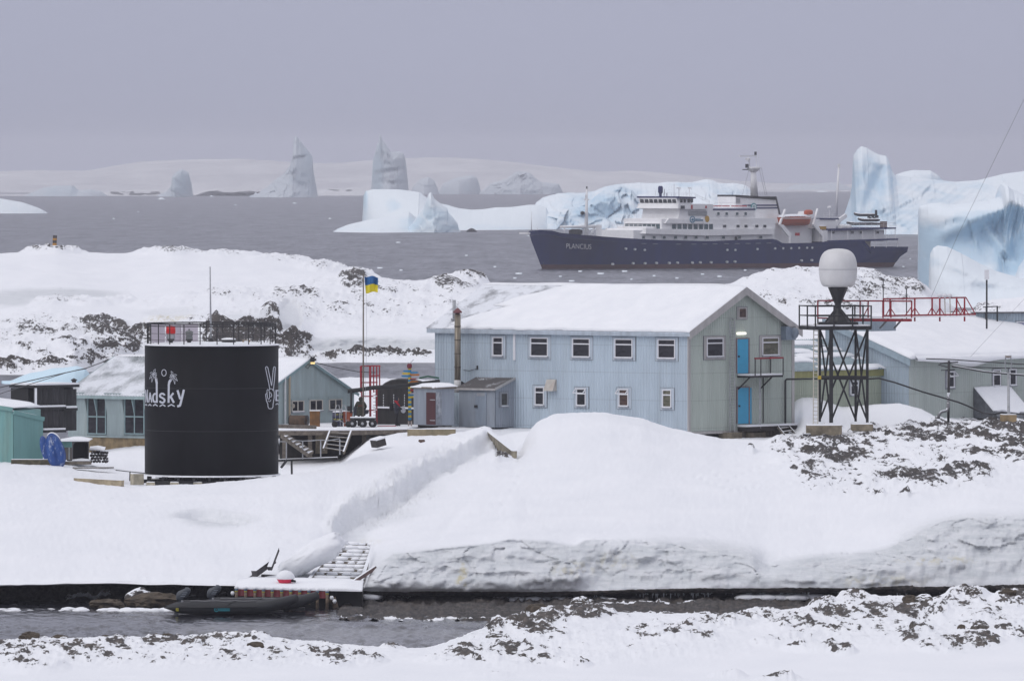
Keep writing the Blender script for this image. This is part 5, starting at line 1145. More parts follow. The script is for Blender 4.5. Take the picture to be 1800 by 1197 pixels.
mb = MB(); mb.tube([FG.at(1380.5, 747, .16), FG.at(1380.5, 669, .16), FG.at(1383, 666.4, .18), P(1412,666.2,521), P(1437,666,515)], [.06,.06,.06,.045,.04], 8); mb.build('downpipe', BLK, house)
mb = MB(); FG.pbox(mb, 1372, 573.5, 1389, 597.5, .02, .42); q = FG.at(1391, 585, .2); mb.tube([FG.at(1388,585,.22), FG.at(1396,585.4,.22), FG.at(1398.6,585.5,.22)], [.38,.36,.2], 14); mb.build('air_duct', paint('duct_blue_grey', (.19,.235,.29), .5), house)
mb = MB(); FL.pbox(mb, 903.9, 582, 907.2, 633, .03, .11); mb.build('drain_pipe', WHITE, house)
mb = MB(); u0, u1, z0, z1 = FL.rect(963, 667, 979, 687)
mb.hexa([FL.pt(u0,z0,.01), FL.pt(u1,z0,.01), FL.pt(u1,z0,.42), FL.pt(u0,z0,.42), FL.pt(u0,z1,.01), FL.pt(u1,z1,.01), FL.pt(u1,z1,.12), FL.pt(u0,z1,.12)]); mb.build('vent_hood', paint('vent_cream', (.50,.47,.43), .6, dirt=(.35,.18,.1)), house)
mb = MB(); mb.tube([HP(LL-.9,.7,zr-slope*(WG/2-.7)-.1), HP(LL-.9,.7,zr-slope*(WG/2-.7)+1.25)], .1, 10); mb.tube([HP(LL-.9,.7,zr-slope*(WG/2-.7)+.05), HP(LL-.9,.7,zr-slope*(WG/2-.7)+.15)], .2, 10); mb.build('roof_vent_pipe', GALV, house)
mb = MB(); mb.tube([FL.at(815,650.5,.05), FL.at(825,652,.12), FL.at(838,648,.06)], .016, 5); FL.pbox(mb, 839.4, 642.5, 841, 649.5, .02, .1); FL.pbox(mb, 769.5, 579.5, 775, 585.5, .02, .22); mb.build('wall_lamp', BLK, house)
# piers, deck and steps under the gable
for x0, x1, y0, y1, lb in ((1269,1294,760,778,'concrete pier under the foot of the gable ladder'),(1305,1336,759.5,776,'broad concrete pier under the small deck at the blue door')):
    mb = MB(); FG.pbox(mb, x0, y0, x1, y1+6, -.3, .45); tag(mb.build('concrete_pier', CONC, bevel=.03), lb, 'pier')
dk = thing('door_deck', 'low snowy wooden deck outside the lower blue door', 'deck', FG.at(1340, 752, .5))
u0, u1 = FG.uz(1295,750)[0], FG.uz(1384,750)[0]; zd = FG.uz(1340,747)[1]
mb = MB(); FG.ubox(mb, u0, u1, zd-.30, zd-.05, .07, .75); mb.build('frame', DARKW, dk)
mb = MB(); FG.ubox(mb, u0-.02, u1+.02, zd-.047, zd+.06, .07, .77); mb.build('deck_snow', M_ROOFSNOW, dk)
mb = MB(); FG.ubox(mb, u0+.1, u1-.2, zd-.85, zd-.302, .2, .26); mb.build('skirt', WOOD, dk)
def stairs(name, label, T0, T1, B0, B1, n, mat, cat='stairs', snow=True, sw=.05):
    """open stairs: stringers T0-B0 and T1-B1, n treads"""
    T0, T1, B0, B1 = map(Vector, (T0, T1, B0, B1)); th = thing(name, label, cat, (B0+B1)/2)
    for a, b in ((T0,B0),(T1,B1)):
        mb = MB(); mb.bar(a, b, sw, .2); mb.build('stringer', WOODS if snow else WOOD, th)
    for k in range(n):
        t = (k+.5)/n; a, b = T0.lerp(B0, t), T1.lerp(B1, t); mb = MB(); run = (B0-T0); run.z = 0; run = run.normalized()
        mb.bar(a, b, .26, .05); mb.build('tread', WOODS, th)
    return th
stairs('door_steps', 'short wooden steps covered in snow at the end of the door deck', FG.at(1367,750,.75), FG.at(1385,748,.1), P(1386,774,515.5), P(1405,771,518), 4, WOODS)
# ---------------------------------------------------------------- lean-to shed, flue, small store
LEAN = cladding('lean_to_cladding', (.29,.325,.375))
lean = thing('lean_to_shed', 'grey blue lean-to shed with a plain door against the long wall', 'shed', FL.at(850, 749, 1.0))
uA = FL.uz(903, 700)[0]; pr = 1.75; uB = FL.uz(870, 720, pr)[0]; uC = FL.uz(807, 720, pr)[0]
uB = uA; zl0 = FL.uz(850,751,pr)[1]; zl1 = FL.uz(840,682,pr)[1]; zl2 = FL.uz(870,664.5)[1]
FS = Frame.axes(FL.pt(uB,0,0), -ug); FF = Frame.axes(FL.pt(0,0,pr), FL.u)
mb = MB(); mb.prism([FL.pt(uB+.02,zl0,.02), FL.pt(uB+.02,zl0,pr-.02), FL.pt(uB+.02,zl1-.05,pr-.02), FL.pt(uB+.02,zl2-.05,.02)], FL.u*(uC-uB-.04)); mb.build('wall_core', LEAN, lean)
mb = MB(); FF.ubox(mb, uB, uC, zl0, zl1-.06, -.02, .012); mb.build('front_wall', paint('lean_to_panel', (.27,.305,.355), .6, streak=True, dirt=(.15,.14,.13)), lean)
corr(FS, 0, pr, zl0, lambda u: zl2+(zl1-zl2)*u/pr-.06, LEAN, lean, 'side_wall', off=.012)
roof_sheet(FL.pt(uC+.12,zl1-.02,pr+.16), FL.pt(uB-.14,zl1-.02,pr+.16), FL.pt(uC+.12,zl2+.03,.03), FL.pt(uB-.14,zl2+.03,.03), thin_snow_roof('lean_to_roof_sheet', (.11,.10,.098), (.56,.72), .9), lean)
mb = MB(); p, q = FL.pt(uB-.15,zl1-.05,pr+.16), FL.pt(uB-.15,zl2,.03); mb.bar(p, q, .03, .15); p, q = FL.pt(uB-.15,zl1-.07,pr+.17), FL.pt(uC+.12,zl1-.07,pr+.17); mb.bar(p, q, .03, .12); mb.build('fascia', TRIM, lean)
mb = MB(); FF.pbox(mb, 836.8, 689, 855.6, 747, .012, .05); ld = mb.build('door', paint('lean_to_door', (.235,.28,.34), .6, streak=True, dirt=(.14,.13,.12)), lean)
mb = MB(); FF.pbox(mb, 839, 690.5, 853.2, 696, .05, .07); mb.build('vent', SILL, ld); mb = MB(); FF.pbox(mb, 835.6, 712, 840.5, 716.5, .05, .12); mb.build('handle', BLK, ld)
window(FS, 878.8, 690, 891, 713.5, lean, 0, 1.5, SILL, fmat=SILL, glass=glass_mat('dirty_glass', (.03,.03,.028)))
fl = thing('flue_stack', 'tall stained steel flue with a red conical cap beside the long wall', 'chimney', FL.at(804, 750, 2.2))
FLUE = paint('stained_flue', (.27,.235,.185), .35, .6, var=.3, scale=1.5, streak=True, dirt=(.10,.065,.03), dirt_amt=.7)
fo = 1.0
def flue():
    seg = [553, 573.5, 597.5, 621.5, 645.5, 668, 688]
    mb = MB()
    mb.tube([FL.at(804.4,690,fo), FL.at(804.4,552,fo)], .185, 16); mb.build('pipe', FLUE, fl)
    for y in seg[1:]: mb = MB(); mb.tube([FL.at(804.4,y+.8,fo), FL.at(804.4,y-.8,fo)], .205, 16); mb.build('band', paint('flue_band', (.10,.08,.06), .5, .4), fl)
    mb = MB(); mb.tube([FL.at(804.4,552,fo), FL.at(804.4,546.5,fo)], .13, 12); mb.build('cap_vents', BLK, fl)
    mb = MB(); q = FL.at(804.4,548,fo); mb.lathe([(.25,-.08),(.27,0),(.02,.24)], q, 16); mb.build('cap', paint('cap_red', (.16,.05,.055), .6, snow=.3), fl)
    mb = MB(); mb.tube([FL.at(804.4,690,fo), FL.at(804.4,668,fo)], .21, 16); mb.build('white_sleeve', paint('sleeve_white', (.62,.62,.62), .5, dirt=(.3,.2,.1)), fl)
    mb = MB(); mb.prism([FL.at(808,668,fo-.05), FL.at(822,676,.3), FL.at(808,690,fo-.05)], FL.n*.1); mb.build('gusset', BLK, fl)
    mb = MB(); FL.pbox(mb, 794.5, 708, 807, 750, .7, 1.35); FL.pbox(mb, 797, 692, 807, 708, .7, 1.3); mb.build('base', paint('flue_base', (.25,.25,.24), .8, var=.3, snow=.9), fl)
flue()
st = thing('small_store', 'small grey store with maroon door and snow on its flat roof', 'shed', P(760, 746, 517))
FS1 = Frame(727, 517.5, 766.5, 515.8); FS2 = Frame(766.5, 515.8, 798, 516.7)
def store():
    u0, u1, z0, z1 = FS1.rect(727, 683, 766.5, 747); dep = 1.35
    mb = MB(); FS1.ubox(mb, u0, u1, z0, z1, -dep, 0); mb.build('body', paint('store_grey', (.235,.265,.31), .6, streak=True), st)
    mb = MB(); FS1.pbox(mb, 750, 690, 766, 746, .002, .04); d_ = mb.build('door', paint('maroon_door', (.062,.014,.017), .6, streak=True), st)
    mb = MB()
    for y in (702, 738): FS1.pbox(mb, 757, y, 766, y+1.6, .04, .06)
    mb.build('hinge', GALV, d_)
    mb = MB(); FS2.pbox(mb, 766.6, 689, 797.5, 747, -.02, .02); mb.build('side_panel', paint('frosted_side', (.20,.22,.25), .7, var=.2, scale=6, dirt=(.62,.64,.68), dirt_amt=.8), st)
    mb = MB(); FS1.ubox(mb, u0-.1, u1+.1, z1, z1+.1, -dep-.1, .12); mb.build('roof', WOOD, st)
    a, b = FS1.pt(u0-.12,z1+.1,.14), FS1.pt(u1+.1,z1+.1,.14); c, d = FS1.pt(u0-.12,z1+.16,-1.5), FS1.pt(u1+.12,z1+.16,-1.5)
    slope_snow(a, b, c, d, .16, st, 9, drip=.0, nu=30, nv=12)
store()
# ---------------------------------------------------------------- the teal hut behind the tank
FHL = Frame(458, 522, 122, 531.0); ugh = Vector((FHL.u.y, -FHL.u.x, 0)); ugh = ugh if ugh.y > 0 else -ugh
FHG = Frame.axes(FHL.A, ugh); WH_ = FHG.uz(622, 700)[0]
hz0 = FHL.uz(300,768)[1]; hze = FHL.uz(300,692)[1]; hzr = FHG.uz(545,633)[1]; hzg = FHG.uz(560,750)[1]
hut = thing('teal_hut', 'pale teal hut with tall bay windows and a low snowy gable roof behind the tank', 'hut', FHL.pt(FHL.L/2, hz0, -WH_/2))
def UP(ul, ugm, z): return FHL.A+FHL.u*ul+FHG.u*ugm+Vector((0,0,z))
LH = FHL.L
def hut_build():
    mb = MB(); e = .03; mb.prism([UP(e,e,hz0), UP(e,WH_-e,hz0), UP(e,WH_-e,hze), UP(e,WH_/2,hzr-.06), UP(e,e,hze)], FHL.u*(LH-2*e)); mb.build('wall_core', TEALHUT, hut)
    mb = MB(); mb.prism([FHG.pt(0,hz0,.02), FHG.pt(WH_,hz0,.02), FHG.pt(WH_,hze+.02,.02), FHG.pt(WH_/2,hzr-.03,.02), FHG.pt(0,hze+.02,.02)], -FHG.n*.05); mb.build('gable_wall', TEALHUT, hut)
    # long wall: lower sheet upright, upper sheet flared out between the bays
    zk = FHL.uz(150, 727)[1]; fo_ = .34
    segs = [(120,153.5),(188.5,218.5),(256,330),(330,458)]
    for a, b in segs:
        mb = MB(); ua, ub = FHL.uz(b, 730)[0], FHL.uz(a, 730)[0]
        FHL.ubox(mb, ua, ub, hz0, zk, -.02, .03)
        mb.prism([FHL.pt(ua,zk,.03), FHL.pt(ua,hze-.02,fo_), FHL.pt(ua,hze-.02,.0), FHL.pt(ua,zk,.0)], FHL.u*(ub-ua))
        mb.build('flared_wall', TEALHUT, hut)
    for x0, x1 in ((155,187.5),(220,255)):
        w_ = window(FHL, x0, 699, x1, 763, hut, .52, None, mull=True, sill=False, fmat=paint('teal_frame', (.27,.38,.40), .5), glass=GL)
        u0, u1, z0, z1 = FHL.rect(x0, 700, x1, 763); mb = MB(); um = (u0+u1)/2
        mb.hexa([FHL.pt(um-.03,zk,.05), FHL.pt(um+.03,zk,.05), FHL.pt(um+.03,zk,.07), FHL.pt(um-.03,zk,.07), FHL.pt(um-.03,z1,.05), FHL.pt(um+.03,z1,.05), FHL.pt(um+.03,z1,fo_), FHL.pt(um-.03,z1,fo_)]); mb.build('bay_fin', paint('teal_frame', (.27,.38,.40), .5), w_)
    mb = MB(); FHL.ubox(mb, -.02, LH+.05, hz0-.12, hz0-.004, -.2, .06); mb.build('sill_band', TEALHUT, hut)
    mb = MB(); FHL.ubox(mb, .1, LH-.05, hz0-1.3, hz0-.124, -.5, -.02); mb.build('foundation', paint('ochre_concrete', (.30,.225,.125), .85, var=.3, scale=2, dirt=(.08,.07,.06), dirt_amt=.6), hut)
    sl = (hzr-hze)/(WH_/2); o1 = .45; og_ = .18
    rr = lambda ul, g, up=0: UP(ul, g, hzr-sl*abs(g-WH_/2)+.05+up)
    RT = thin_snow_roof('hut_thin_snow_roof', (.20,.225,.235), (.30,.56), .7)
    r1 = roof_sheet(rr(LH+.15,-o1), rr(-og_,-o1), rr(LH+.15,WH_/2), rr(-og_,WH_/2), RT, hut, pitch=.22, amp=.035)
    r2 = roof_sheet(rr(LH+.15,WH_+.25), rr(-og_,WH_+.25), rr(LH+.15,WH_/2), rr(-og_,WH_/2), RT, hut, pitch=.22, amp=.035)
    slope_snow(rr(-og_,-o1,.03), rr(LH*.45,-o1,.03), rr(-og_,WH_/2,.03), rr(LH*.45,WH_/2,.03), .12, r1, 13, drip=.02, nu=60, nv=20)
    slope_snow(rr(-og_,WH_+.25,.03), rr(LH+.1,WH_+.25,.03), rr(-og_,WH_/2,.03), rr(LH+.1,WH_/2,.03), .14, r2, 14, drip=.05, nu=40, nv=12)
    mb = MB()
    for g0, g1 in ((-o1, WH_/2), (WH_+.25, WH_/2)):
        p, q = rr(-og_-.02, g0), rr(-og_-.02, g1); dz = Vector((0,0,-.17)); mb.hexa([p+dz,q+dz,q+dz+FHL.u*.04,p+dz+FHL.u*.04,p,q,q+FHL.u*.04,p+FHL.u*.04])
    mb.build('barge_board', paint('teal_barge', (.22,.32,.34), .5), hut)
    mb = MB(); p, q = rr(-og_,-o1), rr(LH+.15,-o1); dz = Vector((0,0,-.22)); n_ = FHL.n*.04; mb.hexa([p+dz,q+dz,q+dz-n_,p+dz-n_,p-Vector((0,0,.03)),q-Vector((0,0,.03)),q-n_-Vector((0,0,.03)),p-n_-Vector((0,0,.03))]); mb.build('fascia', paint('teal_fascia', (.33,.43,.44), .5, streak=True), hut)
    mb = MB(); p, q = rr(LH+.17,-o1), rr(LH+.17,WH_/2); mb.bar(p-Vector((0,0,.08)), q-Vector((0,0,.08)), .04, .2); mb.build('barge_board', paint('teal_fascia', (.33,.43,.44), .5, streak=True), hut)
    CR = paint('cream_frame', (.58,.55,.50), .5)
    for i, (x0, y0, x1, y1) in enumerate(((511.5,704,533,723.5),(543,702.5,566,721.5),(577.3,701.3,600,720.5))):
        w_ = window(FHG, x0, y0, x1, y1, hut, 0, None, mull=True, fmat=CR, sill=True)
        mb = MB(); u0, u1, z0, z1 = FHG.rect(x0, y0, x1, y1); FHG.ubox(mb, u0-.1, u1+.1, z1+.02, z1+.1, .02, .12); mb.build('lintel', TEALHUT, w_)
        if i == 0:
            mb = MB(); q = FHG.at(514.8, 713.5, .06); n = 14; mb.tube([q, q+FHG.n*.06], .13, 12); mb.build('fan', paint('fan_cream', (.42,.38,.32), .6), w_)
    sp_, nt2, bb = new_mat('lit_spotlight'); bb.inputs['Emission Color'].default_value = (1,.72,.30,1); bb.inputs['Emission Strength'].default_value = 1.0; bb.inputs['Base Color'].default_value = (.7,.5,.2,1)
    mb = MB(); FHG.pbox(mb, 541.3, 634.5, 545.8, 639.8, .2, .34); sl_ = mb.build('spotlight', sp_, hut)
    mb = MB(); FHG.pbox(mb, 540.5, 630.5, 546.4, 634.3, .1, .42); mb.box(FHG.at(549.5,632,.3), (.25,.25,.3)); mb.bar(FHG.at(551,636,.2), FHG.at(546,628,.3), .05); mb.build('lamp_housing', BLK, sl_)
    mb = MB(); mb.tube([FHG.at(543,638,.1), FHG.at(537,645,.06), FHG.at(541,648,.06), FHG.at(547,640,.1), FHG.at(552,638,.1), FHG.at(560,641,.08)], .014, 5); mb.build('lamp_cable', BLK, sl_)
    for (x, ytop, ybot, m, bend) in ((501.2,663,768,paint('pipe_white', (.55,.57,.58), .5),0),(509,661,768,paint('pipe_rusty', (.40,.33,.24), .6, dirt=(.22,.12,.03), dirt_amt=.8, streak=True, scale=1.0),1)):
        mb = MB(); pts = [FHG.at(x,ytop,.16), FHG.at(x,ybot,.16)]
        if bend: pts += [FHG.at(x-.6,ybot+3,.2), FHG.at(x-3,ybot+5.5,.26)]
        mb.tube(pts, .065, 8); mb.build('downpipe', m, hut)
hut_build()
# ---------------------------------------------------------------- green annex and the right hand house
FA = Frame(1370, 529, 1597, 538.4); za0 = FA.uz(1500,735)[1]; zaf0 = FA.uz(1500,661)[1]; zaf1 = FA.uz(1500,650)[1]
annex = thing('green_annex', 'low green annex with a mustard fascia and patchy snow on its blue roof', 'house', FA.pt(FA.L/2, za0, -2.5))
ANG = cladding('annex_cladding', (.37,.41,.33))
mb = MB(); FA.ubox(mb, 0, FA.L, za0-.8, zaf0+.05, -5.2, -.04); mb.build('wall_core', ANG, annex)
corr(FA, 0, FA.L, za0-.8, zaf0, ANG, annex, 'front_wall')
mb = MB(); FA.ubox(mb, -.1, FA.L+.05, zaf0-.02, zaf1, -.1, .16); mb.build('fascia', paint('mustard', (.27,.265,.105), .6, streak=True), annex)
zrt = zaf1+1.75; back = -5.2
roof_sheet(FA.pt(-.1,zaf1+.05,.25), FA.pt(FA.L,zaf1+.05,.25), FA.pt(-.1,zrt,back), FA.pt(FA.L,zrt,back), paint('annex_roof', (.24,.31,.345), .5, var=.15, streak=True), annex, pitch=.2, amp=.03)
for i, (t0, t1, v0, v1) in enumerate(((.1,.75,.80,.93),(.1,.55,.55,.66),(.35,.8,.4,.5),(.1,.4,.26,.40),(.3,.93,.02,.1),(.6,.95,.62,.7),(.72,.9,.3,.36))):
    E = lambda t, v: FA.pt(FA.L*t, zaf1+.09+(zrt-zaf1-.05)*v, .25+(back-.25)*v)
    slope_snow(E(t0,v0), E(t1,v0), E(t0,v1), E(t1,v1), .07, annex, 30+i, drip=.1, wave=.16, nu=60, nv=8)
window(FA, 1493.8, 669.5, 1507.8, 694, annex, .32, 1.5, SILL)
FR = Frame(1598, 535, 1900, 547.6); RHZ0 = FR.uz(1650,741)[1]; RHZ1 = FR.uz(1650,629)[1]
rh = thing('grey_green_house', 'grey green house with a thick snow roof curling over its eave by the tower', 'house', FR.pt(FR.L/2, RHZ0, -3.5))
RGC = cladding('grey_green_cladding', (.42,.465,.44)); RBC = cladding('side_blue_cladding', (.36,.43,.49))
def right_house():
    dep = 6.6; rise = FR.uz(1610,631)[1]; zt = RHZ1+2.35
    mb = MB(); mb.prism([FR.pt(.04,RHZ0,-.04), FR.pt(.04,RHZ0,-dep), FR.pt(.04,zt-.1,-dep), FR.pt(.04,RHZ1-.05,-.04)], FR.u*(FR.L-.05)); mb.build('wall_core', RBC, rh)
    corr(FR, 0, FR.L, RHZ0, RHZ1-.05, RGC, rh, 'front_wall')
    us = Vector((FR.n.x, FR.n.y, 0)); FSd = Frame.axes(FR.pt(0,0,-dep), us)
    corr(FSd, 0, dep, RHZ0-.2, lambda u: zt+(RHZ1-zt)*u/dep-.1, RBC, rh, 'side_wall')
    mb = MB(); p, q = FR.pt(-.3,RHZ1-.02,.3), FR.pt(-.3,zt+.06,-dep); dz = Vector((0,0,-.42)); mb.hexa([p+dz,q+dz,q+dz+FR.u*.05,p+dz+FR.u*.05,p,q,q+FR.u*.05,p+FR.u*.05]); mb.build('barge_board', paint('barge_blue', (.30,.38,.435), .5), rh)
    mb = MB(); FR.ubox(mb, -.02, .2, RHZ0, RHZ1-.1, .018, .045); mb.build('corner_trim', RGC, rh)
    r1 = roof_sheet(FR.pt(-.3,RHZ1,.32), FR.pt(FR.L,RHZ1,.32), FR.pt(-.3,zt+.05,-dep), FR.pt(FR.L,zt+.05,-dep), thin_snow_roof('thin_snow_blue_roof', (.20,.25,.30), (.3,.6), .5), rh)
    wv = lambda t: 0
    a, b, c, d = FR.pt(-.28,RHZ1+.03,.34), FR.pt(FR.L,RHZ1+.03,.34), FR.pt(-.28,zt+.08,-dep+.1), FR.pt(FR.L,zt+.08,-dep+.1)
    slope_snow(a, b, c, d, .2, r1, 17, drip=.0, nu=160, nv=26)
    # the cornice of snow that has slid over the eave
    rows = []
    for i in range(80):
        t = i/79; u = .2+t*(FR.L*.95); s_ = math.exp(-((t-.30)/.16)**2)*.42+.10; hang = s_*(1+.15*math.sin(t*23))
        pr_ = [(.15,.18),(.34,.16),(.46+.1*s_,.02),(.52+.15*s_,-.35*hang-.05),(.44+.1*s_,-hang*.9-.05),(.34,-.5*hang-.04),(.25,.0)]
        rows.append([tuple(FR.pt(u, RHZ1+z, o)) for o, z in pr_])
    grid_mesh('snow_cornice', np.array(rows), M_ROOFSNOW, parent=rh)
    mb = MB(); FR.ubox(mb, 0, FR.L, RHZ0-.16, RHZ0-.005, -.2, .05); mb.build('bottom_rail', paint('rust_rail', (.16,.11,.09), .7), rh)
    mb = MB()
    for k in range(6): FR.ubox(mb, .4+k*2.4, .8+k*2.4, RHZ0-1.3, RHZ0-.165, -.7, -.1)
    FR.ubox(mb, 0, FR.L, RHZ0-1.4, RHZ0-.17, -2.2, -2.0); mb.build('stilts', DARKW, rh)
    window(FR, 1663.5, 653, 1676.3, 681, rh, .32, 2.2, SILL, open_vent=True); window(FR, 1744.5, 650, 1757.8, 678.5, rh, .3, 1.2, SILL); window(FR, 1773.4, 648.5, 1785.2, 677, rh, .3, 1.2, SILL)
    # hooded hatch with snow on its slope
    u0, u1 = FR.uz(1711,690)[0], FR.uz(1775,690)[0]; z1 = FR.uz(1711,681.5)[1]; z0 = FR.uz(1711,735)[1]; pr2 = 1.9
    hd = MB(); HM = paint('hatch_grey', (.12,.13,.145), .6, var=.25, scale=4, dirt=(.5,.52,.56), dirt_amt=.5)
    hd.prism([FR.pt(u0,z0,.02), FR.pt(u0,z0,pr2), FR.pt(u0,z0+.12,pr2), FR.pt(u0,z1,.02)], FR.u*(u1-u0)); h_ = hd.build('hatch_hood', HM, rh)
    slope_snow(FR.pt(u0+.02,z0+.16,pr2), FR.pt(u1,z0+.16,pr2), FR.pt(u0+.02,z1+.03,.04), FR.pt(u1,z1+.03,.04), .06, h_, 19, drip=-.25, wave=.3, nu=40, nv=20)
right_house()
FU = Frame(1716, 549, 1960, 552); uz0 = FU.uz(1750,600)[1]; uz1 = FU.uz(1750,551)[1]
uh = thing('upper_cabin', 'blue grey upper cabin with a flat roof rising behind the snowy roof', 'cabin', FU.pt(4, uz0, -2))
mb = MB(); FU.ubox(mb, 0, FU.L, uz0, uz1, -4, -.03); mb.build('wall_core', RBC, uh); corr(FU, 0, FU.L, uz0, uz1, RBC, uh, 'front_wall')
mb = MB(); FU.ubox(mb, -.15, FU.L, uz1, uz1+.1, -4.1, .15); mb.build('roof', paint('cabin_roof', (.12,.12,.13), .6, snow=.6), uh)
window(FU, 1786.5, 565.5, 1806, 576.5, uh, 0, 1.5, BTRIM, glass=glass_mat('lilac_glass', (.16,.17,.24)))
mb = MB()
for x in (1734, 1753): mb.tube([FU.at(x,585,.25), FU.at(x,539,.25)], .05, 6)
mb.bar(FU.at(1728,540,.25), FU.at(1754,538.5,.25), .06); mb.bar(FU.at(1733,551,.25), FU.at(1733,585,.3), .09); mb.build('roof_railing', BLK, uh)
# ================================================================ the black tank
TD, TPX = 473.6, 372.0; TR = 118.3*470.6/F
tc_ = Vector(((TPX-900)*TD/F, TD, 0)); TZ0 = Zof(836, TD-TR); TZ1 = Zof(608, TD-TR)
tank = thing('fuel_tank', 'big round black tank with white palm and hand drawings and a rail on top', 'tank', tc_+Vector((0,0,TZ0)))
def black_shell():
    m, nt, b = new_mat('black_tank_paint'); n1 = noise_node(nt, mapped(nt, (1,1,.15)), 1.0, 6, .65); n2 = noise_node(nt, mapped(nt, (1,1,1)), .5, 4)
    col = ramp(nt, n1, [(.35, (.004,.004,.005)), (.7, (.008,.008,.010))]); col = mixc(nt, ramp(nt, n2, [(.5,0.0),(.75,.4)]), col, (.014,.013,.017))
    nt.links.new(col, b.inputs['Base Color']); b.inputs['Roughness'].default_value = .55; b.inputs['Specular IOR Level'].default_value = .10
    bump(nt, b, noise_node(nt, mapped(nt, (.4,.4,.4)), .9, 2), .25, .08); return m
def tank_build():
    mb = MB(); mb.smooth = True
    mb.lathe([(TR,0),(TR,TZ1-TZ0)], tc_+Vector((0,0,TZ0)), 128); o = mb.build('shell', black_shell(), tank)
    for p in o.data.polygons:
        if len(p.vertices) > 4: p.use_smooth = False
    mb = MB(); mb.lathe([(TR+.03,-.03),(TR+.05,.02),(TR-.02,.05),(TR*.7,.12),(TR*.3,.14),(.01,.15)], tc_+Vector((0,0,TZ1)), 96); 
    mb.smooth = True; mb.build('roof_snow', M_ROOFSNOW, tank)
    for y in (0.34, .67):
        mb = MB(); mb.lathe([(TR+.001,-.012),(TR+.006,-.012),(TR+.006,.012),(TR+.001,.012)], tc_+Vector((0,0,TZ0+(TZ1-TZ0)*y)), 128); mb.build('weld_seam', paint('seam_black', (.016,.016,.019), .6), tank)
    # railing
    n = 24; h = 1.14; rr_ = TR-.13; ring = lambda z, k, N: tc_+Vector((rr_*math.sin(2*math.pi*k/N), -rr_*math.cos(2*math.pi*k/N), TZ1+z))
    for k in range(n):
        mb = MB(); mb.bar(ring(-.02,k+.45,n), ring(h,k+.45,n), .055); mb.build('rail_post', BLK, tank)
    for z, w_ in ((h,.07),(h-.12,.05),(.62,.025),(.28,.025)):
        mb = MB()
        for k in range(48): mb.bar(ring(z,k,48), ring(z,k+1,48), w_)
        mb.build('handrail', BLK if w_ > .03 else paint('wire', (.10,.09,.09), .5), tank)
    # base grillage and its concrete blocks
    mb = MB(); mb.lathe([(TR+.10,-.09),(TR+.10,-.01),(TR-.1,-.01)], tc_+Vector((0,0,TZ0)), 64); mb.build('base_snow', M_ROOFSNOW, tank)
    mb = MB()
    for k in range(-4, 5):
        x = k*TR/4.3; yy = math.sqrt(max(.2, TR*TR-x*x)); mb.box(tc_+Vector((x,0,TZ0-.21)), (.14,2*yy+.3,.2))
    for sx in (-1.0, 0, 1.0): mb.box(tc_+Vector((0,sx*TR*.86,TZ0-.41)), (2*TR+.4 if sx == 0 else TR*1.75,.2,.2))
    mb.build('base_frame', BLK, tank)
    mb = MB(); mb.box(P(391.5,605,TD-2.2)*1.0, (.01,.01,.01))
    for x, wd in ((264.5,.46),(306.5,.47),(347.5,.47),(386.5,.44),(429,.42),(478,.4)):
        for yy in (-TR*.92, TR*.6):
            mb = MB(); c = Vector(((x-900)*(TD-TR)/F, TD+yy+.1, TZ0-.95)); mb.box(c, (wd,.6,1.25)); mb.build('concrete_block', paint('pale_block', (.42,.38,.29), .85, var=.2, scale=3, snow=1), tank, bevel=.03)
tank_build()
# white drawings on the shell, outlined in photo pixels and laid round the cylinder
DRAW = paint('white_drawing', (.50,.52,.58), .6, var=.06)
def wrap(px, py):
    s_ = max(-.9995, min(.9995, (px-TPX)/118.3)); th = math.asin(s_); r = TR+.012
    D = TD-TR*math.cos(th); return tc_+Vector((r*s_, -r*math.cos(th), Zof(py, D)))
def stroke_mesh(mb, pts, w, closed=False):
    """flat ribbon with mitred corners through pixel points"""
    pts = [np.array(p, float) for p in pts]; dense = []
    seg = list(zip(pts, pts[1:]+([pts[0]] if closed else [])))
    if not closed: seg = seg[:-1] if len(seg) == len(pts) else seg
    for a, b in seg:
        k = max(1, int(np.linalg.norm(b-a)/1.2))
        for i in range(k): dense.append(a+(b-a)*i/k)
    if not closed: dense.append(pts[-1])
    n = len(dense); L_ = []; R_ = []
    for i in range(n):
        p = dense[i]; a = dense[(i-1) % n] if closed or i > 0 else p; b = dense[(i+1) % n] if closed or i < n-1 else p
        d = (b-a)/(np.linalg.norm(b-a)+1e-9); nr = np.array([-d[1], d[0]])*w/2; L_.append(p+nr); R_.append(p-nr)
    vs = [wrap(*q) for q in L_]+[wrap(*q) for q in R_]
    mb.add(vs, [(i, (i+1) % n, n+(i+1) % n, n+i) for i in range(n if closed else n-1)])
Zx = lambda x: 230+x/4.433
Zy = lambda y: 600+y/4.433
def zz(pts): return [(Zx(x), Zy(y)) for x, y in pts]
def arc(cx, cy, rx, ry, a0, a1, n=16): return [(cx+rx*math.cos(R(a0+(a1-a0)*k/n)), cy+ry*math.sin(R(a0+(a1-a0)*k/n))) for k in range(n+1)]
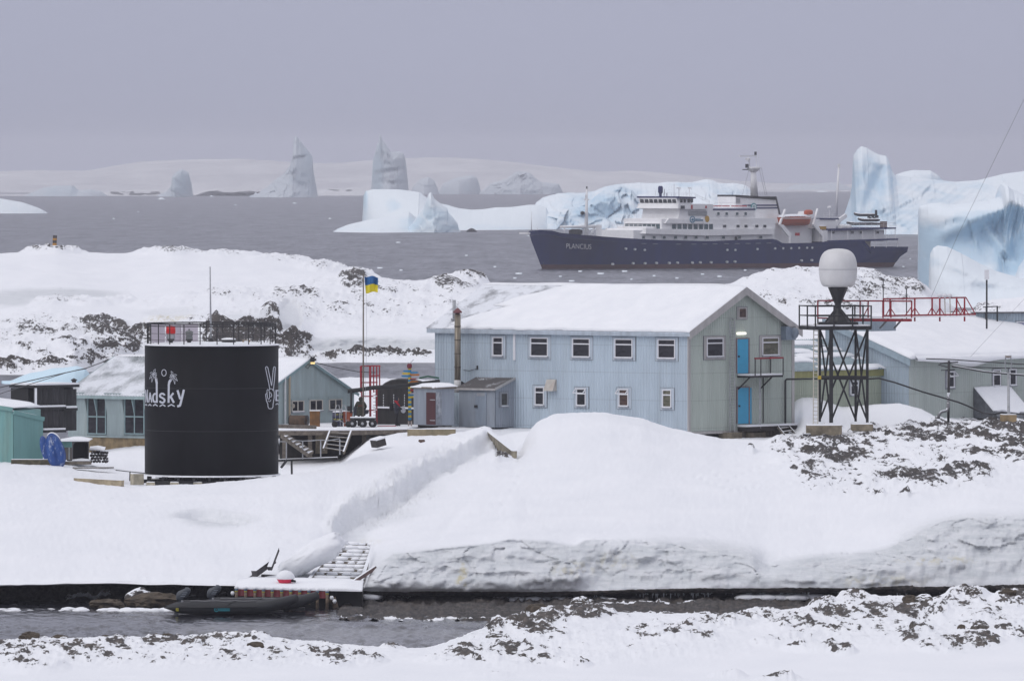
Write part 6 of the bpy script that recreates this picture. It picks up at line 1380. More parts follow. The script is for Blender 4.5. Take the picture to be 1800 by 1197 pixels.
def drawings():
    def put(name, strokes):
        mb = MB()
        for pts, w_, cl in strokes: stroke_mesh(mb, zz(pts), w_/4.433, cl)
        mb.build(name, DRAW, tank)
    put('letter', [([(117,476),(117,376)],6,False),([(118,378),(134,474)],9,False),([(136,476),(136,376)],7,False)])
    put('letter', [([(146,476),(158,398)],9,False),([(158,398),(172,476)],10,False),([(149,446),(168,446)],9,False)])
    put('letter', [(arc(198,440,16,32,-60,-300),14,False),([(214,300),(208,290)],4,False),([(205,292),(213,330),(214,478)],15,False)])
    put('letter', [(arc(258,424,19,17,-10,-200)+arc(258,460,19,17,-60,170),15,False)])
    put('letter', [([(322,300),(311,340),(309,478)],16,False),([(348,402),(316,440)],15,False),([(326,430),(352,478)],16,False)])
    put('letter', [([(380,380),(402,450)],17,False),([(431,376),(408,470),(400,500),(378,506)],17,False)])
    put('waves', [([(112,496),(122,490),(133,500)],7,False),([(143,500),(156,490),(169,502)],8,False),([(182,502),(201,490),(221,504)],9,False),([(237,506),(262,492),(284,506)],9,False),([(303,506),(331,492),(358,506)],9,False)])
    put('sun_ring', [(arc(272,245,18,25,0,360,28)[:-1],5,True)])
    for (cx, cy, s_, fx) in ((186,252,1,1),(346,268,1,-1)):
        leaf = []
        for ang, ln in ((-62,48),(-20,36),(10,38),(62,52),(105,70),(140,58),(200,40)):
            a = R(ang if fx > 0 else 180-ang); tip = (cx+math.cos(a)*ln*.78, cy+math.sin(a)*ln*.95+abs(math.cos(a))*8)
            nx, ny = -math.sin(a)*7, math.cos(a)*7; mid = ((cx+tip[0])/2, (cy+tip[1])/2-4)
            leaf.append(([(cx,cy),(mid[0]+nx,mid[1]+ny),tip,(mid[0]-nx,mid[1]-ny),(cx,cy)],3.0,False))
        put('palm_crown', leaf)
    put('palm_trunk', [([(196,272),(207,296),(212,330)],3,False),([(206,268),(217,294),(221,330)],3,False)])
    put('palm_trunk', [([(326,290),(309,310),(303,342)],3,False),([(334,294),(322,312),(316,342)],3,False)])
    put('hand_drawing', [([(1091,372),(1082,320),(1062,222),(1059,206),(1064,197),(1071,197),(1077,206),(1092,280),(1104,346),(1110,290),(1117,210),(1122,198),(1129,198),(1131,210),(1126,290),(1118,372)],5.5,False),
        ([(1118,372),(1124,400),(1123,440),(1115,490),(1114,512),(1106,524),(1086,524),(1078,510),(1076,486),(1066,462),(1063,440),(1060,412),(1066,404),(1071,412),(1074,436)],5.5,False),
        ([(1071,408),(1070,382),(1076,374),(1084,378),(1088,400),(1090,428)],5,False),([(1086,378),(1096,368),(1110,372),(1114,384)],5,False),([(1074,436),(1080,452),(1087,448),(1090,428),(1100,434),(1106,420),(1098,400),(1090,398)],5,False),([(1076,462),(1090,470),(1100,456)],4.5,False)])
    put('letter', [([(1138,378),(1138,464)],11,False),([(1136,383),(1159,383)],10,False),([(1136,421),(1159,421)],10,False),([(1136,460),(1159,460)],10,False)])
    put('waves', [([(1134,494),(1144,482),(1154,494)],6,False)])
drawings()
# things standing on the tank roof
def on_roof(px, dy): return Vector(((px-900)*(TD+dy)/F, TD+dy, TZ1+.08))
def lantern(px, dy, label, red):
    t = thing('roof_vent', label, 'vent', on_roof(px, dy)); c = on_roof(px, dy)
    mb = MB(); mb.lathe([(.09,-.1),(.11,.1),(.2,.2),(.2,.24)], c, 12); mb.build('stem', BLK, t)
    if red:
        mb = MB(); mb.smooth = True; mb.lathe([(.19,.24),(.24,.3),(.21,.52)], c, 16); mb.build('body', GALV, t)
        m = paint('red_cover', (.62,.012,.014), .45, var=.08); mb = MB(); mb.smooth = True; mb.lathe([(.19,.5),(.25,.56),(.255,.72),(.24,.88),(.15,.94),(.05,.96)], c, 16); mb.build('cover', m, t)
    else:
        mb = MB(); mb.lathe([(.19,.24),(.2,.36),(.17,.36),(.17,.42),(.2,.43),(.2,.56),(.22,.58),(.23,.62),(.15,.68),(.04,.70),(.04,.78)], c, 16); mb.build('body', paint('vent_grey', (.16,.17,.17), .5), t)
lantern(300.3, -1.2, 'vent wrapped in a bright red cover on the tank roof', True); lantern(332.5, -1.2, 'bare grey mushroom vent on the tank roof', False)
h_ = thing('tank_hatch', 'round black hatch with snow on its lid on the tank roof', 'hatch', on_roof(402, -.6)); mb = MB(); mb.lathe([(.36,-.05),(.38,.12),(.42,.13),(.42,.2)], on_roof(402,-.6), 20); mb.build('rim', BLK, h_); mb = MB(); mb.lathe([(.4,.2),(.36,.26),(.1,.3)], on_roof(402,-.6), 20); mb.build('lid_snow', M_ROOFSNOW, h_)
PLS = bpy.data.materials.new('milky_plastic'); PLS.use_nodes = True; b = PLS.node_tree.nodes['Principled BSDF']; b.inputs['Base Color'].default_value = (.66,.60,.66,1); b.inputs['Roughness'].default_value = .4; b.inputs['Transmission Weight'].default_value = .25
sc_ = thing('plastic_windbreak', 'milky pinkish plastic windbreak panels fixed inside the tank rail', 'windbreak', on_roof(307, 1.8))
for x0, x1, d0, d1 in ((266,290,.9,1.9),(291.5,319,2.1,2.8),(320,348,2.7,3.1)):
    a, b2 = on_roof(x0,d0), on_roof(x1,d1); n_ = Vector((0,.03,0)); mb = MB(); up = Vector((0,0,1.0)); mb.hexa([a,b2,b2+n_,a+n_,a+up,b2+up,b2+n_+up,a+n_+up]); mb.build('panel', PLS, sc_)
wa = thing('whip_antenna', 'slender grey whip antenna rising from the tank roof', 'antenna', on_roof(370.5, .4)); mb = MB(); mb.tube([on_roof(370.8,.4), P(369.3,469,474)], [.055,.03], 8); mb.build('rod', GALV, wa); mb = MB(); mb.lathe([(.14,0),(.14,.2),(.06,.25)], on_roof(370.8,.4), 10); mb.build('foot', BLK, wa)
mb = MB(); mb.box(on_roof(433,.2)+Vector((0,0,.15)), (.42,.3,.05)); 
for sx in (-.17,.17): mb.box(on_roof(433,.2)+Vector((sx,0,.06)), (.05,.26,.16))
tag(mb.build('wooden_stool', paint('yellow_wood', (.38,.26,.11), .7, snow=.9)), 'little yellow wooden stand among the posts on the tank roof', 'stand')
# ================================================================ radome tower
TW0 = 512.0
tw = thing('radome_tower', 'black steel lattice tower carrying a white radome', 'tower', P(1482, 745, TW0+1.2))
def tower():
    def cor(px, dd): return Vector(((px-900)*(TW0+dd)/F, TW0+dd, 0))
    N, Lc, Rc, Fc = cor(1461,0), cor(1441,2.1), cor(1524.5,.7), cor(1504,2.8)
    zf = Zof(743, TW0); zp = Zof(577, TW0); zm = Zof(663.5, TW0); Zv = lambda p, z: Vector((p.x, p.y, z))
    for c_, w_ in ((N,.22),(Lc,.14),(Rc,.16),(Fc,.14)):
        mb = MB(); mb.bar(Zv(c_,zf), Zv(c_,zp), w_); mb.build('leg', BLK, tw)
    for a, b in ((N,Rc),(N,Lc),(Lc,Fc),(Fc,Rc)):
        mb = MB(); mb.bar(Zv(a,zm), Zv(b,zm), .12 if a is N else .08, .16 if a is N else .1); mb.build('ring_beam', BLK, tw)
    for a, b in ((N,Rc),(N,Lc),(Lc,Fc),(Fc,Rc)):
        for p, q in ((a,b),(b,a)):
            mb = MB(); mb.bar(Zv(p,zp-.1), Zv(q,zf+.1), .085); mb.build('brace', BLK, tw)
    cen = (N+Lc+Rc+Fc)/4; ex = lambda p, k: cen+(p-cen)*k
    a1 = Vector(((1415-900)*(TW0+.6)/F, TW0+.6, 0)); e1 = (Rc-N).normalized(); e2 = (Lc-N).normalized()
    p0 = ex(N,1.0)-e1*1.15-e2*.55; w1, w2 = 3.45, 3.1
    PC = [p0, p0+e1*w1, p0+e1*w1+e2*w2, p0+e2*w2]
    mb = MB(); mb.hexa([Zv(p,zp-.1) for p in PC]+[Zv(p,zp+.12) for p in PC]); mb.build('platform', BLK, tw)
    mb = MB(); q = [cen+(p-cen)*.96 for p in PC]; mb.hexa([Zv(p,zp+.123) for p in q]+[Zv(p,zp+.2) for p in q]); mb.build('platform_snow', M_ROOFSNOW, tw)
    zt = zp+1.32; posts = []
    for a, b, n in ((PC[0],PC[1],3),(PC[1],PC[2],2),(PC[2],PC[3],3),(PC[3],PC[0],2)):
        for k in range(n): posts.append(a.lerp(b, k/n))
    for p in posts:
        mb = MB(); mb.bar(Zv(p,zp-.05), Zv(p,zt), .085); mb.build('rail_post', BLK, tw)
    for z in (zt-.04, zp+.72):
        mb = MB()
        for a, b in zip(PC, PC[1:]+PC[:1]): mb.bar(Zv(a,z), Zv(b,z), .06)
        mb.build('rail', BLK, tw)
    pc_ = Vector(((1473-900)*(TW0+1.2)/F, TW0+1.2, 0)); zz0 = zp+.2
    mb = MB(); mb.hexa([pc_+Vector((sx*1.15,sy*.9,zz0)) for sx, sy in ((-1,-1),(1,-1),(1,1),(-1,1))]+[pc_+Vector((sx*1.15,sy*.9,zz0+.14)) for sx, sy in ((-1,-1),(1,-1),(1,1),(-1,1))]); mb.build('pedestal_base', BLK, tw)
    zn = Zof(505, TW0+1.2)
    mb = MB(); mb.lathe([(.80,zz0+.14),(.68,zz0+.22),(.2,zz0+.92),(.17,zz0+1.4),(.2,zn-.95),(.58,zn-.02),(.6,zn)], pc_, 8); mb.build('pedestal', BLK, tw)
    mb = MB()
    for sgn in (-1,1): mb.bar(pc_+Vector((sgn*.16,-.3,zz0+.9)), pc_+Vector((sgn*.75,-.5,zz0+.16)), .07)
    mb.build('pedestal_stay', BLK, tw)
    rad = 34.0*(TW0+1.2)/F; h = 68.0*(TW0+1.2)/F
    prof = [(.60,0),(.86,.02),(.96,.06),(1.06,.18),(1.115,.35),(1.125,.46),(1.12,.56),(1.08,.70),(.97,.83),(.80,.92),(.58,.97),(.3,.995),(.02,1.0)]
    mb = MB(); mb.smooth = True; mb.lathe([(r/1.125*rad, z*h) for r, z in prof], pc_+Vector((0,0,zn)), 40)
    o = mb.build('radome', paint('radome_white', (.66,.655,.66), .45, var=.05, scale=1.2, dirt=(.52,.50,.45), dirt_amt=.3), tw)
    sub = o.modifiers.new('smooth', 'SUBSURF'); sub.levels = 1; sub.render_levels = 1
    mb = MB(); mb.lathe([(rad-.02,-.012),(rad+.006,-.012),(rad+.006,.012),(rad-.02,.012)], pc_+Vector((0,0,zn+h*.462)), 40); mb.build('radome_seam', SILL, tw)
    # ladder
    mb = MB(); LA = paint('pale_ladder', (.50,.47,.40), .6)
    for x in (1429.5, 1437.5): mb.bar(P(x,746,TW0-.2), P(x+1,572,TW0+.3), .055)
    for k in range(26):
        t = (k+.5)/26; mb.bar(P(1429.5,746,TW0-.2).lerp(P(1430.5,572,TW0+.3),t), P(1437.5,746,TW0-.2).lerp(P(1438.5,572,TW0+.3),t), .035)
    mb.tube([P(1429.5,574,TW0), P(1431,570,TW0), P(1437,570,TW0), P(1438.5,574,TW0)], .03, 6); mb.build('ladder', LA, tw)
    mb = MB(); mb.box(P(1440.5,663.5,TW0-.1), (.2,.2,.2)); mb.build('junction_box', paint('yellow_box', (.45,.33,.03), .6), tw)
tower()
def block_at(name, label, cat, px0, px1, py0, py1, D, dep, mat, bev=.04, rot=0.0):
    a, b = P(px0,py1,D), P(px1,py0,D); mb = MB(); mb.box(((a.x+b.x)/2, D+dep/2, (a.z+b.z)/2), (b.x-a.x, dep, b.z-a.z), Matrix.Rotation(rot,3,'Z')); return tag(mb.build(name, mat, bevel=bev), label, cat)
block_at('concrete_footing','wide weathered concrete footing under the tower ladder','footing',1418,1480,746,767,510.8,1.5,CONCS,.06)
block_at('concrete_footing','low snowy concrete footing under the legs of the tower farthest from the house','footing',1497,1535,744,758,511.8,1.6,CONCS,.06)
block_at('concrete_block','single square concrete block on the rocks in front of the tower','block',1505,1530,763.5,780,507,.9,CONCS,.04,.3)
block_at('small_white_box','small dark faced box with a snow rim by the tower footing','box',1411.5,1425.5,762,773,509,.5,paint('box_dark', (.07,.07,.075), .7, snow=1),.02)
# red walkway from the tower to the roofs
cw = thing('red_walkway', 'red steel walkway with trussed railings leading from the tower to the upper roofs', 'walkway', P(1576, 560, 517))
def walkway():
    D0, D1 = 514.2, 515.6
    def rb(name, segs, w_, m=REDP):
        for (x0,y0,d0,x1,y1,d1) in segs:
            mb = MB(); mb.bar(P(x0,y0,d0), P(x1,y1,d1), w_); mb.build(name, m, cw)
    rb('rail', [(1437,528.5,D0,1603,529.5,D0),(1437,559,D0,1485,560,D0),(1553,525.5,D1,1698,523,D1)], .085, REDS)
    rb('chord', [(1553,555,D1,1715,552.5,D1)], .09, REDS)
    for x in (1437.5,1512,1526,1552,1566,1602.5): rb('post', [(x,528.5,D0,x,559,D0)], .085)
    for x in (1553,1564.5,1608,1638.5,1652,1681.5,1695.5): rb('post', [(x,524.5,D1,x,555 if x not in (1608,1652,1695.5) else 565,D1)], .095)
    for x in (1565,1608,1638,1652,1681,1695):
        rb('brace', [(x,541,D1,x-8,554.5,D1),(x,541,D1,x+9,554.5,D1)], .055)
    rb('brace', [(1698,523,D1,1715,553,D1),(1681,525,D1,1695,553,D1),(1590,556,D0,1602,540,D0),(1526,540,D0,1517,558,D0)], .06)
    mb = MB(); a, b = P(1468,560,D0), P(1603,560.5,D0); n_ = Vector((0,1.4,0)); dz = Vector((0,0,-.16)); mb.hexa([a+dz,b+dz,b+dz+n_,a+dz+n_,a,b,b+n_,a+n_]); mb.build('floor', REDS, cw)
    mb = MB(); a, b = P(1468,559.7,D0+.05), P(1716,556.5,D1+.05); mb.hexa([a,b,b+n_*.9,a+n_*.9,a+Vector((0,0,.06)),b+Vector((0,0,.06)),b+n_*.9+Vector((0,0,.06)),a+n_*.9+Vector((0,0,.06))]); mb.build('floor_snow', M_ROOFSNOW, cw)
    for x in (1549, 1574): rb('strut', [(x+12,561,D0,x-2,577,D0+3)], .08, BLK)
walkway()
fs = thing('walkway_support', 'grey corrugated support box under the red walkway', 'support', P(1560,577,519))
Fq = Frame(1532,518.5,1575,520.5); mb = MB(); Fq.pbox(mb, 1532,563,1575,582,-1.5,-.03); mb.build('box', RBC, fs); u0,u1,z0,z1 = Fq.rect(1532,563,1575,582); corr(Fq,u0,u1,z0,z1,RBC,fs,'cladding')
for x, i in ((1651.5,0),(1660.5,1),(1669.5,2)):
    t = thing('small_dome', ['small white antenna dome on the walkway rail, next to the empty rail','small white antenna dome on the walkway rail, between two others','small white antenna dome on the walkway rail, nearest the sloping end'][i], 'dome', P(x,523,515.6), 'domes on the walkway'); mb = MB(); mb.smooth = True; mb.lathe([(.06,-.1),(.12,-.02),(.14,.03),(.12,.11),(.05,.15)], P(x,521,515.6), 14); mb.build('dome', WHITE, t); mb = MB(); mb.tube([P(x,520.5,515.6),P(x+1,556,515.6)], .035, 5); mb.build('stem', paint('stem_cream', (.5,.45,.4), .6), t)
for nm, lb, x, y0, y1, D, r, ct in (('thin_mast','thin dark mast with a flat white panel antenna at its head','1734.5',578,492,546,.055,'mast'),('thin_mast','thin pole with short cross arms standing behind the red walkway','1552.5',560,490,520,.03,'mast'),('thin_mast','short dark mast with a knot of gear behind the middle of the red walkway','1593.5',560,507,520,.03,'mast')):
    x = float(x); t = thing(nm, lb, ct, P(x,y0,D)); mb = MB(); mb.tube([P(x,y0,D),P(x,y1,D)], r, 6)
    if y0 == 560: mb.bar(P(x-3,y1+11,D),P(x+3,y1+11,D),.03); mb.bar(P(x-2,y1+13,D),P(x+2,y1+17,D),.05)
    mb.build('pole', BLK, t)
    if y0 == 578: mb = MB(); a = P(x-4,492,D); mb.box(P(x,483,D), (.28,.06,.6)); mb.build('panel_antenna', WHITE, t)
# ================================================================ poles, cables, lamp
up_ = thing('utility_pole', 'dark utility pole with cross arm and cables before the grey green house', 'pole', P(1667,741,521))
mb = MB(); mb.tube([P(1667,745,521),P(1668,634,521)], .075, 8); mb.build('pole', paint('pole_dark', (.04,.038,.038), .7, dirt=(.5,.5,.52), dirt_amt=.4), up_)
mb = MB(); mb.bar(P(1652,639,521),P(1684,636.5,521),.07); mb.bar(P(1650,641,521.5),P(1668,646,521),.05); mb.bar(P(1654,651,521),P(1678,649.5,521),.045); mb.build('cross_arm', BLK, up_)
mb = MB(); mb.tube([P(1667.5,690,520.8),P(1666.5,715,520.8),P(1664,722,520.6),P(1655,724,520.4),P(1650,730,520.4),P(1650,736,520.4)], .09, 8); mb.build('conduit', paint('conduit_grey', (.22,.22,.23), .5, snow=.6), up_)
def cable(label, pts, r, snow=False, sag=0.0):
    Q = []
    for i in range(len(pts)-1):
        a, b = Vector(pts[i]), Vector(pts[i+1])
        for k in range(10): t = k/10; Q.append(a.lerp(b,t)-Vector((0,0,sag*4*t*(1-t))))
    Q.append(Vector(pts[-1])); mb = MB(); mb.tube(Q, r, 6); tag(mb.build('cable', BLKS if snow else BLK), label, 'cable')
cable('top cable from the utility pole along the snow eave', [P(1628,630.5,522),P(1672,632,521),P(1800,640.5,515),P(1960,640,508)], .035)
cable('middle cable from the utility pole toward the lamp post', [P(1674,645,521),P(1800,647.5,515),P(1960,652,508)], .035)
cable('snow laden cable sloping from the utility pole below the middle one', [P(1674,643,521),P(1732,653.5,518),P(1800,659.5,515),P(1960,668,508)], .06, True)
cable('long black cable sagging from the tower to the hatch', [P(1437,666,512.3),P(1528,666,512.6),P(1545,665,513),P(1572,672,514),P(1621,688.5,516),P(1685,707,518),P(1700,713,518),P(1729,726,517),P(1745,728,516),P(1762,725,515),P(1800,728.5,513)], .05)
cable('upper of two black cables at far left reaching the hut roof', [P(-60,690,500),P(0,681,510),P(152,647,528),P(198,630,536)], .03); cable('lower of two black cables at far left reaching the hut roof', [P(-60,702,500),P(0,692,510),P(120,654,527),P(152,648,528)], .022)
cable('thin cable from the hut gable lamp across to the red ladder', [P(549,636,527),P(590,646,524),P(630,653.5,521),P(660,655,521)], .025)
cable('thin guy wire rising steeply into the sky beside the walkway', [P(1637,522,516),P(1683,415,517),P(1800,175,520),P(1850,70,522)], .008); cable('thin guy wire slanting across the snow roof of the grey green house', [P(1706,627,519),P(1800,526,540),P(1840,480,548)], .007)
lp = thing('lamp_post', 'grey lamp post with an oval loop head and snow on its lamp', 'street lamp', P(1773,728,510))
mb = MB(); mb.tube([P(1773.5,729,510),P(1773,725,510),P(1772.6,655,510)], [.17,.08,.07], 10); mb.build('pole', GALV, lp)
mb = MB(); mb.tube([P(1772.3+5.6*math.sin(2*math.pi*k/20),639-16.5*math.cos(2*math.pi*k/20),510) for k in range(21)], .035, 6); mb.build('loop', GALV, lp)
mb = MB(); mb.smooth = True; mb.lathe([(.02,-.1),(.16,-.06),(.17,.02)], P(1772.3,626,510), 14, 1.1); mb.build('lamp', paint('lamp_brown', (.25,.2,.17), .5), lp); mb = MB(); mb.smooth = True; mb.lathe([(.18,0),(.16,.08),(.05,.12)], P(1772.3,625.4,510), 14, 1.1); mb.build('lamp_snow', M_ROOFSNOW, lp)
block_at('lamp_plinth_block','ochre concrete base block under the lamp post','base',1761.5,1785,728,744,509.5,.9,paint('ochre_block', (.33,.24,.13), .8, var=.2, snow=1),.03,.2)
# ================================================================ the yard between hut and long house
# deck
ZD = 4.5
dkp = thing('landing_deck', 'snowy timber landing deck in front of the hut gable', 'deck', P(610, 760, 515))
def deck():
    A = [P(492,0,512.4),P(618,0,513.0),P(700,0,514.6),P(716,0,515),P(735,0,520),P(735,0,530),P(470,0,528),P(470,0,516)]
    pl = [Vector((p.x,p.y,ZD-.28)) for p in A]; mb = MB(); mb.prism(pl, (0,0,.26)); mb.build('planking', WOOD, dkp)
    c = sum(pl, Vector())/len(pl); pl2 = [Vector((c.x+(p.x-c.x)*.995, c.y+(p.y-c.y)*.995, ZD-.019)) for p in pl]; mb = MB(); mb.prism(pl2, (0,0,.07)); mb.build('deck_snow', M_ROOFSNOW, dkp)
    for x, d in ((500,513.2),(545,513.4),(640,514.6),(690,515.6)):
        mb = MB(); q = P(x,0,d); mb.box((q.x,q.y,ZD-1.0), (.25,.25,1.44)); mb.build('post', WOOD, dkp)
    mb = MB(); q0, q1 = P(492,0,516.5), P(640,0,517.5); mb.bar(Vector((q0.x,q0.y,ZD-1.3)), Vector((q1.x,q1.y,ZD-1.3)), .1, 2.0); mb.build('void_shade_board', DARKW, dkp)  # dark board standing in for the shade of the void under the deck
    mb = MB(); q0, q1 = P(555,0,514.5), P(575,0,514.6); mb.bar(Vector((q0.x,q0.y,ZD-.85)), Vector((q1.x,q1.y,ZD-.85)), .2, 1.1); mb.build('pillar', CONC, dkp)
deck()
stairs('wooden_stairs', 'wide snowy wooden stairs coming down from the landing deck', P(580.5,757,513), P(617.5,758.5,512.9), P(568.5,790,511.2), P(604,796,511.0), 5, WOODS, sw=.09)
stairs('wooden_stairs', 'narrow wooden stairs descending behind the black tank', P(494,766,497.5), P(500,763.5,500), P(541,800,499.6), P(550,795,502), 7, WOODS, sw=.07)
ct = thing('low_catwalk', 'low steel catwalk with thin posts below the stairs', 'catwalk', P(545,806,500))
mb = MB(); a, b = P(466,808.5,499.6), P(593,803.5,500.2); n_ = Vector((0,1.2,0)); dz = Vector((0,0,-.12)); mb.hexa([a+dz,b+dz,b+dz+n_,a+dz+n_,a,b,b+n_,a+n_]); mb.build('walkboard', BLKS, ct)
for x, y0, y1 in ((503.4,808,776),(532,807,775),(563.7,805.5,773.5),(597.3,799,772)):
    mb = MB(); mb.bar(P(x,y0,499.55), P(x,y1,499.55), .07); mb.build('rail_post', GALV, ct)
mb = MB(); mb.tube([P(470,776,499.5),P(503,776,499.5),P(518,774,499.5),P(532,775,499.5),P(548,774.5,499.5),P(563.5,773,499.5),P(576,774.5,499.5),P(597.5,770.5,499.5)], .028, 6); mb.build('hand_cable', GALV, ct)
mb = MB(); mb.bar(P(512.5,810,499.6), P(513,834,499.4), .11); mb.bar(P(494,822,499.4), P(504,809,499.5), .12); mb.build('leg', BLK, ct)
pk = thing('weathered_plank', 'thick weathered grey plank lying at the deck edge beside the tank', 'plank', P(522,752,509)); mb = MB(); mb.bar(P(478,749,508.6), P(552,750.5,510.6), .5, .21); mb.build('plank', WOOD, pk, bevel=.02); 
# walls of concrete
tag(block_at('retaining_wall','ochre concrete retaining wall with a snow cap right of the deck','wall',716,801,753.5,775,507.5,.5,paint('ochre_wall', (.30,.25,.16), .85, var=.25, scale=2, dirt=(.10,.10,.06), dirt_amt=.5, snow=1),.03), None)
dw = MB(); dw.bar(P(851,764,501), P(904,806,487.5), .3, .9); tag(dw.build('slanting_wall', paint('stained_wall', (.27,.24,.18), .9, var=.4, scale=2, dirt=(.06,.055,.05), dirt_amt=.8, snow=1), bevel=.03), 'slanting stained concrete wall running down out of the snow near the lean-to', 'wall')
bx = thing('sign_crate', 'tilted dark crate capped with snow in the drift below the deck', 'crate', P(665,785,500)); mb = MB(); mb.box(P(665,778,500.6), (.62,.7,.42), Matrix.Rotation(.5,3,'Z') @ Matrix.Rotation(-.25,3,'Y')); mb.build('crate_body', DARKW, bx); mb = MB(); mb.box(P(664,770.5,500.6), (.66,.74,.1), Matrix.Rotation(.5,3,'Z') @ Matrix.Rotation(-.25,3,'Y')); mb.build('crate_snow', M_ROOFSNOW, bx)
mb = MB(); mb.lathe([(.05,-.1),(.16,0),(.13,.1),(.02,.15)], P(741,775.5,497.5), 7, 1.3, .8); tag(mb.build('brown_stone', paint('brown_stone_rock', (.10,.06,.045), .8, snow=.6)), 'single brown stone lying on the smooth drift below the retaining wall', 'stone')
# things on the deck
def zdeck(px, D): q = P(px,0,D); return Vector((q.x,q.y,ZD+.05))
def drum(px, D, r, h, m, label, band=None, nm='oil_drum', cat='drum'):
    t = thing(nm, label, cat, zdeck(px,D)); c = zdeck(px,D); mb = MB(); mb.smooth = True
    mb.lathe([(r,0),(r,h*.32),(r*1.04,h*.33),(r*1.04,h*.35),(r,h*.36),(r,h*.64),(r*1.04,h*.65),(r*1.04,h*.67),(r,h*.68),(r,h)], c, 20); mb.build('body', m, t)
    mb = MB(); mb.lathe([(r*.98,h),(r*.9,h+.05),(.1,h+.07)], c, 16); mb.build('lid_snow', M_ROOFSNOW, t); return t, c
t, c = drum(593.5, 519.2, .31, .84, paint('drum_navy', (.022,.024,.06), .5, var=.2), 'dark blue drum with faded yellow marks against the hut wall')
for y, x0, x1 in ((728.5,591,594.5),(728.5,596,602.5),(737,586,591),(737.2,592,597),(736.8,598,602)):
    mb = MB(); a, b = P(x0,y,518.7), P(x1,y,518.7)
    for sx in range(3): 
        q = a.lerp(b,(sx+.5)/3); dx = q.x-c.x; yy = c.y-math.sqrt(max(.001,.315**2-dx*dx))-.006; mb.box((q.x,yy,q.z), ((b.x-a.x)/4,.012,.07))
    mb.build('yellow_mark', paint('faded_yellow', (.33,.30,.03), .7), t)
t = thing('orange_bin', 'orange metal bin with a snowy rim next to the blue drum', 'bin', zdeck(611,519.5)); c = zdeck(611,519.5); OB = paint('rusty_orange', (.36,.085,.035), .6, var=.2, streak=True, dirt=(.12,.05,.03))
mb = MB(); mb.hexa([c+Vector((sx*.22,sy*.2,.0)) for sx, sy in ((-1,-1),(1,-1),(1,1),(-1,1))]+[c+Vector((sx*.3,sy*.26,.86)) for sx, sy in ((-1,-1),(1,-1),(1,1),(-1,1))]); mb.build('body', OB, t); mb = MB(); mb.box(c+Vector((0,0,.9)), (.64,.56,.06)); mb.build('rim_snow', M_ROOFSNOW, t)
t = thing('rusty_cabinet', 'tall rusty brown cabinet standing under the middle window of the hut', 'cabinet', zdeck(553.5,519)); c = zdeck(553.5,519); mb = MB(); mb.box(c+Vector((0,0,.42)), (.6,.5,.98)); mb.build('body', paint('rust_brown', (.19,.085,.022), .7, var=.35, scale=3, dirt=(.06,.03,.015), dirt_amt=.6), t, bevel=.015); mb = MB(); mb.box(c+Vector((0,0,.935)), (.62,.52,.04)); mb.build('top_snow', M_ROOFSNOW, t)
t = thing('rusty_barrel', 'rusty barrel lying on its side by the hut wall', 'barrel', zdeck(525,520)); mb = MB(); c = zdeck(525,520)+Vector((0,0,.32)); mb.tube([c+Vector((-.5,.15,0)),c+Vector((-.46,.14,0)),c+Vector((0,0,0)),c+Vector((.46,-.14,0)),c+Vector((.5,-.15,0))], [.3,.32,.32,.32,.3], 18); mb.build('body', paint('barrel_rust', (.075,.042,.022), .7, var=.4, scale=4, snow=.5), t)
mb = MB(); mb.tube([c+Vector((-.51,.16,0)),c+Vector((-.47,.145,0))], .335, 18); mb.build('rim', BLK, t); mb = MB(); mb.tube([c+Vector((.47,-.145,0)),c+Vector((.51,-.16,0))], .335, 18); mb.build('rim', BLK, t)
def wheel(mb_t, c, r, w, ax): mb_t.tube([c-ax*w/2, c+ax*w/2], r, 18)
tr = thing('flat_trolley', 'flat black trolley with a snow covered bed and fat wheels', 'trolley', zdeck(638,517.5))
def trolley():
    c = zdeck(638,517.5); mb = MB(); mb.box(c+Vector((0,0,.50)), (1.52,.75,.09)); mb.box(c+Vector((0,0,.42)), (1.2,.5,.1)); mb.build('bed', BLK, tr); mb = MB(); mb.box(c+Vector((0,0,.58)), (1.5,.74,.06)); mb.build('bed_snow', M_ROOFSNOW, tr, bevel=.02)
    TY = paint('tyre', (.016,.016,.017), .85)
    for x, y in ((-.6,-.3),(.0,-.32),(.58,-.3),(-.6,.3),(.58,.3)):
        mb = MB(); wheel(mb, c+Vector((x,y,.22)), .23, .2, Vector((.25,1,0)).normalized()); w_ = mb.build('wheel', TY, tr); mb = MB(); wheel(mb, c+Vector((x,y,.22)), .09, .23, Vector((.25,1,0)).normalized()); mb.build('hub', GALV, w_)
trolley()
hts = thing('hand_cart', 'small two wheeled hand cart frame with looped handles left of the trolley', 'cart', zdeck(600,517.6)); c = zdeck(600,517.6)
mb = MB()
for dx in (0.0,.36):
    q = c+Vector((-.25+dx,.2,0)); mb.tube([q+Vector((-.1,0,.5)),q+Vector((-.12,0,1.0)),q+Vector((-.02,0,1.3)),q+Vector((.1,0,1.3)),q+Vector((.17,0,1.0)),q+Vector((.16,0,.5)),q+Vector((.2,-.1,.1))], .025, 6)
mb.tube([c+Vector((-.4,0,.3)),c+Vector((-.1,-.1,.42)),c+Vector((.2,0,.2)),c+Vector((.4,0,.45)),c+Vector((.5,0,.2))], .025, 6); mb.build('frame', GALV, hts)
for dx in (-.38,.42):
    mb = MB(); wheel(mb, c+Vector((dx,-.05,.17)), .18, .1, Vector((.4,1,0)).normalized()); mb.build('wheel', paint('tyre', (.016,.016,.017), .85), hts)
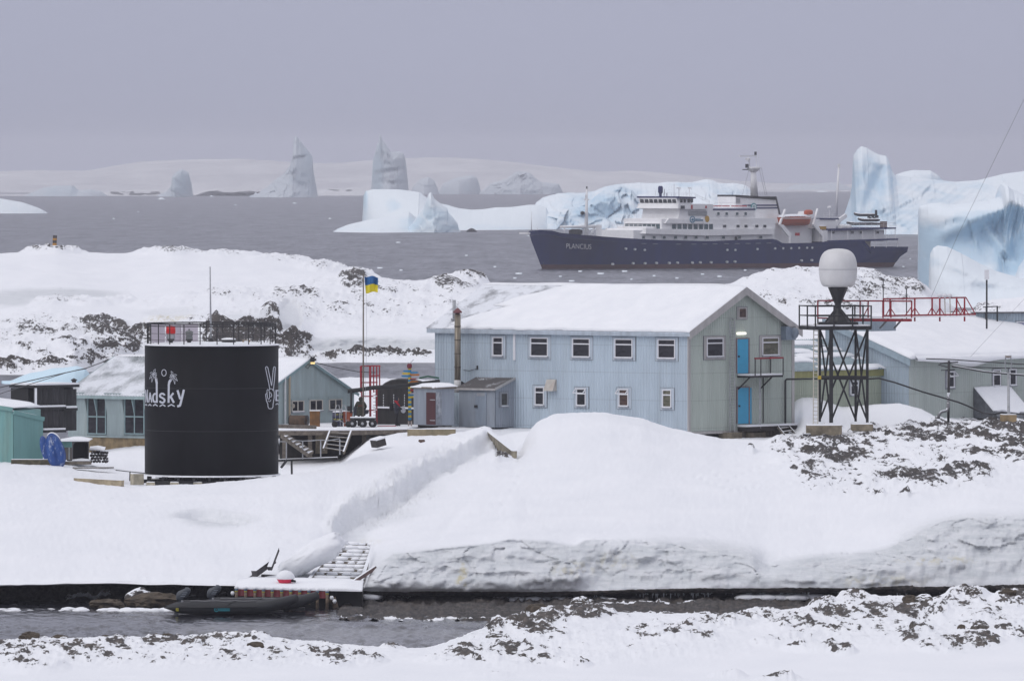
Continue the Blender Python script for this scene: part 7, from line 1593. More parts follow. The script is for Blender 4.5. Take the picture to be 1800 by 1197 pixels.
# flagpole, signpost, red ladder frame, pipe gantry
fp = thing('flagpole', 'tall brown flagpole flying a blue and yellow flag', 'flagpole', zdeck(638.5,518.6)); mb = MB(); mb.tube([zdeck(638.5,518.6), P(638.7,481,518.6)], [.055,.035], 8); mb.build('pole', paint('pole_brown', (.14,.115,.09), .6), fp)
mb = MB(); mb.tube([P(644,517,518.5), P(644.6,600,518.5), P(642,700,518.5)], .008, 4); mb.build('halyard', GALV, fp)
def flag():
    nx, ny = 26, 16; V = np.zeros((ny+1,nx+1,3))
    for j in range(ny+1):
        for i in range(nx+1):
            s_, t_ = i/nx, j/ny
            px = 640.5+s_*24.2+t_*2.6*(1-s_)-.6*t_*s_; py = 486+t_*(29.5-3.5*s_)+1.4*math.sin(s_*7+.6)*(1-.3*t_)+1.2*s_*s_
            V[j,i] = P(px, py, 518.6+.12*math.sin(s_*9+t_*2)+.05*math.sin(s_*17))
    o = grid_mesh('flag', V, [paint('flag_blue', (.012,.105,.30), .7, var=.06), paint('flag_yellow', (.72,.60,.015), .7, var=.06)], parent=fp)
    for p in o.data.polygons: p.material_index = 0 if p.index//nx < ny/2 else 1
    s_ = o.modifiers.new('thickness', 'SOLIDIFY'); s_.thickness = .012
flag()
sg = thing('signpost', 'blue and yellow striped signpost bristling with direction boards', 'signpost', zdeck(720.5,520))
def signpost():
    BL, YE = paint('post_blue', (.015,.20,.40), .6), paint('post_yellow', (.60,.44,.015), .6); D = 520.0
    mb = MB(); n = 22
    for k in range(n):
        mb.mat(k % 2); y0, y1 = 738-(738-646)*k/n, 738-(738-646)*(k+1)/n; mb.tube([P(720.5,y0,D), P(720,y1,D)], .095, 10, cap=(k in (0,n-1)))
    mb.build('post', [BL,YE], sg)
    mb = MB(); mb.smooth = True; mb.lathe([(.1,-.1),(.15,0),(.15,.12),(.09,.2)], P(719.8,645,D), 12); mb.build('post_head', paint('head_maroon', (.16,.015,.03), .6, snow=.4), sg)
    cs = {'b': BL, 'y': YE, 'o': paint('board_orange', (.42,.14,.02), .6), 'r': paint('board_red', (.33,.02,.02), .6), 'w': paint('board_white', (.5,.5,.55), .6)}
    B_ = [(720,-9,652.5,3.2,'b'),(721,12,655,3.0,'b'),(720,-11,656.8,3,'y'),(721,14,659,3.6,'o'),(720,-12,661.3,3.4,'b'),(721,10,666,2,'r'),(721,12,671.2,3.4,'o'),(721,13,674.6,3.2,'w'),(721,6,686,3.8,'r'),(721,6,692,2.6,'w'),(721,7,694.4,3.4,'b'),(721,6,697.8,3.2,'y')]
    for x, w_, y, h, c in B_:
        mb = MB(); a, b = P(x,y,D-.12), P(x+w_,y-.2,D-.12); hh = h*D/F/2; z = Vector((0,0,hh)); dy = Vector((0,.03,0)); tip = (b-a).normalized()*.12
        mb.prism([a-z, b-z, b+tip, b+z, a+z], dy); mb.build('direction_board', cs[c], sg)
    mb = MB()
    for dx in (-2.2,2.6): q = P(720.5+dx,744,D-.05); mb.box((q.x,q.y,ZD+.16), (.09,.14,.36))
    mb.build('clamp', paint('clamp_cream', (.4,.33,.3), .6), sg)
    mb = MB(); mb.tube([P(719,642,D),P(722,637,D),P(727,632,D)], .02, 5); mb.tube([P(714,640,D),P(718,637,D)], .02, 5); mb.build('twigs', paint('frosty_twig', (.45,.46,.48), .8), sg)
signpost()
rl = thing('red_ladder_frame', 'tall open red steel ladder frame beside the flagpole', 'ladder', zdeck(650,520.4))
def redframe():
    X = [634,649.7,657.8,663,668]; 
    for x, d, yb in ((634,520.2,690),(635.8,521.2,745),(651,520.2,745),(657,521.2,690),(662.5,520.2,745),(667.5,521.2,680)):
        mb = MB(); mb.bar(P(x,yb,d), P(x-.4,643.5,d), .075 if x != 651 else .13); mb.build('upright', REDP, rl)
    for x0, y0, x1, y1 in ((633.6,643.5,668,643),(634,672.5,663,672),(635,696.5,656,696.5),(645,721.5,662,720.5),(650,661,667,660)):
        mb = MB(); mb.bar(P(x0,y0,520.2), P(x1,y1,520.2), .07); mb.build('cross_bar', REDP, rl); mb = MB(); mb.bar(P(x0+2,y0,521.2), P(x1+1,y1,521.2), .05); mb.build('cross_bar', REDP, rl)
    mb = MB()
    for k in range(9): mb.bar(P(656,688+k*6,520.2), P(662.5,688+k*6,520.2), .03)
    mb.build('rungs', REDS, rl)
    for y in (696,720): mb = MB(); mb.box(P(660,y,520.15), (.18,.1,.05)); mb.build('rung_snow', M_ROOFSNOW, rl)
redframe()
pg = thing('pipe_gantry', 'black pipe on posts running from the hut corner to the long house', 'pipe', P(618,727,518.8)); PB = paint('pipe_black', (.016,.016,.017), .7, snow=.3)
mb = MB(); mb.tube([P(611,687.5,519.2),P(630,685.5,519.2),P(655,681.5,519.2),P(690,679.5,519.2),P(735,675,519.4),P(772,670.5,520)], .13, 10); mb.build('pipe', PB, pg)
mb = MB(); mb.tube([P(617.5,688,519.1),P(617.2,726,519.1)], .06, 8); mb.build('post', PB, pg)
mb = MB(); mb.box(P(613.5,718,519), (.22,.1,.3)); mb.bar(P(612,722,519),P(617,712,519),.05); mb.build('valve', BLK, pg)
gh = MB(); gh.tube([P(737,664.5,522),P(752,661.5,522),P(772,664.5,522)], .06, 6); tag(gh.build('green_hose', paint('hose_green', (.02,.10,.06), .6)), 'green hose draped over to the corner of the long house', 'hose')
# dark round roofed shed
ns = thing('dark_shed', 'dark weathered shed with a curved roof behind the signpost', 'shed', P(695,746,523.5))
def darkshed():
    D = 523.2; m = paint('tarred_boards', (.030,.028,.027), .75, var=.4, scale=2.5, streak=True, dirt=(.09,.085,.08), dirt_amt=.4)
    a, b = P(660,750,D), P(770,750,D); zt = Zof(681,D); mb = MB(); mb.box(((a.x+b.x)/2, D+2, (a.z+zt)/2), (b.x-a.x, 4, zt-a.z)); mb.build('wall', m, ns)
    mb = MB(); arcp = [P(x,y,D+.6) for x, y in ((668,681),(675,675),(686,669.5),(700,667),(720,667.4),(738,671),(749,675),(756,681))]; mb.prism(arcp, (0,3.2,0)); mb.build('roof', m, ns)
    for x in (674,692,711):
        for k in range(9):
            mb = MB(); mb.box(P(x,694+k*2.9,D-.02), (.05,.04,.035)); mb.build('bolt', M_ROOFSNOW, ns)
    mb = MB()
    for x in (667,683,701,715): mb.box(P(x,713,D-.02), (.05,.05,2.2))
    mb.build('batten', m, ns)
    mb = MB(); mb.bar(P(655,715.5,D-.05), P(728,717.5,D-.05), .16, .1); mb.build('ledge_snow', M_ROOFSNOW, ns); mb = MB(); mb.bar(P(663,678.3,D+.3), P(700,678.2,D+.3), .3, .07); mb.build('roof_snow', M_ROOFSNOW, ns)
darkshed()
mb = MB(); a = zdeck(680,519.5); mb.box(a+Vector((0,0,.02)), (1.1,.5,.06)); tag(mb.build('red_board', REDS), 'low red board lying on the deck by the dark shed', 'board')
# ================================================================ left yard
ts = thing('teal_shed', 'turquoise metal shed with a snowy sloping roof at the far left edge', 'shed', P(40,810,486))
def tealshed():
    Cc = paint('turquoise', (.16,.335,.325), .5, var=.1, streak=True, scale=1.2, dirt=(.22,.22,.15), dirt_amt=.35)
    F1 = Frame(-90,487.5,23,485.6); F2 = Frame(23,485.5,74.5,487.0)
    z = lambda py, D: Zof(py, D)
    uA, uB = 0, F1.L; corr(F1, uA, uB, z(822,486), lambda u: z(703,487.5)+(z(719.5,485.6)-z(703,487.5))*u/F1.L+.0, Cc, ts, 'ribbed_wall', pitch=.3, amp=.02)
    corr(F2, 0, F2.L, z(818,486), lambda u: z(725,485.5)+(z(736.5,487)-z(725,485.5))*u/F2.L, Cc, ts, 'flat_wall', pitch=.21, amp=.004, off=.05)
    mb = MB(); mb.prism([F2.pt(.02,z(822,486),-.02), F2.pt(F2.L-.02,z(822,486),-.02), F2.pt(F2.L-.02,z(737,487)-.05,-.02), F2.pt(.02,z(726,485.5)-.05,-.02)], -F2.n*3); mb.build('wall_core', Cc, ts)
    mb = MB(); mb.prism([F1.pt(.02,z(822,486),-.02), F1.pt(F1.L-.02,z(822,486),-.02), F1.pt(F1.L-.02,z(720,485.6)-.05,-.02), F1.pt(.02,z(703,487.5)-.05,-.02)], -F1.n*3); mb.build('wall_core', Cc, ts)
    for Fr, p, q, nm in ((F1,(0,z(703,487.5)),(F1.L+.02,z(719.5,485.6)),'roof_edge'),(F2,(-.02,z(724.5,485.5)),(F2.L+.05,z(736.5,487)),'roof_edge')):
        mb = MB(); a, b = Fr.pt(p[0],p[1],.09), Fr.pt(q[0],q[1],.09); mb.bar(a, b, .08, .22); mb.build(nm, Cc, ts)
        slope_snow(a+Vector((0,0,.1)), b+Vector((0,0,.1)), a+Vector((0,0,.14))-Fr.n*3, b+Vector((0,0,.14))-Fr.n*3, .1, ts, 51, drip=.0, nu=40, nv=8)
tealshed()
block_at('timber_bench','long mossy timber beam with snow on top at the foot of the turquoise shed','beam',19.5,92,807,823,484,.6,paint('mossy_timber', (.10,.09,.055), .85, var=.4, scale=4, snow=1),.02,-.03)
bb = thing('blue_dinghy', 'blue plastic dinghy standing on its end, streaked with snow', 'dinghy', P(95,822,483.4))
def dinghy():
    m, nt, b = new_mat('blue_plastic'); n = noise_node(nt, mapped(nt, (2.5,2.5,.9)), 2.4, 6, .7); col = ramp(nt, noise_node(nt, mapped(nt, (1,1,1)), 2, 3), [(.3,(.006,.045,.21)),(.7,(.012,.075,.30))])
    nt.links.new(mixc(nt, ramp(nt, n, [(.55,0.0),(.66,.85)]), col, (.5,.56,.68)), b.inputs['Base Color']); b.inputs['Roughness'].default_value = .35
    rows = []; c = P(97,792.5,483.6); ax = Vector((-.25,0,.968)).normalized(); sx = Vector((.968,.1,.25)); dn = Vector((.25,-.95,.0)).normalized()
    for k in range(15):
        t = k/14*math.pi/2; rr_ = math.cos(t)**.7 if k < 14 else 0; dp = math.sin(t)*.28
        rows.append([tuple(c+ax*(.96*rr_*math.sin(a))+sx*(.48*rr_*math.cos(a)*(1-.12*math.sin(a)))+dn*(dp-.09*math.exp(-(rr_*math.cos(a)/.22)**2)*(1 if k > 4 else 0))) for a in [2*math.pi*q/40 for q in range(40)]])
    rows.insert(0, [tuple(Vector(p)-dn*.14) for p in rows[0]])
    grid_mesh('hull', np.array(rows), m, parent=bb, closed=True)
    mb = MB(); mb.tube([c+ax*(.97*math.sin(a))+sx*(.49*math.cos(a)*(1-.12*math.sin(a))) for a in [2*math.pi*q/40 for q in range(41)]], .035, 6); mb.build('rim', paint('blue_rim', (.008,.06,.27), .4), bb)
    mb = MB(); mb.tube([c+ax*(1.0*math.sin(a))+sx*(.5*math.cos(a))-dn*.04 for a in [R(q) for q in range(28,124,8)]], [.01,.04,.055,.06,.06,.06,.06,.055,.05,.04,.03,.01], 8); mb.build('rim_snow', M_ROOFSNOW, bb)
    c2 = P(80,790,484.4); rows = []
    for k in range(8):
        t = k/7*math.pi/2; rr_ = math.cos(t)**.6 if k < 7 else 0
        rows.append([tuple(c2+ax*(.78*rr_*math.sin(a))+sx*(.26*rr_*math.cos(a))+dn*(math.sin(t)*.15)) for a in [2*math.pi*q/24 for q in range(24)]])
    grid_mesh('outrigger', np.array(rows), m, parent=bb, closed=True)
dinghy()
sh = thing('equipment_shelter', 'grey box shelter with a dark rounded opening and snow on top', 'shelter', P(132,816,487))
def shelter():
    D = 486; fr = Frame(126.5,D,156.5,D+.25); sd = Frame(103,D+.9,126.5,D); G_ = paint('shelter_grey', (.125,.125,.13), .6, streak=True)
    u0,u1,z0,z1 = fr.rect(126.5,775,156.5,811)
    mb = MB(); n = 10; ou = [fr.pt(u0,z0,0), fr.pt(u0,z1,0), fr.pt(u1,z1,0), fr.pt(u1,z0,0)]
    ur = .1; iu0, iu1, iz1 = u0+.06, u1-.03, z1-.06
    inner = [fr.pt(iu0,z0,0)]+[fr.pt(iu0+.22-.22*math.cos(R(a)), iz1-.22+.22*math.sin(R(a)),0) for a in range(0,91,15)]+[fr.pt(iu1-.14+.14*math.sin(R(a)), iz1-.14+.14*math.cos(R(a)),0) for a in range(0,91,15)]+[fr.pt(iu1,z0,0)]
    poly = [ou[0],ou[1],ou[2],ou[3]]+inner[::-1]; mb.prism(poly, -fr.n*.06); mb.build('front_frame', G_, sh)
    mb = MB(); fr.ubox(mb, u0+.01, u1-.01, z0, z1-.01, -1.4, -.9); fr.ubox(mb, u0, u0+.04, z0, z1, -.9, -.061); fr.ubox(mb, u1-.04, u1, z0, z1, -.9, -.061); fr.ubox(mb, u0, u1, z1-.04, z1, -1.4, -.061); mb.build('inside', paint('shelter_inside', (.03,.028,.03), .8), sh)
    mb = MB(); sd.pbox(mb, 103,775,126.4,786,-.05,.02); mb.build('teal_panel', paint('panel_teal', (.12,.25,.24), .5), sh); mb = MB(); sd.pbox(mb, 103,786.2,126.4,808,-.05,.012); mb.build('brown_panel', paint('panel_brown', (.10,.085,.08), .7, streak=True), sh); mb = MB(); sd.pbox(mb, 121,786,123.5,808,.012,.03); mb.build('strip', GALV, sh)
    a, b = P(103,774.5,D-.1), P(157,774,D-.1); slope_snow(a, b, a+Vector((.1,1.6,.06)), b+Vector((.1,1.6,.06)), .14, sh, 61, drip=.02, nu=40, nv=10)
    mb = MB(); mb.bar(P(112,813.5,485.6), P(160,813,485.8), .5, .18); mb.build('plinth', WOODS, sh)
    q0, q1 = P(127,808,D-.2), P(158,808,D-.2); slope_snow(q0, q1, q0+Vector((0,.8,.02)), q1+Vector((0,.8,.02)), .09, sh, 62, drip=.02, nu=24, nv=6)
shelter()
pile = thing('log_pile', 'stack of dark split logs under a cushion of snow beside the shelter', 'log pile', P(173,814,488))
for r_ in range(5):
    for k in range(6-(r_ > 3)*2):
        x = 160+k*5.2+(r_ % 2)*2.2; y = 811-r_*5.2; mb = MB(); q = P(x,y,487.4+rng.uniform(-.1,.1)); mb.tube([q, q+Vector((rng.uniform(-.1,.1),1.0,0))], .075+rng.uniform(0,.02), 7); mb.build('log', paint('dark_log', (.06,.052,.05), .85, var=.4, scale=5, snow=.7), pile)
q0, q1 = P(157,789,487.2), P(184,790,487.2); slope_snow(q0, q1, q0+Vector((0,1.1,.1)), q1+Vector((0,1.1,.1)), .16, pile, 63, drip=.03, nu=30, nv=10)
mb = MB(); mb.bar(P(131,822,483), P(197,821.5,484), .5, .07); tag(mb.build('flat_board', WOODS), 'flat snowy board on the ground before the log pile', 'board')
tb = MB(); a, b = P(131.5,845,460.4), P(216,849.5,459.8); tb.bar(a, b, .5, .36); tag(tb.build('timber_beam', paint('pale_timber', (.37,.31,.21), .8, var=.3, scale=2.5, streak=False, dirt=(.15,.12,.08), dirt_amt=.4, snow=1), bevel=.02), 'pale squared timber half buried in snow left of the tank', 'timber')
pp = thing('pipe_rest', 'thin pipe on a short post left of the tank', 'pipe', P(229,842,472)); mb = MB(); mb.tube([P(204,826,473),P(256,831.5,471)], .035, 6); mb.build('pipe', BLKS, pp); mb = MB(); mb.bar(P(228.5,829,472),P(228,845,471.8),.06); mb.build('post', BLK, pp)
block_at('concrete_slab','leaning pale concrete slab at the left foot of the tank','slab',229.5,252,832,852,470.2,.3,paint('pale_block', (.42,.38,.29), .85, var=.2, scale=3, snow=1),.02,.6)
# black tarpaulin rack by the water
rk = thing('tarpaulin_rack', 'dark two tier rack hung with black corrugated sheets by the water', 'rack', P(92,760,524))
def rack():
    D = 523; TP = paint('black_sheet', (.022,.021,.024), .6, var=.3, streak=True, dirt=(.3,.3,.33), dirt_amt=.25); fr = Frame(60,D,126,D+2.0)
    for y0, y1 in ((682,713),(720,757)):
        u0,u1,z0,z1 = fr.rect(64,y0,112,y1); corr(fr,u0,u1,z0,z1,TP,rk,'sheet',pitch=.42,amp=.06); u0,u1,z0,z1 = fr.rect(112,y0+2,140,y1); corr(fr,u0,u1,z0,z1,TP,rk,'sheet',pitch=.5,amp=.03,off=-.3)
        u0,u1,z0,z1 = fr.rect(61,y0,140,y1); mb = MB(); fr.ubox(mb,u0,u1,z0,z1,-2.2,-.6); mb.build('backing', paint('rack_dark', (.014,.014,.015), .8), rk)
    for x0, x1, y in ((58,135,679),(49,112,718),(108,132,719.5),(74,112,758)):
        u0,u1,z0,z1 = fr.rect(x0,y-2.5,x1,y+2); mb = MB(); fr.ubox(mb,u0,u1,z0,z1,-2.2,.25); mb.build('shelf', BLK, rk); mb = MB(); fr.ubox(mb,u0+.03,u1-.03,z1+.003,z1+.11,-2.1,.22); mb.build('shelf_snow', M_ROOFSNOW, rk)
    for x in (59.5,62.5): mb = MB(); mb.bar(fr.at(x,762,.1), fr.at(x,677,.1), .07 if x < 60 else .16); mb.build('post', BLK if x < 60 else M_ROOFSNOW, rk)
    c = fr.at(130,674,-.5); mb = MB(); mb.lathe([(.12,-.1),(.13,.16),(.19,.18),(.19,.22),(.12,.26),(.03,.31)], c, 12); mb.build('chimney', BLK, rk)
rack()
# beacon with cairn on the far island
bc = thing('beacon', 'black and yellow striped beacon post on the snowy island', 'beacon', P(96,440,1228)); mb = MB(); q = P(95.5,440,1228)
for k, (y0, y1, mm_) in enumerate(((440,431.5,0),(431.5,427.5,1),(427.5,422.5,0),(422.5,419,1),(419,414,0))): mb.mat(mm_); mb.lathe([(.29,Zof(y0,1228)-q.z),(.29,Zof(y1,1228)-q.z)], q+Vector(((440-y0)*.004,0,0)), 12)
mb.build('post', [paint('beacon_black', (.035,.03,.028), .7), paint('beacon_yellow', (.42,.20,.02), .7)], bc)
mb = MB(); mb.lathe([(1.3,-.6),(1.0,.0),(.6,.45),(.2,.7)], P(95,446,1228), 9, 1, .8); mb.build('cairn', paint('cairn_rock', (.07,.065,.06), .9, var=.3, snow=.8), bc)
# ================================================================ jetty and boats
jt = thing('jetty', 'snowy concrete jetty edge fronted by banded fender posts and red pads', 'jetty', P(520,1064,394))
def jetty():
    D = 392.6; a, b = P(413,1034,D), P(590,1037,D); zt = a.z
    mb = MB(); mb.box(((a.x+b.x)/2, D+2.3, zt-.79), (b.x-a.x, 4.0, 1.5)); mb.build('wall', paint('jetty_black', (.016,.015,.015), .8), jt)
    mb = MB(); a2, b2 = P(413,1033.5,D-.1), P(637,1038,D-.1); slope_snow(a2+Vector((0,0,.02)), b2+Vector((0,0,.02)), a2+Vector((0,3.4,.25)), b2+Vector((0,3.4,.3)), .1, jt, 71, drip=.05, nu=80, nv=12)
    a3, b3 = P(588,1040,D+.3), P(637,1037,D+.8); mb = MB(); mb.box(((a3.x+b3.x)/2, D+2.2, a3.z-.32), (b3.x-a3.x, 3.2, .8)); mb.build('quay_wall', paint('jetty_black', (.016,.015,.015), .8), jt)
    PW = paint('fender_wood', (.19,.14,.10), .8, var=.35, scale=5); bl, ye = paint('band_blue', (.10,.19,.30), .7, snow=.3), paint('band_yellow', (.38,.32,.05), .7)
    X = [415.6,431.6,448,463,478.4,495,511,526.7,543,557.8,575]
    for i, x in enumerate(X):
        yb = 1058 if i < 9 else 1068; y0 = 1034+i*.45
        mb = MB(); mb.tube([P(x,yb+4,D-.25), P(x,y0,D-.25)], .068, 8); p = mb.build('fender_post', PW, jt)
        mb = MB(); mb.tube([P(x,y0+3.6,D-.25), P(x,y0,D-.25)], .074, 10); mb.build('blue_band', bl, p); mb = MB(); mb.tube([P(x,y0+6,D-.25), P(x,y0+3.7,D-.25)], .074, 10); mb.build('yellow_band', ye, p)
        mb = MB(); mb.smooth = True; mb.lathe([(.07,-.02),(.10,.02),(.085,.08),(.02,.12)], P(x,y0,D-.25), 10); mb.build('post_snow', M_ROOFSNOW, p)
        if i < 10:
            x2 = X[i+1]; mb = MB(); mb.box(P((x+x2)/2,y0+7,D-.1), ((x2-x)*.72*D/F,.12,.30)); mb.build('red_pad', paint('pad_red', (.27,.028,.038), .6, var=.2, dirt=(.5,.5,.55), dirt_amt=.3), jt)
    mb = MB(); mb.smooth = True
    for x, y in ((409,1042),(583,1050),(588,1056)): mb.lathe([(.05,-.1),(.1,0),(.06,.08)], P(x,y,D-.2), 8)
    mb.build('lump_snow', M_ROOFSNOW, jt)
    mb = MB(); mb.tube([P(578,1058,D), P(586,1052,D), P(590,1068,D)], .14, 8); mb.build('end_pile', PW, jt)
jetty()
def ribboat(label, x0, x1, ys, yb, D, logo):
    """inflatable: two tubes meeting at a raised bow, transom, floor; stern at x0, bow at x1"""
    t = thing('inflatable_boat', label, 'inflatable boat', P((x0+x1)/2, yb, D+.7)); RB = paint('zodiac_grey', (.017,.018,.021), .6, var=.15, scale=2)
    z0 = .27; L = (x1-x0)*D/F; X0 = (x0-900)*D/F
    for nm, s_ in (('near_tube',0),('far_tube',1)):
        pts = []; rs = []
        for k in range(25):
            q = k/24; x = X0+q*L; bowc = max(0,(q-.68)/.32); y = D+(1.5*s_)+(.75-1.5*s_)*bowc**1.8; z = z0+.10+.38*bowc**1.7
            pts.append((x,y,z)); rs.append(.27*min(1,.04+q/.14)*(1-.30*bowc**2) if q < .14 else .27*(1-.30*bowc**2))
        mb = MB(); mb.smooth = True; mb.tube(pts, rs, 18); mb.build(nm, RB, t)
    mb = MB(); mb.tube([(X0+q*L, D-.27, z0+.13) for q in (.12,.7)], .035, 6); mb.build('rubbing_strake', paint('strake_black', (.018,.018,.02), .6), t)
    mb = MB(); mb.box((X0+.5*L, D+.75, .18), (L*.8,1.2,.08)); mb.build('floor', BLK, t)
    mb = MB(); mb.box((X0+.135*L, D+.75, .42), (.07,1.1,.5)); mb.build('transom', GALV, t)
    mb = MB(); mb.tube([(X0+(.2+.05*k)*L, D-.08, z0+.40+.015*math.sin(k*2.1)) for k in range(11)], .022, 6); mb.build('grab_line', paint('rope_grey', (.2,.2,.21), .8), t)
    mb = MB(); mb.tube([(X0+.46*L, D-.3, z0+.1),(X0+.5*L, D-.22, z0+.3),(X0+.55*L, D+.0, z0+.4)], .02, 5); mb.build('painter', paint('strake_black', (.018,.018,.02), .6), t)
    # outboard
    ob = paint('outboard_grey', (.055,.065,.08), .4, var=.1); mx, my, mz = X0+.135*L-.05, D+.75, .70
    rows = []
    for hz, rx, ry in ((0,.16,.14),(.06,.23,.17),(.2,.28,.19),(.34,.29,.19),(.44,.24,.17),(.5,.12,.1),(.51,.01,.01)):
        rows.append([(mx+hz*.34+rx*math.cos(a)*1.05, my+ry*math.sin(a), mz+hz*.95+.05*math.cos(a)) for a in [2*math.pi*q/18 for q in range(18)]])
    e = grid_mesh('outboard_motor', np.array(rows), ob, parent=t, closed=True)
    mb = MB(); mb.hexa([(mx-.32,my-.06,.05),(mx-.12,my-.06,.02),(mx-.12,my+.06,.02),(mx-.32,my+.06,.05),(mx-.06,my-.09,mz+.06),(mx+.12,my-.09,mz+.04),(mx+.12,my+.09,mz+.04),(mx-.06,my+.09,mz+.06)]); mb.build('shaft_housing', ob, e)
    mb = MB(); mb.tube([(mx+.25,my,mz+.1),(mx+.62,my-.1,mz+.2)], .03, 6); mb.build('tiller', BLK, e)
    mb = MB()
    for k in range(3): mb.box((mx+.08+k*.05, my-.19, mz+.14+k*.08), (.2,.02,.02))
    mb.build('motor_stripe', paint('motor_silver', (.3,.33,.38), .4), e)
    if logo:
        TL = paint('logo_teal', (.02,.26,.33), .6)
        mb = MB(); c = P(380.5,1071,D-.26); n = 20
        for k in range(n): a0, a1 = 2*math.pi*k/n, 2*math.pi*(k+1)/n; mb.bar(c+Vector((.085*math.cos(a0),0,.085*math.sin(a0))), c+Vector((.085*math.cos(a1),0,.085*math.sin(a1))), .035)
        mb.bar(c+Vector((-.03,0,.02)), c+Vector((.03,0,-.02)), .03); mb.build('logo', TL, t)
        mb = MB()
        for y in (1069.4,1071.4,1073): mb.box(P(394.5,y,D-.285), (.47,.03,.025))
        mb.build('logo_lines', TL, t)
        mb = MB(); q = P(311.5,1071,D-.245); mb.box(q, (.12,.03,.13)); mb.build('yellow_patch', paint('patch_yellow', (.45,.40,.03), .6), t); mb = MB(); mb.bar(q+Vector((-.05,-.018,-.05)), q+Vector((.05,-.018,.05)), .03, .012); mb.build('patch_mark', BLK, t)
    return t
ribboat('grey inflatable boat with teal lettering lying outermost at the jetty', 288, 520, 1066, 1086, 386.2, True)
ribboat('grey inflatable boat lying inside, between the lettered boat and the fender posts', 345, 556, 1060, 1082, 388.6, False)
by = thing('mooring_buoy', 'bright pink red buoy half covered by a cap of snow on the jetty', 'buoy', P(501,1028,393.9)); c = P(501,1015,393.8)
mb = MB(); mb.smooth = True; mb.lathe([(.06,-.30),(.26,-.24),(.36,-.08),(.37,.03),(.3,.18),(.12,.28)], c, 20); mb.build('ball', paint('buoy_pink', (.68,.02,.075), .45, var=.05), by); mb = MB(); mb.smooth = True; mb.lathe([(.385,-.05),(.42,.03),(.38,.16),(.24,.29),(.08,.34)], c+Vector((.02,-.03,-.01)), 20); mb.build('cap_snow', M_ROOFSNOW, by); mb = MB(); mb.tube([c+Vector((.3,-.15,-.12)), c+Vector((.48,-.2,-.16))], [.07,.05], 8); mb.build('eye', BLK, by)
# slipway of slats running up from the jetty
sw_ = thing('slipway', 'slatted wooden slipway buried in snow climbing from the jetty', 'slipway', P(590,1025,400))
def slip():
    A0, A1, B0, B1 = P(540,1025,396.8), P(634,1027,396.8), P(596,952,416), P(658,954,417)
    for a, b in ((A0,B0),(A1,B1)): mb = MB(); mb.bar(a, b, .16, .2); mb.build('rail', WOODS, sw_)
    for k in range(11):
        t = (k+.5)/11; a, b = A0.lerp(B0,t), A1.lerp(B1,t); mb = MB(); mb.bar(a, b, .26, .12); mb.build('slat', WOODS, sw_)
        for j in range(4):
            q = a.lerp(b,(j+.5)/4+rng.uniform(-.06,.06)); k_ = rng.uniform(.7,1.1); mb = MB(); mb.smooth = True; mb.lathe([(.30*k_,-.04),(.33*k_,.02),(.25*k_,.08*k_),(.08,.11*k_)], q, 12, 1.15, .8); mb.build('slat_snow', M_ROOFSNOW, sw_)
slip()
mb = MB(); mb.bar(P(619,1024,395.6), P(660,997,396.6), .14, .16); tag(mb.build('reddish_plank', paint('reddish_wood', (.17,.11,.10), .8, var=.3, snow=.75)), 'reddish plank leaning out of the snow at the top of the quay', 'plank')
for i, (x0,y0,x1,y1,w_,lb) in enumerate(((430,1021,450,1005,.13,'thin lowest beam of the snowy timber heap left of the buoy'),(447,1008,480,984,.28,'thick middle beam of the snowy timber heap left of the buoy'),(474,999,487,965,.2,'steep upper beam of the snowy timber heap left of the buoy'),(462,1012,483,1013,.16,'short level beam at the foot of the snowy timber heap'))):
    mb = MB(); mb.bar(P(x0,y0,397.2+i*.2), P(x1,y1,398.4+i*.2), w_, w_); tag(mb.build('timber_beam', paint('heap_timber', (.07,.065,.07), .8, var=.3, snow=.95)), lb, 'beam', 'snowy timber heap')
# great lumps of snow beside the slipway
def snow_lump(label, cx, cy, D, rx, ry, dz, rot, seed, blue=0.0):
    n, m = 40, 24; V = np.zeros((m+1,n,3)); c = P(cx,cy,D); k_ = D/F
    for j in range(m+1):
        for i in range(n):
            a, b = 2*math.pi*i/n, math.pi*(j/m-.5)
            x, y, z = math.cos(a)*math.cos(b), math.sin(a)*math.cos(b), math.sin(b)
            x, y, z = [math.copysign(abs(q)**.75, q) for q in (x,y,z)]
            X, Zz = x*rx*k_, z*ry*k_; V[j,i] = (c.x+X*math.cos(rot)-Zz*math.sin(rot), c.y+y*dz, c.z+X*math.sin(rot)+Zz*math.cos(rot))
    nn = .9*fbm(V[...,0]*1.2, V[...,1]*.9, V[...,2]*1.6, 4, seed)+.6*fbm(V[...,0]*.45, V[...,1]*.5, V[...,2]*.6, 2, seed+3); d = V-np.array(c); V = V+d*(nn*.30+.10*fbm(V[...,0]*3.5,V[...,1]*3.5,V[...,2]*5,3,seed+5,True))[...,None]
    o = grid_mesh('snow_block', V, M_SNOW, {'rock': np.full((m+1,n),-.3), 'ice': np.clip(.25-.9*(V[...,2]-c.z)/(ry*k_)*.5,0,.6), 'stain': np.zeros((m+1,n))}, closed=True); tag(o, label, 'snow block')
snow_lump('long round shouldered block of snow beside the slipway', 543, 980, 400.2, 64, 20, 1.3, .55, 81)
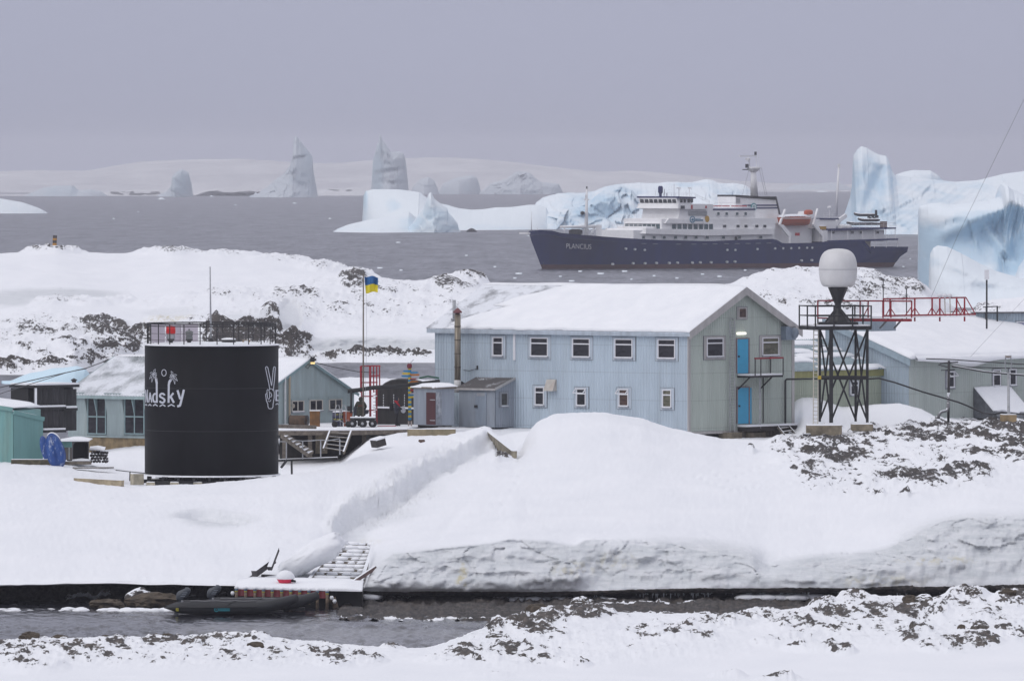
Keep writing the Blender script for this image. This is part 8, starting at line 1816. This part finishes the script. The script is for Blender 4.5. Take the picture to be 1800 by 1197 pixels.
# icicles under the lip of the ice wall
def icicles():
    mb = MB()
    for a, b, n in ((1118,1205,40),(1212,1290,26),(1310,1352,26),(1372,1424,34),(1470,1480,6),(1572,1600,16),(1640,1700,14),(1000,1060,12)):
        for k in range(n):
            x = rng.uniform(a,b); l = rng.uniform(.04,.34)*rng.uniform(.4,1); y = 1041 if x < 1300 else (1039.5 if x < 1450 else 1037); D = 396.3+rng.uniform(0,.7); q = P(x,y,D); mb.tube([q+Vector((0,0,.1)), q-Vector((0,0,l*.6)), q-Vector((0,0,l))], [.035,.022,.003], 5)
    tag(mb.build('icicles', paint('clear_ice', (.62,.66,.70), .2, var=.1)), None, None, None, 'stuff')
icicles()
# ice foot: loose white lumps along the waterline
def waterline_lumps():
    mb = MB(); mb.smooth = True
    for a, b, y, n, D, s_ in ((0,290,1066,40,391,.22),(196,300,1064,24,390.5,.26),(870,1080,1052,46,397,.2),(1040,1075,1074,8,387,.16),(800,850,1076,7,388,.16),(1310,1440,1049,50,397,.24),(640,655,1048,8,396.5,.22)):
        for k in range(n):
            x = rng.uniform(a,b); d = D+rng.uniform(-.8,.8); z = max(.02, .1); q = P(x,0,d); r = s_*rng.uniform(.4,1.3); mb.lathe([(r*.9,-.1),(r,.02),(r*.75,r*.35),(r*.2,r*.5)], (q.x,q.y,(Zof(y,D) if y < 1062 else .0)), 8, rng.uniform(1,2), rng.uniform(.7,1.1))
    tag(mb.build('ice_foot', M_ROOFSNOW), None, None, None, 'stuff')
waterline_lumps()
# boulders
def boulder(c, r, sq, seed, mat, label, group=None):
    bm = bmesh.new(); bmesh.ops.create_icosphere(bm, subdivisions=4, radius=1)
    co = np.array([v.co[:] for v in bm.verts]); nn = fbm(co[:,0]*1.4+seed*9,co[:,1]*1.4,co[:,2]*1.4,4,90+seed,True); f1, c1 = cells_(co[:,0]*1.5+seed, co[:,2]*1.5+co[:,1], 190+seed)
    for v, k, g in zip(bm.verts, nn, f1): v.co = v.co*(1+.20*float(k)+.22*float(g)); v.co = Vector((v.co.x*r*1.5, v.co.y*r, v.co.z*r*sq*1.2))
    me = bpy.data.meshes.new('boulder'); bm.to_mesh(me); bm.free(); o = link_mesh('boulder', me); o.location = c; me.materials.append(mat); tag(o, label, 'boulder', group)
BRB = paint('boulder_brown', (.085,.065,.045), .85, var=.4, scale=3, dirt=(.04,.035,.03), dirt_amt=.6); BRG = paint('boulder_grey', (.12,.105,.09), .85, var=.4, scale=4, dirt=(.05,.045,.04), dirt_amt=.6, snow=.55)
for i, (x,y,D,r,sq,lb,m) in enumerate(((272,1058,394.5,.75,.45,'big brown boulder in the dark gap behind the moored boats',BRB),(186,1062,393,.5,.4,'smaller dark boulder at the water under the snow lip',BRB),(247,1049,395.5,.42,.7,'boulder capped with a white lump of snow under the snow lip',paint('boulder_white', (.1,.09,.085), .85, var=.3, scale=3, snow=1.0)))): boulder(P(x,y,D), r, sq, i, m, lb)
for i, (x,y,w_,sq) in enumerate(((52,1129,36,.5),(34,1150,26,.45),(68,1152,22,.4),(104,1128,26,.45),(113,1134,14,.6),(131,1146,10,.6),(186,1122,17,.55),(206,1122,17,.6),(226,1137,16,.45),(294,1126,20,.6),(341,1132,22,.5),(362,1147,11,.8),(450,1150,30,.4),(593,1151,18,.5),(870,1100,30,.5),(945,1083,40,.6),(1020,1078,34,.6),(1035,1072,18,.8),(1600,1074,26,.8),(1622,1078,34,.7),(1710,1038,22,.7),(1770,1056,30,.6),(1722,1134,28,.9),(1606,1126,14,1.2),(1690,1128,14,.9))):
    D = 352-max(0,(y-1125))*.55 if x < 800 else (372 if y < 1090 else 344)
    r = w_*D/F/3; boulder(Vector(((x-900)*D/F, D, shore_z(x, D)+r*.15)), r, sq*1.3, 20+i, BRG if i % 3 else BRB, 'weathered brown grey boulder poking out of the snow on the near shore', 'boulders on the near shore')
# drifting snow smoking off the near shore over the channel
def drift():
    m = bpy.data.materials.new('blowing_snow_air'); m.use_nodes = True; nt = m.node_tree; nt.nodes.remove(nt.nodes['Principled BSDF'])
    pv = nd(nt, 'ShaderNodeVolumePrincipled'); pv.inputs['Color'].default_value = (.95,.95,.98,1); pv.inputs['Density'].default_value = .032
    nt.links.new(pv.outputs[0], nt.nodes['Material Output'].inputs['Volume']); mb = MB()
    for x, y, D, rx, ry, rz in ((300,1126,356,2.0,1.6,.35),(395,1116,358.5,2.6,2.2,.55),(520,1112,364,2.9,2.4,.6),(455,1110,369.5,3.6,1.9,.42),(640,1124,358,3.0,2.6,.5),(770,1122,361,2.6,2.4,.45),(690,1112,368,3.2,2.0,.35)):
        c = P(x,y,D); mb.lathe([(math.cos(R(a)), math.sin(R(a))) for a in (-88,-70,-50,-30,-10,10,30,50,70,88)], (0,0,0), 20)
        n = 200; mb.v[-n:] = [(c.x+p[0]*rx, c.y+p[1]*ry, c.z+p[2]*rz) for p in mb.v[-n:]]
    tag(mb.build('blowing_snow', m), None, None, None, 'stuff')
drift()
# ================================================================ people
def person(label, base, joints, edges, radii, mats_by, extra):
    t = thing('person', label, 'person', base)
    me = bpy.data.meshes.new('body'); me.from_pydata([Vector(j) for j in joints], edges, []); o = bpy.data.objects.new('body', me); COL.objects.link(o)
    sk = o.modifiers.new('skin', 'SKIN'); sk.use_smooth_shade = True
    for v, r in zip(me.skin_vertices[0].data, radii): v.radius = (r if isinstance(r, tuple) else (r, r)); v.use_root = False
    me.skin_vertices[0].data[0].use_root = True
    ss = o.modifiers.new('sub', 'SUBSURF'); ss.levels = 2; ss.render_levels = 2
    dg = bpy.context.evaluated_depsgraph_get(); m2 = bpy.data.meshes.new_from_object(o.evaluated_get(dg)); bpy.data.objects.remove(o); m2.name = 'body'
    b = link_mesh('body', m2); b.location = base
    for m in mats_by[0]: m2.materials.append(m)
    for p in m2.polygons: p.use_smooth = True; p.material_index = mats_by[1](p.center)
    set_parent(b, t); extra(t, Vector(base)); return t
SKIN = paint('skin', (.32,.19,.14), .6, var=.08); HAIRB = paint('dark_knit', (.03,.028,.03), .9)
def hand(joints, edges, radii, i_wrist, wrist, d, side):
    """palm, four fingers and a thumb as short chains of the body skeleton"""
    d = Vector(d).normalized(); sd = Vector(side).normalized(); palm = len(joints); joints.append(Vector(wrist)+d*.08); edges.append((i_wrist,palm)); radii.append((.035,.02))
    for k, ln in enumerate((.075,.085,.08,.06)):
        a = Vector(joints[palm])+sd*(.03-.02*k)+d*.02; b = a+d*ln*.6; c = b+(d*.7+d.cross(sd)*.5).normalized()*ln*.5
        n = len(joints); joints += [a,b,c]; edges += [(palm,n),(n,n+1),(n+1,n+2)]; radii += [.011,.01,.009]
    a = Vector(wrist)+d*.03+sd*.04; n = len(joints); joints += [a,a+d*.04+sd*.025]; edges += [(palm,n),(n,n+1)]; radii += [.013,.011]
def skeleton(H, face, hips, knees, feet, elbows, wrists, lean=(0,0), hd=(0,0,0), puffy=1.25):
    f = Vector(face).normalized(); r = Vector((-f.y, f.x, 0)); k = H/1.75; L = Vector((lean[0],lean[1],0))
    J = []; E = []; Rr = []
    def add(p, rad, par): J.append(Vector(p)); Rr.append(rad); (E.append((par, len(J)-1)) if par is not None else None); return len(J)-1
    pel = add((0,0,.95*k), (.17*k*puffy*.9,.13*k*puffy), None); ab = add(L*.4+Vector((0,0,1.12*k)), (.165*k*puffy,.125*k*puffy), pel); ch = add(L*.8+Vector((0,0,1.32*k)), (.19*k*puffy,.13*k*puffy), ab); nk = add(L+Vector((0,0,1.48*k)), .07*k*1.2, ch)
    hp = L+Vector((0,0,1.62*k))+f*.02; h0 = add(hp, (.085*k,.10*k), nk); add(hp+Vector((0,0,.09*k)), (.07*k,.085*k), h0)
    for s_, hp_, kn, ft in ((1,hips[0],knees[0],feet[0]),(-1,hips[1],knees[1],feet[1])):
        a = add(r*s_*.10*k+Vector((0,0,.88*k)), .105*k, pel); b = add(Vector(kn), .075*k, a); c = add(Vector(ft)+Vector((0,0,.09)), .06*k, b); add(Vector(ft)+f*.17+Vector((0,0,.045)), (.05,.04), c)
    for s_, el, wr in ((1,elbows[0],wrists[0]),(-1,elbows[1],wrists[1])):
        a = add(L*.9+r*s_*.2*k+Vector((0,0,1.42*k)), .085*k*puffy*.9, ch); b = add(Vector(el), .06*k*puffy, a); c = add(Vector(wr), .045*k*puffy, b)
        hand(J, E, Rr, c, wr, Vector(wr)-Vector(el), -r*s_)
    return J, E, Rr
def cloth(jacket, legs, skin, boots, H):
    def f(c):
        if c.z < .12: return 3
        if c.z < .80*H/1.75: return 1
        return 0
    return ([jacket, legs, skin, boots], f)
def hooded(hoodmat, face_dir, H, trim=None, seen=True):
    def ex(t, base):
        f = Vector(face_dir).normalized(); r = Vector((-f.y,f.x,0)); c = base+Vector((0,0,1.645*H/1.75))+f*.02
        # hood: shell open to the front
        rows = []
        for a in np.linspace(0, math.pi, 12):
            row = []
            for b in np.linspace(R(38), math.pi*.98, 10):
                d = f*math.cos(b)+(r*math.cos(a*2)+Vector((0,0,1))*math.sin(a*2))*math.sin(b); row.append(tuple(c+Vector((d.x*.128,d.y*.135,d.z*.155))))
            rows.append(row)
        o = grid_mesh('hood', np.array(rows), hoodmat, parent=t)
        # face: nose, eyes, mouth
        mb = MB(); mb.smooth = True; q = c+f*.085; mb.lathe([(.02,-.085),(.05,-.07),(.066,-.03),(.07,.02),(.06,.06),(.02,.08)], q-f*.03, 14, 1, 1); fo_ = mb.build('face', SKIN, t)
        mb = MB(); mb.prism([q+f*.035+Vector((0,0,.02))+r*.0, q+f*.065-Vector((0,0,.015))+r*.012, q+f*.065-Vector((0,0,.015))-r*.012], Vector((0,0,-.012))); mb.build('nose', SKIN, fo_)
        mb = MB()
        for s_ in (-1,1): mb.box(q+f*.036+r*.026*s_+Vector((0,0,.018)), (.014,.014,.008))
        mb.build('eyes', BLK, fo_); mb = MB(); mb.box(q+f*.034-Vector((0,0,.045)), (.03,.03,.006)); mb.build('mouth', paint('lips', (.22,.07,.06), .6), fo_)
    return ex
OLV = paint('olive_parka', (.042,.042,.028), .85, var=.3, scale=6); NAV = paint('dark_jacket', (.024,.026,.038), .8, var=.25, scale=6); TRO = paint('black_trousers', (.010,.010,.012), .85); BT = paint('rubber_boots', (.012,.012,.012), .6)
b1 = zdeck(634,519.3)
J, E, Rr = skeleton(1.70, (.1,1,0), None, None, None, None, None) if False else skeleton(1.70, (.15,1,0), (0,0), ((-.12,.02,.50),(.12,.02,.50)), ((-.14,0,0),(.14,.0,0)), ((-.31,.0,1.15),(.31,.0,1.15)), ((-.20,.17,.98),(.22,.18,1.0)), puffy=1.5)
def ex1(t, base):
    hooded(OLV, (.15,1,0), 1.70)(t, base)
    mb = MB(); mb.bar(base+Vector((-.15,-.26,1.22)), base+Vector((.17,-.26,1.22)), .03, .05); mb.build('back_stripe', paint('rust_stripe', (.16,.03,.02), .8), t)
    mb = MB(); mb.lathe([(.25,.62),(.285,.7),(.25,1.0)], base, 16, 1.05, .85); mb.smooth = True; mb.build('parka_skirt', OLV, t)
    mb = MB(); mb.smooth = True; mb.lathe([(.05,-.14),(.14,-.08),(.15,.05),(.08,.12)], base+Vector((.32,-.08,.86)), 12, 1.1, .7); mb.build('shoulder_bag', NAV, t)
person('person in a hooded olive parka standing behind the trolley with back turned', b1, J, E, Rr, cloth(OLV, TRO, SKIN, BT, 1.7), ex1)
pole_ = MB(); pole_.tube([zdeck(622.5,518.6), zdeck(624,518.6)+Vector((0,0,1.15))], .03, 6); pole_.lathe([(.05,0),(.09,.2),(.09,.45),(.04,.55)], zdeck(624,518.6)+Vector((0,0,.65)), 8); tag(pole_.build('covered_tripod', NAV), 'folded dark tripod standing left of the parka person', 'tripod')
b2 = zdeck(697,519.6)
J, E, Rr = skeleton(1.68, (1,-.25,0), (0,0), ((.03,-.1,.5),(.02,.1,.5)), ((-.06,-.12,0),(.07,.11,0)), ((.08,-.27,1.14),(.06,.25,1.14)), ((.30,-.2,1.02),(.3,.14,1.02)), puffy=1.25)
def ex2(t, base):
    hooded(NAV, (1,-.25,0), 1.68)(t, base)
    mb = MB(); mb.smooth = True; mb.lathe([(.1,-.24),(.17,-.2),(.18,.1),(.14,.22),(.05,.26)], base+Vector((-.29,.05,1.14)), 14, .75, 1); mb.build('backpack', paint('pack_black', (.010,.010,.012), .85), t)
    RS = paint('red_scarf', (.42,.012,.025), .8); mb = MB(); mb.tube([base+Vector((-.10,-.13,1.50)), base+Vector((-.02,-.18,1.43)), base+Vector((.12,-.19,1.28)), base+Vector((.2,-.14,1.14))], [.045,.055,.05,.035], 8); mb.build('red_scarf', RS, t)
    mb = MB(); mb.tube([base+Vector((.09*math.cos(a),.09*math.sin(a),1.47)) for a in [2*math.pi*k/12 for k in range(13)]], .04, 8); mb.build('collar', RS, t)
person('person in a dark jacket with red scarf and backpack, facing the small store', b2, J, E, Rr, cloth(NAV, TRO, SKIN, BT, 1.68), ex2)
bagc = b2+Vector((.40,-.12,.98)); mb = MB(); mb.smooth = True; mb.lathe([(.05,-.2),(.13,-.14),(.15,.0),(.1,.12),(.04,.2)], bagc, 12, 1, .8); tag(mb.build('white_bag', paint('bag_white', (.42,.43,.47), .8, var=.2, scale=8)), 'pale grey white bag held by the person with the red scarf', 'bag')
